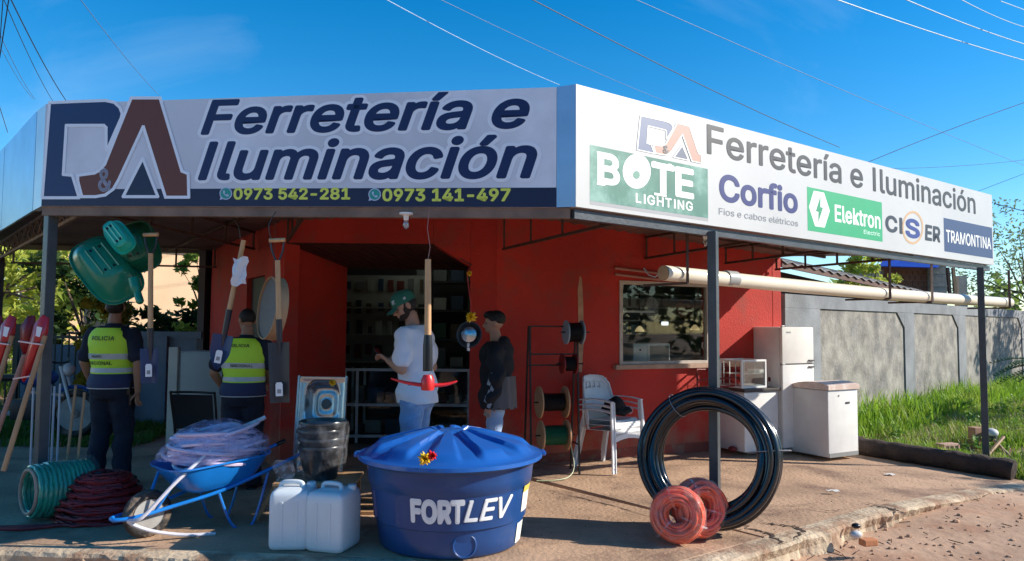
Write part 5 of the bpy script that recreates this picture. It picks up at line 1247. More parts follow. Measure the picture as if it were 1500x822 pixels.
# ================================================================= GROUND BITS
LOGM = mat('dark_old_log', (.055, .035, .026), .85, .3, 6, .8, 20)
la, lb = Vector((4.36, 9.56, gz(4.4) + .10)), Vector((5.52, 8.22, gz(5.5) + .10)); n = 24; pts = [la.lerp(lb, i / n) + Vector((.01 * math.sin(i * 1.3), .01 * math.cos(i * .9), .006 * math.sin(i * 2))) for i in range(n + 1)]
tag(ob('log', MB().tube(pts, [.115 + .006 * math.sin(i * 1.7) for i in range(n + 1)], 14), LOGM, None, True), 'thick dark log edging the grass from the freezer to the right post', 'log')
BR = mat('pale_brick', (.48, .30, .22), .85, .2, 8, .4, 30)
def onzone(px, py, z): return G(px, py, z)
c = G(1388, 652, .05); t = thing('hollow_brick', 'pale hollow brick lying in the grass behind the log', 'brick', (c.x, c.y, dirt_z(c.x, c.y) + .055), R(20)); ob('body', MB().box((0, 0, 0), (.27, .13, .12), bev=.006), BR, t)
for x in (-.08, 0, .08): ob('cell', MB().box((x, -.0655, 0), (.055, .004, .07)), mat('brick_hole', (.03, .02, .015), .9), t)
c = G(1430, 640, .12); tag(ob('wood_block', MB().box((c.x, c.y, dirt_z(c.x, c.y) + .13), (.15, .12, .27), rz=R(12), bev=.008), mat('weathered_block', (.38, .22, .14), .85, .25, 8)), 'upright brown block in the grass left of the white can', 'wood block')
c = G(1452, 640, .14); t = thing('paint_can', 'white topped can lying on sticks in the grass behind the right post', 'can', (c.x, c.y, dirt_z(c.x, c.y) + .17)); ob('body', MB().ball((0, 0, .05), (.085, .085, .06), 14, 8), mat('grey_white_lump', (.55, .55, .55), .6), t, True); ob('base', MB().lathe([(.05, -.06), (.07, 0), (.07, .03)], 16), mat('dark_lump', (.07, .06, .06), .8), t, True)
for i, (a, b) in enumerate((((1456, 645), (1482, 672)), ((1470, 640), (1446, 668)))):
    tag(ob('stick', MB().tube([D(a[0], a[1], 9.2), D(b[0], b[1], 9.0)], .02, 7), WOOD2, None, True), ['weathered stick slanting right below the white can', 'weathered stick slanting left below the white can'][i], 'stick', 'sticks in the grass')
for (px, py, w, h, lb) in ((1303, 691, .10, .06, 'small crumpled white paper on the pavement right of the freezer'), (1220, 722, .11, .05, 'flat white scrap on the pavement before the kerb')):
    c = G(px, py, -.01); tag(ob('litter', shell([[Vector((c.x - w / 2 + w * j / 3, c.y - h / 2 + h * i / 3, gz(c.x) + .012 + .008 * math.sin(i * 3 + j * 2))) for j in range(4)] for i in range(4)], .002), mat('litter_white', (.7, .68, .64), .8), None, True), lb, 'litter')
c = G(1254, 789, -.05); tag(ob('crushed_can', MB().ball((c.x, c.y, -.02), (.045, .03, .03), 12, 8), mat('silver_can', (.6, .6, .6), .35, .3, 30), None, True), 'crushed silver can in the dirt below the kerb', 'can')
c = G(1254, 780, -.05); tag(ob('bottle_top', MB().ball((c.x, c.y, .0), (.035, .03, .022), 10, 6), BLACKP, None, True), 'black cap on the kerb edge above the crushed can', 'cap')
c = G(1272, 798, -.05); tag(ob('brick_piece', MB().box((c.x, c.y, -.03), (.12, .07, .05), rz=R(15), bev=.01), mat('orange_brick_piece', (.55, .22, .10), .9, .2, 20)), 'broken orange brick piece in the dirt by the crushed can', 'brick')
# clods, stones and twigs scattered in the dirt below the kerb
r = random.Random(17); st = MB()
for k in range(260):
    px = r.uniform(1090, 1500); py = r.uniform(715, 822); c = G(px, py, -.12)
    if inside(APRON, c.x, c.y) : continue
    s = r.uniform(.004, .018) * (1.6 if r.random() < .08 else 1); z = dirt_z(c.x, c.y); st.ball((c.x, c.y, z + s * .2), (s * r.uniform(.8, 1.6), s, s * .7), 6, 4, m=Matrix.Rotation(r.uniform(0, 6), 3, 'Z'))
tag(ob('dirt_clods', st, mat('dirt_clod', (.43, .26, .165), .95, .35, 12), None), kind='stuff')
st = MB()
for k in range(46):
    px = r.gauss(1190, 50) if k % 2 else r.uniform(1100, 1500); py = r.gauss(800, 14) if k % 2 else r.uniform(720, 822); c = G(px, py, -.1)
    if inside(APRON, c.x, c.y): continue
    a = r.uniform(0, PI); l = r.uniform(.03, .12); z = dirt_z(c.x, c.y) + .008; st.tube([(c.x, c.y, z), (c.x + l * math.cos(a), c.y + l * math.sin(a), z + r.uniform(0, .02))], .0035, 4)
tag(ob('twigs', st, mat('dark_twig', (.07, .04, .025), .9), None), kind='stuff')
st = MB()
for k in range(260):
    px = r.uniform(780, 1440); py = r.uniform(665, 800); c = G(px, py, 0)
    if not inside(APRON, c.x, c.y): continue
    s = r.uniform(.0015, .005); st.ball((c.x, c.y, gz(c.x) + s * .3), (s * 1.3, s, s * .7), 5, 3)
tag(ob('grit', st, mat('dark_grit', (.12, .075, .05), .95), None), kind='stuff')
# ================================================================= PEOPLE
SK = mat('brown_skin', (.36, .185, .115), .5, .08, 9, .04, 60, spec=.35); SKL = mat('tan_skin', (.45, .24, .155), .5, .08, 9, .04, 60, spec=.35)
HAIR = mat('black_hair', (.012, .009, .008), .6, .3, 40, .4, 90)
NAVYC = mat('navy_uniform_cloth', (.012, .016, .032), .85, .15, 5, .35, 14)
HIV = mat('hi_vis_yellow_cloth', (.58, .90, .05), .6, .08, 4, .25, 12); NVY = mat('navy_vest_hem', (.02, .03, .09), .7, .1, 5, .2, 12)
REFL = mat('silver_reflective_tape', (.52, .55, .56), .35, .06, 20)
def hand(mb, w, d, nrm, side, curl=.5, s=1.0):
    """palm, four unequal bent fingers and a thumb; w wrist, d direction to the fingers, nrm palm normal"""
    w = Vector(w); d = Vector(d).normalized(); nrm = Vector(nrm); nrm = (nrm - d * nrm.dot(d)).normalized(); a = d.cross(nrm) * side
    f = Matrix((a, d, nrm)).transposed(); pc = w + d * .048 * s
    for k in range(3): mb.ball(w + d * (.022 + .026 * k) * s, (.034 * s, .030 * s, .015 * s), 12, 8, m=f)
    for i, (off, L) in enumerate(((-.028, .060), (-.010, .072), (.009, .068), (.027, .054))):
        p = w + d * .085 * s + a * off * s; dr = d.copy(); seg = [.42, .32, .26]; rr = .0088 * s
        for j in range(3):
            ang = curl * (.45 + .35 * j) + .05 * i; dr = (Matrix.Rotation(-ang * side, 3, a) @ dr).normalized() if True else dr
            q = p + dr * L * seg[j] * s; mb.cap(p, q, rr, rr * .9, 8); p = q; rr *= .9
    p = w + d * .025 * s - a * .028 * s; q = p + (d * .6 - a * .75 + nrm * .25).normalized() * .036 * s; mb.cap(p, q, .012 * s, .0105 * s, 8)
    mb.cap(q, q + (d * .85 - a * .25 + nrm * .4).normalized() * .030 * s, .0105 * s, .008 * s, 8)
def torso(g=0.0, top=1.0, bot=.86, w=1.0, dp=1.0):
    R_ = [(.86, .155, .115, 0), (.94, .170, .125, 0), (1.02, .155, .112, .005), (1.10, .148, .105, .008), (1.20, .165, .118, .0), (1.30, .185, .125, -.005), (1.38, .19, .115, -.01), (1.43, .165, .092, -.012), (1.465, .10, .07, -.01)]
    return [(0, yo, z, rx * w + g, ry * dp + g) for (z, rx, ry, yo) in R_ if z >= bot - .001]
def bend(pts, lean):                      # forward lean of the upper body above the hips
    return pts
class Person:
    def __init__(s, label, loc, rz, H, skin, w=1.0, dp=1.0, lean=0.0, arms=None, feet=None, hyaw=0, hpitch=0, twist=0, sc=None):
        s.t = thing('person', label, 'person', loc, rz); s.k = H / 1.75; s.w, s.dp = w, dp; s.skin = skin; s.lean = lean
        s.feet = feet or ((-.10, .0), (.10, .03)); s.arms = arms; s.hy, s.hp = hyaw, hpitch; s.tw = twist
        s.K = Matrix.Scale(s.k, 4)
    def up(s, z):                          # spine bend: rotation about the hips growing with height
        f = smooth(.95, 1.45, z); return Matrix.Translation((0, 0, .95)) @ Matrix.Rotation(R(s.tw) * f, 4, 'Z') @ Matrix.Rotation(-R(s.lean) * f, 4, 'X') @ Matrix.Translation((0, 0, -.95))
    def bendmb(s, mb):
        mb.v = [s.K @ (s.up(v.z) @ v) for v in mb.v]; return mb
    def legs(s, mb, g=0.0, to=.08, shoe=False):
        for sd, (fx, fy) in zip((-1, 1), s.feet):
            hip = Vector((sd * .088, 0, .90)); kn = Vector((sd * .092 * .5 + fx * .5, fy * .5 + .03, .49)); an = Vector((fx, fy - .02, .09))
            mb.cap(hip, kn, .088 * s.w + g, .060 * s.w + g, 14)
            e = kn.lerp(an, 1 if to <= .09 else (.49 - to) / .40); ca = kn.lerp(an, .32) + Vector((0, -.02, 0))
            mb.cap(kn, ca, .057 * s.w + g, .058 * s.w + g, 12); mb.cap(ca, e, .057 * s.w + g, .040 * s.w + g * 1.6, 12)
    def arm_pts(s, sd):
        e, w = s.arms[sd]; sh = Vector(((-1 if sd == 0 else 1) * .185 * s.w, -.01, 1.405)); return sh, Vector(e), Vector(w)
    def head_m(s):
        return s.up(1.5) @ Matrix.Translation((0, .0, 1.53)) @ Matrix.Rotation(R(s.hy), 4, 'Z') @ Matrix.Rotation(-R(s.hp), 4, 'X') @ Matrix.Translation((0, 0, -1.53))
    def headmb(s, fn):
        mb = MB(); fn(mb); m = s.K @ s.head_m(); mb.v = [m @ v for v in mb.v]; return mb
    def body(s, curls=(.5, .5), palms=((1, 0, 0), (-1, 0, 0)), fd=None):
        b = MB(); b.loft(torso(0, w=s.w, dp=s.dp)); s.legs(b)
        for sd, (fx, fy) in zip((-1, 1), s.feet): b.ball((fx, fy + .05, .04), (.042, .12, .035), 12, 8)
        b.cap((0, -.01, 1.43), (0, .005, 1.55), .062, .054, 14)
        s.bendmb(b)
        a = MB()
        for sd in (0, 1):
            sh, e, w = s.arm_pts(sd); sh2 = s.up(sh.z) @ sh
            a.cap(sh2, e, .052 * s.w, .041, 12); a.cap(e, e.lerp(w, .35), .041, .040, 12); a.cap(e.lerp(w, .35), w, .040, .026, 12)
            dr = (w - e).normalized() if not (fd and fd[sd]) else Vector(fd[sd]); hand(a, w, dr, palms[sd], -1 if sd == 0 else 1, curls[sd])
        a.v = [s.K @ v for v in a.v]
        def hd(m):
            m.ball((0, .0, 1.665), (.074, .094, .092), 20, 14); m.ball((0, .035, 1.605), (.056, .062, .066), 16, 12)
            m.ball((0, .075, 1.572), (.026, .022, .020), 10, 8)            # chin
            m.cap((0, .088, 1.655), (0, .112, 1.622), .009, .015, 10); m.ball((-.012, .103, 1.617), .009, 8, 6); m.ball((.012, .103, 1.617), .009, 8, 6)
            m.ball((0, .082, 1.668), (.045, .018, .010), 12, 6)             # brow
            m.cap((-.018, .094, 1.594), (.018, .094, 1.594), .007, .007, 8); m.cap((-.014, .093, 1.586), (.014, .093, 1.586), .008, .008, 8)
            for q in (-1, 1):
                m.ball((q * .076, -.005, 1.635), (.010, .020, .032), 10, 8); m.ball((q * .034, .070, 1.625), (.02, .018, .018), 8, 6)
        h = s.headmb(hd)
        b.add(a.v, a.f); b.add(h.v, h.f)
        blob('body', b, s.skin, s.t, .0068 * s.k, 2)
        def ey(m):
            for q in (-1, 1): m.ball((q * .030, .082, 1.650), (.012, .008, .008), 10, 6)
        ob('eyes', s.headmb(ey), mat('eye_dark', (.03, .02, .018), .2), s.t, True)
        return s
    def trousers(s, m, g=.014, name='trousers'):
        b = MB(); b.loft([(0, 0, .80, .16 * s.w, .115 * s.dp), (0, 0, .86, .165 * s.w + g, .12 * s.dp + g), (0, 0, .94, .172 * s.w + g, .127 * s.dp + g), (0, 0, 1.0, .165 * s.w + g, .12 * s.dp + g)]); s.legs(b, g)
        s.bendmb(b); k = s.k
        return blob(name, b, m, s.t, .011, 3, deform=lambda c: c + Vector((.005 * math.sin(c.z * 42 + 3 * math.sin(c.x * 15)), .005 * math.cos(c.z * 38 + c.x * 20), 0)) * (1 if c.z < .85 * k else .3))
    def shoes(s, m):
        for sd, (fx, fy) in zip((-1, 1), s.feet):
            b = MB().ball((fx, fy + .06, .042), (.050, .135, .045), 14, 8).ball((fx, fy - .03, .075), (.045, .06, .06), 12, 8); b.v = [s.K @ v for v in b.v]; ob('shoe', b, m, s.t, True)
            b = MB().box((fx, fy + .045, .010), (.09, .27, .02), bev=.008); b.v = [s.K @ v for v in b.v]; ob('sole', b, BLACKP, s.t, True)
    def shirt(s, m, g=.016, bot=.92, sleeve=.55, flare=.0, name='shirt', full=False, voxel=.010, amp=.005):
        b = MB(); rs = [r_ for r_ in torso(g, w=s.w, dp=s.dp)]; rs = [(x, y, z, rx + flare * smooth(1.2, bot, z), ry + flare * smooth(1.2, bot, z)) for (x, y, z, rx, ry) in rs if z > bot + .01]
        rs = [(0, 0, bot, rs[0][3], rs[0][4])] + rs; b.loft(rs, 28); s.bendmb(b); a = MB()
        for sd in (0, 1):
            sh, e, w = s.arm_pts(sd); sh2 = s.up(sh.z) @ sh
            if full: a.cap(sh2 + Vector((0, 0, -.015)), e, .048 + g, .046 + g, 14); a.cap(e, w, .046 + g, .030 + g, 14)
            else: a.cap(sh2 + Vector((0, 0, -.012)), sh2.lerp(e, sleeve), .050 + g, .048 + g * 1.5, 14)
        a.v = [s.K @ v for v in a.v]; b.add(a.v, a.f)
        return blob(name, b, m, s.t, voxel, 3, deform=lambda c: c + Vector((amp * math.sin(c.z * 34 + 4 * math.sin(c.x * 12)), amp * math.cos(c.z * 30 + c.x * 26), 0)))
def cop(label, loc, rz, H, arms, vz, txt, cap, lean=0, hyaw=0, hpitch=0, tw=0, w=1.08, g2=False):
    P = Person(label, loc, rz, H, SK, w, 1.12, lean, arms, ((-.11, -.02), (.11, .05)), hyaw, hpitch, tw)
    P.body(); P.trousers(NAVYC, .022); P.shoes(BLACKP); P.shirt(NAVYC, .018, .90, .75)
    rs0 = torso(.034, w=w, dp=1.12)
    def prof(z):
        for a, b in zip(rs0, rs0[1:]):
            if a[2] <= z <= b[2]: f = (z - a[2]) / (b[2] - a[2]); return a[1] + (b[1] - a[1]) * f, a[3] + (b[3] - a[3]) * f, a[4] + (b[4] - a[4]) * f
        return rs0[0][1], rs0[0][3], rs0[0][4]
    def surf(ang, z, o=0):
        yo, rx, ry = prof(z); arm = 1 - .25 * smooth(1.22, 1.42, z) * abs(math.cos(ang)) ** 3
        return Vector(((rx + o) * arm * math.cos(ang), yo + (ry + o) * math.sin(ang) * (1.0), z))
    def shellv(z0, z1, m, name, o, par, n=48, nz=14, neck=True):
        mb = MB()
        for i in range(nz + 1):
            for j in range(n):
                a = 2 * PI * j / n; z = z0 + (z1 - z0) * i / nz; mb.v.append(surf(a, z, o + .004 * math.sin(z * 30 + a * 3)))
        for i in range(nz):
            for j in range(n):
                mb.f.append((i * n + j, i * n + (j + 1) % n, (i + 1) * n + (j + 1) % n, (i + 1) * n + j))
        P.bendmb(mb); return ob(name, mb, m, par, True)
    ve = shellv(1.03, 1.448, HIV, 'hi_vis_vest', .0, P.t)
    shellv(.90, 1.032, NVY, 'vest_hem', .004, ve, nz=5); shellv(.898, .906, REFL, 'hem_piping', .007, ve, nz=1)
    shellv(1.045, 1.085, REFL, 'reflective_band', .005, ve, nz=2); shellv(1.165, 1.215, REFL, 'reflective_band', .005, ve, nz=2)
    for (t_, zc, hh, half, cx) in txt:
        vs, fs = glyphs(t_, .02); x0, x1, y0, y1 = bounds(vs); a0 = R(-90 + cx)
        pts = [surf(a0 + ((v.x - x0) / (x1 - x0) - .5) * half * 2, zc + (v.y / CAPH - .5) * hh, .0085) for v in vs]
        ob('lettering', P.bendmb(MB().add(pts, fs)), ink('grey_vest_lettering', '52603a' if zc > 1.25 else '6d7570'), ve)
    mb = MB().loft([(0, -.012, 1.43, .085, .075), (0, -.01, 1.455, .078, .072), (0, -.005, 1.49, .068, .066)]); ob('collar', P.bendmb(mb), NAVYC, P.t, True)
    def hr(m): m.ball((0, -.008, 1.672), (.080, .096, .090), 18, 12)
    if cap:
        def hc(m):
            m.ball((0, -.012, 1.64), (.0775, .090, .07), 18, 12)
        ob('hair', P.headmb(hc), HAIR, P.t, True)
        def cp(m):
            m.loft([(0, 0, 1.672, .084, .102), (0, 0, 1.70, .086, .104), (0, .0, 1.735, .080, .095), (0, .0, 1.762, .055, .066), (0, 0, 1.772, .01, .012)], 24)
        c = ob('cap', P.headmb(cp), mat('navy_cap', (.01, .014, .035), .8, .1, 6, .2, 30), P.t, True)
        ob('peak', P.headmb(lambda m: m.ball((0, .10, 1.678), (.070, .075, .009), 16, 6)), mat('navy_cap', (.01, .014, .035), .8), c, True)
    else: ob('hair', P.headmb(hr), HAIR, P.t, True)
    bl = P.bendmb(MB().loft([(0, 0, .955, .192 * w, .152), (0, 0, .99, .190 * w, .150)], 28)); ob('belt', bl, BLACKP, P.t, True)
    return P
c1 = cop('policeman in yellow vest and navy cap standing with his back turned, at the left', (-3.78, 7.05, 0), R(-8), 1.80,
    [((-.27, -.03, 1.13), (-.27, .10, .90)), ((.285, -.05, 1.13), (.27, -.02, .875))], 0, (('POLICIA', 1.355, .036, .46, 4), ('NACIONAL', 1.130, .030, .60, -8), ('GRUPO', 1.19, .022, .28, -14)), True, 0, 25, 6)
ob('radio', MB().box((.20, -.02, .93), (.05, .07, .13), bev=.008), BLACKP, c1.t, True); ob('holster', MB().box((.205, .02, .84), (.045, .10, .16), bev=.012), BLACKP, c1.t, True)
ob('sleeve_badge', MB().box((.258, -.055, 1.315), (.006, .05, .03)), ink('red_white_badge', 'b06068'), c1.t)
c2 = cop('bareheaded policeman in yellow vest with his back turned, before the dark doorway', (-2.52, 7.0, 0), R(-2), 1.68,
    [((-.30, .0, 1.12), (-.25, .16, .93)), ((.25, .06, 1.14), (.16, .20, 1.02))], 0, (('POLICIA', 1.375, .028, .42, 0), ('NACIONAL', 1.190, .026, .5, 10)), False, 6, 40, 14, w=1.10)
# the man in the white T-shirt
JEAN = mat('light_blue_denim', (.17, .30, .52), .85, .15, 8, .35, 60, col2=(.30, .42, .60), c2t=.52, c2s=7)
WT = mat('white_tshirt_cotton', (.72, .74, .80), .85, .04, 5, .25, 12)
M = Person('man in a white T-shirt, jeans and green cap looking at a phone before the entrance', (-.80, 6.35, 0), R(72), 1.83, SKL, 1.0, 1.05, 6,
    [((-.25, .02, 1.12), (-.12, .205, 1.18)), ((.245, -.02, 1.115), (.10, .185, 1.16))], ((-.11, -.03), (.12, .06)), 40, 24)
M.body(curls=(.8, .8), palms=((.6, -.3, .9), (-.6, -.3, .9)), fd=((.25, .8, .35), (-.25, .8, .35))); M.trousers(JEAN, .018); M.shoes(mat('grey_trainers', (.25, .25, .27), .6)); M.shirt(WT, .020, .84, .70, .018, 'tshirt', amp=.008)
def hr(m): m.ball((0, -.012, 1.655), (.079, .092, .082), 18, 12)
ob('hair', M.headmb(hr), HAIR, M.t, True)
def bd(m):
    m.ball((0, .040, 1.582), (.056, .058, .042), 16, 10); m.ball((0, .083, 1.567), (.028, .020, .022), 10, 8)
    for q in (-1, 1): m.ball((q * .058, .02, 1.61), (.016, .028, .04), 10, 8)
ob('beard', M.headmb(bd), mat('dark_beard', (.03, .018, .013), .8, .3, 50), M.t, True)
GC = mat('green_cap_cloth', (.02, .13, .085), .8, .1, 6, .25, 40)
def cp(m): m.loft([(0, -.004, 1.668, .086, .105), (0, -.004, 1.70, .088, .106), (0, -.004, 1.735, .082, .098), (0, -.004, 1.765, .058, .070), (0, 0, 1.778, .01, .012)], 26)
c = ob('cap', M.headmb(cp), GC, M.t, True)
def pk(m):
    rows = [[(.078 * (2 * j / 8 - 1) * (1 - .25 * i / 6), .085 + .085 * i / 6 * (1 - .25 * (2 * j / 8 - 1) ** 2), 1.676 - .020 * i / 6 - .022 * (2 * j / 8 - 1) ** 2) for j in range(9)] for i in range(7)]
    q = shell(rows, .005); m.add(q.v, q.f)
ob('peak', M.headmb(pk), GC, c, True)
ob('button', M.headmb(lambda m: m.ball((0, 0, 1.779), (.008, .008, .004), 8, 6)), GC, c, True)
LC = ink('white_cap_print', 'e4ebe8')
def lg(tt, ang, wd, hh, zc):
    vs, fs = glyphs(tt, .03); x0, x1, _, _ = bounds(vs)
    def fn(m): m.add([Vector(((.0905 + .001) * math.cos(R(ang) - ((v.x - x0) / (x1 - x0) - .5) * wd * -1), -.004 + (.1085 + .001) * math.sin(R(ang) - ((v.x - x0) / (x1 - x0) - .5) * wd * -1), zc + (v.y / CAPH - .5) * hh)) for v in vs], fs)
    ob('cap_print', M.headmb(fn), LC, c)
lg('APT', 62 + 60, .34, .030, 1.712); lg('M', 180 - 2, .18, .02, 1.705)
ph = thing('phone', 'dark mobile phone held in both hands by the man in the green cap', 'phone', (0, 0, 0)); mm = Matrix.Translation((-.80, 6.35, 0)) @ Matrix.Rotation(R(72), 4, 'Z')
ob('case', MB().box((0, 0, 0), (.072, .15, .009), bev=.004).xf(mm @ Matrix.Translation((-.01, .355, 1.275)) @ Matrix.Rotation(R(48), 4, 'X')), BLACKP, ph, True)
ob('screen', MB().box((0, 0, .0055), (.064, .14, .001)).xf(mm @ Matrix.Translation((-.01, .355, 1.275)) @ Matrix.Rotation(R(48), 4, 'X')), mat('dark_screen', (.02, .02, .03), .1), ph)
# the boy
JK = mat('black_jacket_cloth', (.007, .009, .014), .8, .2, 6, .35, 14)
B = Person('boy in a dark hooded jacket and jeans standing in profile by the reel rack', (-.135, 7.05, 0), R(84), 1.66, SKL, .90, 1.10, 2,
    [((-.225, -.03, 1.12), (-.21, .04, .87)), ((.225, -.03, 1.12), (.21, .05, .87))], ((-.10, -.03), (.10, .06)), 4, 2)
B.body(); B.trousers(mat('pale_blue_denim', (.30, .42, .62), .85, .15, 8, .3, 60), .016); B.shoes(mat('white_trainers', (.6, .6, .6), .6)); B.shirt(JK, .034, .80, 1, .015, 'jacket', full=True, amp=.012)
hd_ = B.bendmb(MB().ball((0, -.085, 1.445), (.095, .065, .07), 18, 12)); ob('hood', hd_, JK, B.t, True)
def hb(m):
    m.ball((0, -.016, 1.690), (.083, .100, .084), 20, 12); m.ball((0, .045, 1.728), (.070, .066, .042), 14, 8)
    r = random.Random(4)
    for k in range(60):
        a = r.uniform(0, 2 * PI); e = r.uniform(.25, 1.2); d = Vector((math.cos(a) * math.cos(e), math.sin(a) * math.cos(e), math.sin(e))); p = Vector((0, -.008, 1.690)) + Vector((d.x * .078, d.y * .096, d.z * .074)); m.cap(p, p + d * .010 + Vector((0, .012, .004)), .006, .003, 5)
ob('hair', B.headmb(hb), HAIR, B.t, True)
# pale grey lower panel of the jacket (back half), fluttering hem
rows = []
for i in range(13):
    z = 1.12 - .31 * i / 12; row = []
    for j in range(13):
        a = R(172 + 92 * j / 12); row.append(((.222 + .012 * i / 12) * math.cos(a), .0 + (.185 + .016 * i / 12 + .006 * math.sin(j * 2.3)) * math.sin(a), z - .012 * math.sin(j * 1.7) * (i / 12)))
    rows.append(row)
q = shell(rows, .006); q.v = [B.K @ (B.up(v.z) @ v) for v in q.v]; ob('jacket_panel', q, mat('grey_jacket_panel', (.12, .105, .105), .85, .25, 14, .3, 20, streak=True), B.t, True)
SL_ = mat('white_flame_print', (.30, .32, .35), .7)
mb = MB()
for k in range(6):
    z = 1.14 - .055 * k; x = -.285 + .004 * k; y = .005 + .022 * math.sin(k * 2.1) + .010 * k
    mb.add([(x, y - .02, z), (x, y + .012, z + .03), (x, y + .03, z - .03), (x, y, z - .045)], [(0, 1, 2, 3)])
B.bendmb(mb); ob('sleeve_print', mb, SL_, B.t)
# ================================================================= SHOP INTERIOR
def boxthing(name, label, cat, c, d, m, rz=0, group=None, bev=.004):
    o = ob(name, MB().box(c, d, rz=rz, bev=bev), m); return tag(o, label, cat, group)
sc1 = thing('showcase_counter', 'long glass showcase counter inside the dark entrance', 'counter', (-1.2, 9.6, 0))
AL = mat('dull_aluminium', (.70, .73, .74), .45, .1, 9)
x0, x1, yf, yb, zt = -2.15, -.45, 9.62, 10.10, .95
for x in (x0, x0 + .16, x1 - .10, x1):
    ob('post', MB().box((x, yf, zt / 2 + .01), (.032, .032, zt)), AL, sc1, world=True); ob('post', MB().box((x, yb, zt / 2 + .01), (.032, .032, zt)), AL, sc1, world=True)
for z in (.10, .5, zt): ob('rail', MB().bar((x0, yf - .003, z), (x1, yf - .003, z), .034), AL, sc1, world=True)
ob('base', MB().box(((x0 + x1) / 2, (yf + yb) / 2, .05), (x1 - x0, .46, .09)), BLACKM, sc1, world=True); ob('shelf', MB().box(((x0 + x1) / 2, (yf + yb) / 2, .5), (x1 - x0 - .04, .42, .012)), AL, sc1, world=True)
ob('front_glass', MB().box(((x0 + x1) / 2, yf, .53), (x1 - x0 - .04, .005, .8)), GLASS, sc1, world=True); ob('top_glass', MB().box(((x0 + x1) / 2, (yf + yb) / 2, zt + .02), (x1 - x0, .5, .008)), GLASS, sc1, world=True)
r = random.Random(31); cols = [('5a2019', 'red'), ('20384e', 'blue'), ('1f4a33', 'green'), ('5d5d59', 'grey'), ('4a3d28', 'tan'), ('8d8b82', 'white'), ('17191b', 'black')]
cnt = {}
def n_(lev, side):
    cnt[lev] = cnt.get(lev, 0) + 1; return ['first', 'second', 'third', 'fourth', 'fifth', 'sixth', 'seventh', 'eighth', 'ninth', 'tenth', 'eleventh', 'twelfth', 'thirteenth'][cnt[lev] - 1] + ' from the left'
for lev, z0 in (('lower', .11), ('upper', .51)):
    x = x0 + .12
    while x < x1 - .2:
        w = r.uniform(.10, .24); h = r.uniform(.08, .24); hx, nm = cols[r.randrange(7)]
        side = 'left' if x < -1.7 else ('middle' if x < -1.0 else 'right')
        boxthing('goods_box', f'{nm} goods box, {n_(lev, side)} on the {lev} showcase shelf', 'goods box', (x + w / 2, yf + .2 + r.uniform(-.04, .04), z0 + h / 2 + .012), (w * .9, .2, h), mat('goods_' + nm, hx, .5), r.uniform(-.2, .2), 'goods in the showcase counter'); x += w + .02
gs = thing('goods_wall', 'pale pegboard wall of hanging tools and packets behind the showcase', 'display wall', (-2.2, 11, 0))
PEG = mat('pale_pegboard', (.26, .25, .22), .8, .1, 6)
ob('board', MB().box((-2.05, 11.6, 1.62), (1.5, .04, 1.36)), PEG, gs, world=True)
for k in range(3): ob('shelf_board', MB().box((-2.05, 11.5, .95 + .42 * k), (1.5, .18, .02)), PEG, gs, world=True)
for k in range(34):
    x = -2.72 + (k % 9) * .165 + r.uniform(-.02, .02); z = 2.12 - (k // 9) * .33 + r.uniform(-.03, .03); w = r.uniform(.04, .11); h = r.uniform(.10, .25); hx, nm = cols[r.choice([0, 1, 3, 4, 5, 6, 6, 6])]
    ob('packet', MB().box((x, 11.55, z), (w, .05, h), bev=.003), mat('goods_' + nm, hx, .5), gs, world=True)
sh2 = thing('stock_shelf', 'tall dark stock shelf deep inside the shop to the right', 'shelf', (-.2, 11.5, 0))
for k in range(5): ob('shelf_board', MB().box((-.7, 11.8, .4 + .45 * k), (1.6, .4, .03)), BLACKM, sh2, world=True)
for k in range(30):
    x = -1.4 + (k % 6) * .27; z = .42 + (k // 6) * .45; h = r.uniform(.15, .32); hx, nm = cols[r.randrange(7)]; ob('carton', MB().box((x, 11.72, z + h / 2), (.2, .2, h), bev=.003), mat('goods_' + nm, hx, .5), sh2, world=True)
for (x, y, l, rz_) in ((-1.3, 10.9, 'over the showcase counter', 0), (2.1, 10.9, 'behind the shop window', R(20))):
    t = thing('fluorescent_lamp', 'long fluorescent lamp on the shop ceiling ' + l, 'lamp', (x, y, 2.72), rz_, 'ceiling lamps inside the shop')
    ob('tube', MB().tube([(-.6, 0, -.03), (.6, 0, -.03)], .015, 8), mat('lit_fluorescent_tube', (.9, 1, .97), .5, emit=((.82, 1.0, .92), 5.0)), t, True); ob('housing', MB().box((0, 0, .02), (1.24, .08, .05)), WHITEP, t)
# window display
def WD(px, py, back): return on_wall(px, py, WP(0) - WN * back, WP(1) - WN * back)
wd = thing('display_shelf', 'dark shelf unit behind the shop window', 'shelf', WP(1.9) - WN * .5)
mb = MB(); wseg(mb, (WP(S0 - .5) - WN * 1.1).xy, (WP(S1 + .9) - WN * 1.1).xy, 0, 2.6, t=.05); ob('back_board', mb, mat('grey_back_board', (.14, .15, .15), .8, .2, 3, world=True), wd, world=True)
for z in (1.42, 1.60, 1.78, 1.96): mb = MB(); wseg(mb, (WP(S0 - .2) - WN * .85).xy, (WP(S1 + .5) - WN * .85).xy, z, z + .02, t=.2); ob('shelf_board', mb, mat('pale_grey_shelf', (.28, .31, .31), .6), wd, world=True)
mb = MB(); wseg(mb, (WP(S0 - .2) - WN * .1).xy, (WP(S1 + .2) - WN * .1).xy, 1.02, 1.07, t=.6); ob('ledge', mb, mat('dark_ledge', (.06, .06, .06), .6), wd, world=True)
mb = MB()
for k in range(26):
    s_ = S0 - .1 + (k % 13) * .13; z = (1.44 if k < 13 else 1.80); c = WP(s_) - WN * .92; mb.box((c.x, c.y, z + .06), (.09, .09, .12 * (1 + .3 * math.sin(k * 2.3))), rz=R(25))
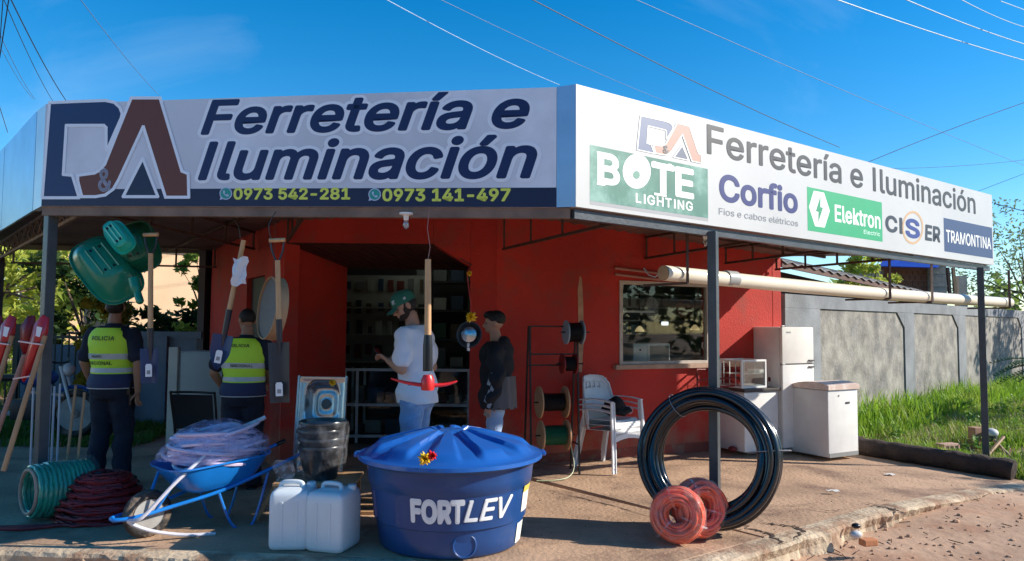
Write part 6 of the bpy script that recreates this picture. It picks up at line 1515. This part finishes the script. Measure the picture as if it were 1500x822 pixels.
tag(ob('stock_jars', mb, mat('teal_grey_jars', (.16, .24, .23), .4, .3, 9), None), kind='stuff')
oc = WD(948, 516, .30); ov = thing('counter_oven', 'white countertop oven behind the left part of the shop window', 'oven', (oc.x, oc.y, 1.075), R(25))
ob('body', MB().box((-.02, .02, .125), (.55, .30, .25), bev=.01), mat('dull_white_enamel', (.55, .57, .54), .4), ov, True); ob('door_glass', MB().box((.08, -.135, .125), (.30, .01, .19)), mat('dark_oven_glass', (.06, .08, .08), .1), ov)
ob('door_frame', MB().box((-.075, -.138, .125), (.02, .012, .22)), WHITEP, ov); ob('knob', MB().ball((-.2, -.14, .17), .014, 8, 6), BLACKP, ov, True)
for (px, py, l) in ((937, 482, 'left'), (1018, 480, 'right')):
    c = WD(px, py, .55); t = thing('pendant_lamp', f'small cream pendant lamp on the {l} behind the shop window', 'lamp', c, group='cream pendant lamps in the window')
    ob('shade', MB().lathe([(.065, -.035), (.05, .0), (.02, .035), (.008, .04)], 20), mat('cream_lamp_shade', (.75, .6, .4), .5, emit=((1, .72, .35), .25)), t, True); ob('cord', MB().tube([(0, 0, .04), (0, 0, 2.6 - c.z)], .004, 5), BLACKM, t)
c = WD(1003, 452, .45); t = thing('hanging_hat', 'round dark red hat shape hung at the right of the window', 'hat', c); ob('disc', MB().lathe([(0, -.05), (.10, -.04), (.14, 0), (.10, .03), (0, .05)], 28, m=frame((0, 0, 1), tuple(WN))), mat('dark_maroon', (.09, .025, .02), .6), t, True)
c = WD(955, 452, .5); t = thing('steel_fan', 'round wire fan guard hanging in the middle of the window', 'fan', c); f = frame((0, 0, 1), tuple(WN + Vector((.5, 0, 0))))
for k in range(5): ob('guard_ring', MB().tube([f @ p for p in ring_pts(.03 + .028 * k, 24)], .003, 5, closed=True), AL, t, True)
for k in range(10): ob('guard_wire', MB().tube([f @ Vector((.02 * math.cos(k * PI / 5), .02 * math.sin(k * PI / 5), .01)), f @ Vector((.145 * math.cos(k * PI / 5), .145 * math.sin(k * PI / 5), 0))], .0025, 4), AL, t)
c = WD(974, 474, .3); tag(ob('lit_display', MB().box(c, (.10, .01, .045), rz=R(25)), mat('white_led', (.8, .9, 1), .4, emit=((.8, .92, 1), 1.2))), 'small lit white display glowing in the middle of the window', 'display')
c = WD(978, 495, .42); t = thing('wooden_rack', 'small dark A-shaped rack right of the oven behind the window', 'rack', c)
for k in range(6): ob('slat', MB().bar((c.x - .14 + .02 * k, c.y, 1.08), (c.x - .06 + .03 * k, c.y + .05, 1.34), .012), mat('dark_red_wood', (.10, .03, .025), .6), t, world=True)
# ================================================================= VEGETATION
def leafmat(name, c1, c2, tr=.25):
    m = mat(name, c1, .5, .3, 3, col2=c2, c2t=.5, c2s=1.7, spec=.3); b = m.node_tree.nodes['Principled BSDF']; n = m.node_tree; out = n.nodes['Material Output']
    t = n.nodes.new('ShaderNodeBsdfTranslucent'); ms = n.nodes.new('ShaderNodeMixShader'); ms.inputs[0].default_value = tr
    src = b.inputs['Base Color'].links[0].from_socket; n.links.new(src, t.inputs[0]); n.links.new(b.outputs[0], ms.inputs[1]); n.links.new(t.outputs[0], ms.inputs[2]); n.links.new(ms.outputs[0], out.inputs['Surface']); return m
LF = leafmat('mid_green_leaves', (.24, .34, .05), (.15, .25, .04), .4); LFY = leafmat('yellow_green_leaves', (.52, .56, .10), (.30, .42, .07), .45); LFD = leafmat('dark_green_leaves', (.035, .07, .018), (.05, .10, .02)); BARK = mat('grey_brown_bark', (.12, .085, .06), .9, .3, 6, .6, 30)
def leaves(mb, c, rad, n, s, r, flat=1.0):
    for k in range(n):
        d = Vector((r.gauss(0, 1), r.gauss(0, 1), r.gauss(0, 1))).normalized() * (r.random() ** .45); p = Vector(c) + Vector((d.x * rad, d.y * rad, d.z * rad * flat))
        a = Vector((r.gauss(0, 1), r.gauss(0, 1), r.gauss(0, .7))).normalized(); b = a.cross(Vector((r.gauss(0, 1), r.gauss(0, 1), r.gauss(0, 1)))).normalized(); l = s * r.uniform(.6, 1.3)
        mb.add([p - a * l, p + b * l * .42 , p + a * l, p - b * l * .42], [(0, 1, 2, 3)])
def tree(label, x, y, h, cr_, m, n=60, per=55, s=.09, seed=1, z0=0, group=None, trunk=.10, low=.35, name='tree'):
    r = random.Random(seed); t = thing(name, label, 'tree', (x, y, z0), group=group); tr = MB(); top = Vector((r.uniform(-.2, .2), 0, h * .55)); tr.tube([(0, 0, 0), (0.02, 0, h * .25), top], [trunk, trunk * .8, trunk * .5], 9)
    lf = MB()
    for k in range(n):
        a = r.uniform(0, 2 * PI); q = r.random() ** .5; zz = low + (1 - low) * r.random(); rr = cr_ * q * (1 - .75 * abs(zz - .6) ** 1.5); c = Vector((rr * math.cos(a), rr * math.sin(a), h * zz))
        if k % 5 == 0: tr.tube(cr([top * r.uniform(.5, 1), (top + c) / 2 + Vector((0, 0, -.1)), c], 3), [trunk * .3] * 4 + [trunk * .1] * 3, 5)
        leaves(lf, c, cr_ * r.uniform(.16, .30), per, s, r, .8)
    ob('trunk', tr, BARK, t, True); ob('crown', lf, m, t); return t
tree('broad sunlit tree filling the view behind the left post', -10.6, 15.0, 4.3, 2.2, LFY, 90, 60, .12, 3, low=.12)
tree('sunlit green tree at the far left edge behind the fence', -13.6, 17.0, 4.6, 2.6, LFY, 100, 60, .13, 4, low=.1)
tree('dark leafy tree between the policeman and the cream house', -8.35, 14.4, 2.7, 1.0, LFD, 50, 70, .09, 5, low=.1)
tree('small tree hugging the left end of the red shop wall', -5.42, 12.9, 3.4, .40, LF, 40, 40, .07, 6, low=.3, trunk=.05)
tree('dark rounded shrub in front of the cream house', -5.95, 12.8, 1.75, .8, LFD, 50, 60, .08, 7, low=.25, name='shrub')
tree('yellow leaved croton shrub right of the first policeman', -6.35, 11.7, 1.9, .42, leafmat('croton_leaves', (.38, .28, .03), (.16, .16, .02)), 26, 40, .10, 8, low=.3, name='shrub', trunk=.04)
tree('bright low shrub just above the grey garden wall', -5.3, 12.2, 1.52, .45, LFY, 22, 40, .07, 9, low=.6, name='shrub', trunk=.03)
tree('feathery tree behind the boundary wall at the right edge', 14.3, 20.5, 5.0, 2.1, leafmat('feathery_leaves', (.22, .28, .12), (.15, .21, .09), .4), 110, 34, .06, 10, low=.45, trunk=.07)
tree('bright treetop showing under the side sign behind the wall', 7.9, 16.4, 3.5, .62, LFY, 40, 60, .07, 12, low=.5)
tree('tree behind the wall right of the neighbour house', 17.5, 22.5, 4.6, 1.8, LF, 50, 24, .09, 13, low=.4)
tree('spreading tree right of the view that shades the boundary wall', 19.5, 17.2, 6.2, 1.6, LF, 50, 40, .11, 51, low=.55)
tree('slender tree right of the view that shades the dirt by the right post', 15.6, 7.4, 5.6, 1.3, LF, 40, 26, .10, 52, low=.7)
# grass
def grass(name, zone, n, hmin, hmax, m, seed, w=.006):
    r = random.Random(seed); mb = MB(); k = 0; tries = 0
    while k < n and tries < n * 6:
        tries += 1; x, y = zone(r)
        if x is None: continue
        k += 1; z = dirt_z(x, y) - .01; h = r.uniform(hmin, hmax) * (1 + .5 * vnoise(x * 1.4, y * 1.4)); a = r.uniform(0, 2 * PI); d = Vector((math.cos(a), math.sin(a), 0)); s = Vector((-d.y, d.x, 0)) * w * r.uniform(.7, 1.5); b = d * h * r.uniform(.1, .6)
        p = Vector((x, y, z)); q = p + b * .35 + Vector((0, 0, h * .6)); e = p + b + Vector((0, 0, h))
        mb.add([p - s, p + s, q + s * .7, q - s * .7, e], [(0, 1, 2, 3), (3, 2, 4)])
    return tag(ob(name, mb, m, None), kind='stuff')
GR1 = leafmat('grass_sun_toned', (.24, .40, .04), (.42, .48, .08), .42); GR2 = leafmat('grass_shade_toned', (.09, .18, .025), (.13, .22, .04), .3)  # two copies of grass, sun and shade put into their colours
def zr_right(r):
    t = r.random(); b = r.random() ** 1.2 * 5.5; c = LOG_A.lerp(LOG_B, t * 1.6 - .05); n = Vector((.74, .67, 0)); x, y = (c + n * (b + .05)).xy
    s = (Vector((x, y, 0)) - GO).dot(GN)
    if s < .08 or x < 4.2: return None, None
    for q in CLEAR:
        if abs(x - q.x - .12) < .30 and -.55 < y - q.y < .10: return None, None
    if b < .9 and r.random() < .55: return None, None
    return x, y
CLEAR = [G(1388, 652, .05), G(1435, 640, .12), G(1460, 640, .14)]
def zr_low(r):
    b = r.random() * .95; c = LOG_A.lerp(LOG_B, r.random() * 1.5 - .05); x, y = (c + Vector((.74, .67, 0)) * (b + .08)).xy; return x, y
grass('short_grass', zr_low, 12000, .03, .10, GR1, 46, .005)
grass('tall_grass', zr_right, 22000, .04, .15, GR1, 41)
grass('dry_grass', zr_right, 6000, .08, .22, mat('dry_straw', (.50, .40, .20), .8, .2, 9), 47, .004)
def zr_r2(r):
    x = r.uniform(6.0, 16); y = r.uniform(7.8, 18); s = (Vector((x, y, 0)) - GO).dot(GN)
    if s < .1 or x / y > .85: return None, None
    return x, y
grass('meadow_grass', zr_r2, 18000, .05, .15, GR1, 42, .009)
def zr_weed(r):
    u = r.uniform(1.2, 12); o = r.uniform(.08, .9); p = GP(u); return p[0] + GN.x * o, p[1] + GN.y * o
grass('weeds', zr_weed, 5000, .16, .42, GR1, 43, .010)
def zr_left(r):
    x = r.uniform(-14, -4.7); y = r.uniform(9.25, 13)
    return x, y
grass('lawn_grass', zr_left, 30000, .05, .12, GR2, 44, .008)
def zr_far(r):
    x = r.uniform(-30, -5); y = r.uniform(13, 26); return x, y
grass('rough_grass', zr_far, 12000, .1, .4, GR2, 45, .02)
r = random.Random(61); mb = MB(); n_ = 0
while n_ < 70:
    u = r.uniform(1.2, 9); o = r.random() ** 1.6 * 3.2 + .15; p = GP(u); x, y = p[0] + GN.x * o, p[1] + GN.y * o
    if behind_log(x, y) < .5: continue
    n_ += 1; leaves(mb, (x, y, dirt_z(x, y) + .14), r.uniform(.10, .26), 60, .035, r, .8)
tag(ob('broadleaf_weeds', mb, leafmat('weed_leaves', (.13, .26, .04), (.24, .34, .06), .3), None), kind='stuff')
# cycad at the right edge
cy = thing('cycad', 'dark green cycad palm cut off by the right edge before the wall', 'cycad', (8.62, 11.75, .78)); r = random.Random(8); LFC = leafmat('cycad_leaves', (.04, .10, .03), (.06, .13, .04), .15)
ob('trunk', MB().tube([(0, 0, -.5), (0, 0, .1)], [.16, .13], 12), BARK, cy, True)
for k in range(26):
    a = 2 * PI * k / 26 + r.uniform(-.1, .1); el = r.uniform(.1, 1.0); L = r.uniform(.75, .95); d = Vector((math.cos(a), math.sin(a), 0)); s = Vector((-d.y, d.x, 0)); mb = MB(); pr = None
    for i in range(19):
        f = i / 18; p = d * L * f * math.cos(el * (1 - .4 * f)) + Vector((0, 0, .1 + L * (math.sin(el) * f - .55 * f * f)))
        if pr is not None:
            mb.bar(pr, p, .008)
            for q in (-1, 1): l = .17 * math.sin(PI * min(1, f + .12)) + .03; mb.add([p, p + s * q * l + d * .05 + Vector((0, 0, .03)), p + d * .040], [(0, 1, 2)])
        pr = p
    ob('frond', mb, LFC, cy)
# ================================================================= LEFT BACKGROUND
ch = thing('cream_house', 'cream rendered house beyond the garden at the left', 'house', (-8.0, 20, 0))
CRM = mat('cream_render', (.66, .45, .28), .85, .08, 1, .1, 30, world=True)
h0, h1 = Vector((-10.2, 16.9)), Vector((-5.2, 21.9)); nn = Vector((-.707, .707)) * 4.5
ob('wall', MB().prism([tuple(h0), tuple(h1), tuple(h1 + nn), tuple(h0 + nn)], -.1, 3.5), CRM, ch, world=True)
ov = Vector((.707, -.707)) * .35; ob('roof', MB().prism([tuple(h0 + ov - Vector((.3, .3))), tuple(h1 + ov + Vector((.3, .3))), tuple(h1 + nn), tuple(h0 + nn)], 3.5, 3.62), mat('clay_roof', (.30, .13, .08), .8, .2, 3), ch, world=True)
m = MB(); wseg(m, tuple(h0), tuple(h1), -.1, .95, t=0, out=.03); ob('plinth_band', m, mat('grey_band', (.30, .27, .24), .85), ch, world=True)
m = MB(); wseg(m, tuple(h0.lerp(h1, .05)), tuple(h0.lerp(h1, .14)), 1.2, 2.3, t=0, out=.03); ob('window', m, mat('dark_glass', (.03, .035, .04), .15), ch, world=True)
gwl = thing('garden_wall', 'low blue grey garden wall left of the red shop', 'wall', (-5.3, 11.3, 0)); GB = mat('blue_grey_plaster', (.16, .20, .25), .85, .15, 2, .3, 30, world=True)
p0, p1 = Vector((-5.95, 11.35)), Vector((-4.66, 11.30)); mb = MB(); wseg(mb, (-5.92, 11.35), (-4.72, 11.3), -.1, 1.30, t=.14); ob('wall_panel', mb, GB, gwl, world=True)
mb = MB(); wseg(mb, (-5.96, 11.355), (-4.72, 11.29), 1.30, 1.40, t=.16, out=.02); ob('coping', mb, GB, gwl, world=True)
for x in (-5.92, -5.3): ob('pillar', MB().box((x, 11.30, .66), (.16, .14, 1.34)), GB, gwl, world=True)
tag(ob('low_garden_wall', MB().box((-7.1, 12.6, .55), (2.4, .12, 1.2)), GB), 'further stretch of grey wall behind the lawn, left of the garden wall', 'wall')
fn = thing('railing_fence', 'dark green metal railing fence running across the left background', 'fence', (-9, 11.6, 0)); FG = mat('dark_green_railing', (.015, .03, .022), .5)
for z in (.22, 1.30): ob('rail', MB().bar((-13, 11.9, z), (-6.0, 11.5, z), .04), FG, fn, world=True)
for k in range(64): t = k / 63; x = -13 + 7 * t; ob('bar', MB().bar((x, 11.9 - .4 * t, .05), (x, 11.9 - .4 * t, 1.36), .018), FG, fn, world=True)
for k in range(5): t = k / 4; x = -13 + 7 * t; ob('post', MB().bar((x, 11.9 - .4 * t + .03, -.1), (x, 11.9 - .4 * t + .03, 1.5), .07), FG, fn, world=True)
gp_ = boxthing('gate_panel', 'pale narrow gate panel seen between the left post and the first policeman', 'gate', (-7.0, 11.2, .72), (.10, .05, 1.35), mat('pale_gate', (.5, .5, .47), .6)); 
sb = thing('street_sign', 'small white sign board on a dark post behind the first policeman', 'sign', (-7.25, 13.6, 0)); ob('board', MB().box((-.02, -.03, 1.98), (.20, .02, .42), rz=R(8)), mat('white_board', (.7, .72, .72), .5), sb, world=True); ob('post', MB().bar((-.12, 0, -.1), (-.12, 0, 2.6), .10), mat('dark_wood_post', (.07, .05, .04), .8), sb, world=True)
# parked motorcycle seen low behind the rods (dark, mostly hidden)
mc = thing('motorcycle', 'dark blue motorcycle parked behind the rods at the left', 'motorcycle', (-6.45, 9.9, 0), R(8)); YRm = frame((1, 0, 0), (0, 1, 0))
for x in (-.62, .62):
    k0 = ob('wheel', torus(MB(), .27, .045, frame((1, 0, 0), (0, 1, 0)), 32, 10, wob=0).xf(Matrix.Translation((x, 0, .315))), TY, mc, True); ob('rim', MB().lathe([(.0, -.03), (.05, -.03), (.06, 0), (.235, -.01), (.235, .01), (.06, .0), (.05, .03), (0, .03)], 24, c=(x, 0, .315), m=YRm), RIMM, k0, True)
ob('engine', MB().box((.02, 0, .38), (.34, .22, .28), bev=.05), mat('dark_engine', (.05, .05, .055), .4, metal=.6), mc, True); ob('fuel_tank', MB().ball((.14, 0, .80), (.26, .13, .13)), mat('blue_fuel_tank', (.02, .06, .25), .25, coat=.5), mc, True)
ob('seat', MB().box((-.32, 0, .80), (.62, .22, .09), bev=.035), BLACKP, mc, True); ob('fork', MB().tube([(.62, .07, .31), (.44, .07, .95)], .02, 8).tube([(.62, -.07, .31), (.44, -.07, .95)], .02, 8), AL, mc, True)
ob('handlebar', MB().tube(cr([(.36, -.34, 1.04), (.44, -.15, 1.0), (.44, .15, 1.0), (.36, .34, 1.04)], 5), .014, 8), BLACKM, mc, True); ob('headlight', MB().ball((.52, 0, .90), (.08, .09, .09)), mat('headlight_glass', (.6, .6, .6), .1), mc, True)
ob('fender', MB().tube([(.62 + .36 * math.cos(a), 0, .315 + .36 * math.sin(a)) for a in [.3 + .2 * i for i in range(10)]], .03, 6), mat('blue_fuel_tank', (.02, .06, .25), .25), mc, True); ob('exhaust', MB().tube([(.0, .15, .3), (-.6, .16, .32)], .035, 10), AL, mc, True)
# ================================================================= BEHIND THE BOUNDARY WALL
nh = thing('neighbour_house', 'brick house corner with a grey concrete pillar behind the boundary wall', 'house', (10, 18, 0))
BRK = mat('weathered_orange_brick', (.25, .115, .07), .85, .2, 3, .3, 20)
base = Vector(D(1300, 430, 17.5).xy); e1 = D(1363, 430, 17.9)
bx0, bx1 = D(1300, 400, 17.5).x, D(1362, 400, 17.5).x
ob('core_wall', MB().box(((bx0 + bx1) / 2, 18.6, 1.5), (bx1 - bx0 + .2, 2, 3.1)), mat('mortar', (.30, .24, .2), .9), nh, world=True)
rr_ = random.Random(5); bl_w = (bx1 - bx0 + .2) / 9; me0 = None
for i in range(11):
    for j in range(9):
        c = (bx0 - .1 + (j + .5) * bl_w + (bl_w / 2 if i % 2 and j < 8 else 0), 17.595, 1.72 + .125 * i)
        if me0 is None: o = ob('brick', MB().box((0, 0, 0), (bl_w - .012, .02, .112)), BRK, nh); me0 = o.data
        else: o = bpy.data.objects.new('brick', me0); C.objects.link(o); o.parent = nh
        o.location = (c[0] - 10, c[1] - 18, c[2])
pc = D(1376, 400, 17.4); ob('pillar', MB().box((pc.x, 17.6, 1.55), (.36, .36, 3.3)), mat('pale_concrete_block', (.38, .36, .30), .9, .15, 4, .3, 20), nh, world=True)
for k in range(7): ob('pillar_joint', MB().box((pc.x, 17.6, 1.0 + .3 * k), (.366, .366, .015)), mat('dark_joint', (.18, .17, .15), .9), nh, world=True)
ob('roof_beam', MB().box(((bx0 + bx1) / 2 + .1, 17.5, 3.18), (bx1 - bx0 + 1.0, .2, .06)), STEEL, nh, world=True)
tp0 = [D(1288, 372, 16.8), D(1400, 388, 16.8), D(1394, 376, 18.5), D(1290, 366, 18.5)]
tag(ob('blue_tarp', MB().slabquad(D(1290, 391, 16.6), D(1372, 393, 16.6), D(1392, 378, 17.6), D(1290, 370, 17.6), .02), mat('royal_blue_tarp', (.01, .04, .32), .45, .1, 3, .3, 6)), 'blue tarpaulin spread over the brick house corner', 'tarpaulin')
for i, (xa, xb) in enumerate(((1388, 1392), (1396, 1400))):
    tag(ob('roof_pole', MB().bar(D(xa, 392, 17), D(xb, 440, 17), .06), WOOD2 if i else RUST), ['left of the two poles standing beside the concrete pillar', 'right of the two poles standing beside the concrete pillar'][i], 'pole', 'poles by the concrete pillar')
pc = D(1407, 412, 18); tag(ob('concrete_post', MB().box((pc.x, 18, 1.5), (.2, .2, 2.6)), mat('pale_concrete_block', (.38, .36, .30), .9)), 'slim pale concrete post right of the poles behind the wall', 'post')
sh = thing('neighbour_shed', 'low shed roof of old grey sheets sloping down behind the boundary wall', 'shed', (6, 12.5, 0)); OLD = mat('old_grey_brown_sheet', (.17, .155, .145), .7, .3, 3, .3, 15, world=True)
ra, rb = D(1146, 382, 10.9), D(1352, 427, 14.2); up_ = Vector((-.7, 2.2, .55))
N = 9
for k in range(N):
    a = ra.lerp(rb, k / N); b = ra.lerp(rb, (k + 1.02) / N); mb = MB()
    for i in range(9):
        c = a.lerp(b, i / 8); z = .02 * math.cos(i / 8 * 4 * PI); mb.v += [c + Vector((0, 0, z)), c + up_ + Vector((0, 0, z)), c + Vector((0, 0, z - .012)), c + up_ + Vector((0, 0, z - .012))]
    for i in range(8): q = 4 * i; mb.f += [(q, q + 4, q + 5, q + 1), (q + 2, q + 3, q + 7, q + 6), (q, q + 2, q + 6, q + 4)]
    ob('roof_sheet', mb, OLD, sh, True, world=True, ang=80)
ob('fascia_board', MB().bar(ra + Vector((0, .05, -.05)), rb + Vector((0, .05, -.05)), .03, .08), mat('brown_fascia', (.12, .06, .045), .7), sh, world=True)
mb = MB(); wseg(mb, (ra + Vector((.1, .6, 0))).xy, (rb + Vector((-.2, .6, 0))).xy, -.1, (ra.z - .1, rb.z - .1), t=.1); ob('wall', mb, mat('dark_shed_wall', (.07, .045, .035), .9), sh, world=True)
# wooded skyline far off behind the houses, and the wooded far side of the street behind the viewer (seen in glass and enamel)
r = random.Random(77)
def wood_mass(name, pts, m, sz):
    mb = MB()
    for (x, y, z, rad, n) in pts: leaves(mb, (x, y, z), rad, n, sz, r, .8)
    tag(ob(name, mb, m, None), kind='stuff')
wood_mass('distant_woods', [(-70 + 1.9 * k + r.uniform(-1, 1), 60 + r.uniform(-3, 3), r.uniform(.5, 4.5), 2.6, 60) for k in range(80)], LF, .6)
wood_mass('roadside_woods', [(26 + 1.0 * k * .5 + r.uniform(-1, 1), -17 + .55 * k + r.uniform(-2, 2), r.uniform(.3, 5.5), 2.0, 55) for k in range(60)], LFD, .45)
wood_mass('street_woods', [(-26 + .62 * k, -17 + r.uniform(-2, 2), r.uniform(.3, 5.0), 1.9, 55) for k in range(80)], LFD, .42)
# ================================================================= OVERHEAD WIRES
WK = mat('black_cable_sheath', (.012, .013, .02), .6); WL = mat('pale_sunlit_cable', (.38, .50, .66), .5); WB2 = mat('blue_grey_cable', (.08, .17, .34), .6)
def wire(lab, p0, p1, y0, y1, r0, m, ext=(.25, .15), sag=.1):
    a = D(p0[0], p0[1], y0); b = D(p1[0], p1[1], y1); d = b - a; A_ = a - d * ext[0]; B_ = b + d * ext[1]; n = 18
    pts = [A_.lerp(B_, i / n) - Vector((0, 0, sag * 4 * (i / n) * (1 - i / n) - sag * .9)) for i in range(n + 1)]
    tag(ob('overhead_wire', MB().tube(pts, r0 * .6, 5), m, None, True), lab, 'wire', 'overhead wires')
wire('thick dark wire crossing the sky from the top centre down to the side sign', (783, 5), (1195, 205), 13, 22, .016, WK, sag=.15)
wire('pale wire running down to the right end of the front sign', (568, 3), (798, 118), 13, 20, .013, WL)
wire('faint wire running down to the corner between the two signs', (652, 5), (955, 143), 14, 22, .012, WB2)
wire('single dark wire above the front sign logo', (120, 5), (224, 133), 12, 20, .013, WB2)
wire('bold black wire at the top left corner, right one of the group', (17, 5), (90, 141), 10, 16, .015, WK)
wire('thinner wire just left of the bold one at the top left', (12, 18), (72, 143), 10, 16, .010, WK)
wire('faint wire low in the left sky, upper of two', (4, 62), (47, 143), 12, 18, .010, WB2)
wire('faint wire low in the left sky, lower of two', (2, 75), (44, 143), 12, 18, .009, WB2)
wire('short wire end at the left edge beside the fascia', (0, 158), (10, 190), 12, 14, .012, WB2, sag=0)
wire('near vertical black wire at the very left edge', (4, 5), (0, 60), 9, 9.5, .010, WK, sag=0)
wire('second near vertical black wire at the left edge', (12, 5), (1, 75), 9, 9.5, .012, WK, sag=0)
wire('pale wire across the upper right sky, lowest of the sunlit three', (1232, 5), (1499, 89), 14, 18, .018, WL, (.2, .4))
wire('pale wire across the upper right sky, middle of the sunlit three', (1332, 5), (1499, 65), 14, 18, .018, WL, (.2, .4))
wire('pale wire across the upper right sky, highest of the sunlit three', (1412, 5), (1499, 40), 14, 18, .014, WL, (.2, .4))
wire('tiny pale wire in the top right corner', (1472, 4), (1499, 14), 14, 16, .014, WL, (.2, .4), 0)
wire('long faint wire down to the tree at the right edge', (942, 8), (1490, 240), 16, 30, .014, WB2, (.1, .15))
wire('pale knotted wire rising to the right edge above the side sign', (1290, 228), (1499, 150), 16, 15, .014, WL, (.12, .3), -.05)
wire('thin pale wire level across the right sky', (1330, 248), (1499, 236), 20, 20, .010, WL, (.3, .3))
wire('thin wire sloping up behind the right end of the side sign', (1420, 285), (1499, 255), 18, 18, .009, WB2, (.1, .3), 0)
wire('dark wire leaving the right end of the side sign', (1460, 299), (1499, 309), 14, 14, .014, WB2, (.1, .4), 0)

# ================================================================= DIRT-FILLED CRACKS AND BROKEN EDGES IN THE PAVEMENT
CRK = mat('dark_crack_dirt', (.055, .032, .022), .95, .3, 9, world=True)
def crack(pts, w, seed):
    r = random.Random(seed); P_ = cr([G(x, y, 0) for x, y in pts], 10); mb = MB(); n = len(P_)
    for i, p in enumerate(P_):
        t = (P_[min(i + 1, n - 1)] - P_[max(i - 1, 0)]).normalized(); q = Vector((-t.y, t.x, 0)); a = w * (.25 + r.random()) * math.sin(PI * (i + .6) / (n + .2)); j = r.gauss(0, w * .35)
        for s_ in (-1, 1): c = p + q * (s_ * a / 2 + j); mb.v.append(Vector((c.x, c.y, gz(c.x) + .004)))
    for i in range(n - 1): mb.f.append((2 * i, 2 * i + 2, 2 * i + 3, 2 * i + 1))
    struct('pavement_crack', mb, CRK)
crack([(1072, 762), (1098, 774), (1130, 783), (1150, 800)], .05, 1); crack([(1112, 765), (1140, 769), (1172, 775), (1168, 790)], .045, 2); crack([(1268, 735), (1292, 742), (1312, 745), (1326, 755)], .06, 3)
crack([(960, 760), (900, 742), (842, 728), (792, 716)], .016, 4); crack([(890, 700), (930, 702), (985, 706)], .012, 5); crack([(1180, 678), (1240, 681), (1330, 686), (1400, 690)], .010, 6); crack([(1185, 744), (1215, 749), (1235, 746)], .02, 7)
crack([(1120, 740), (1160, 741), (1200, 736)], .012, 8); crack([(1010, 782), (1060, 778), (1090, 776)], .014, 9)
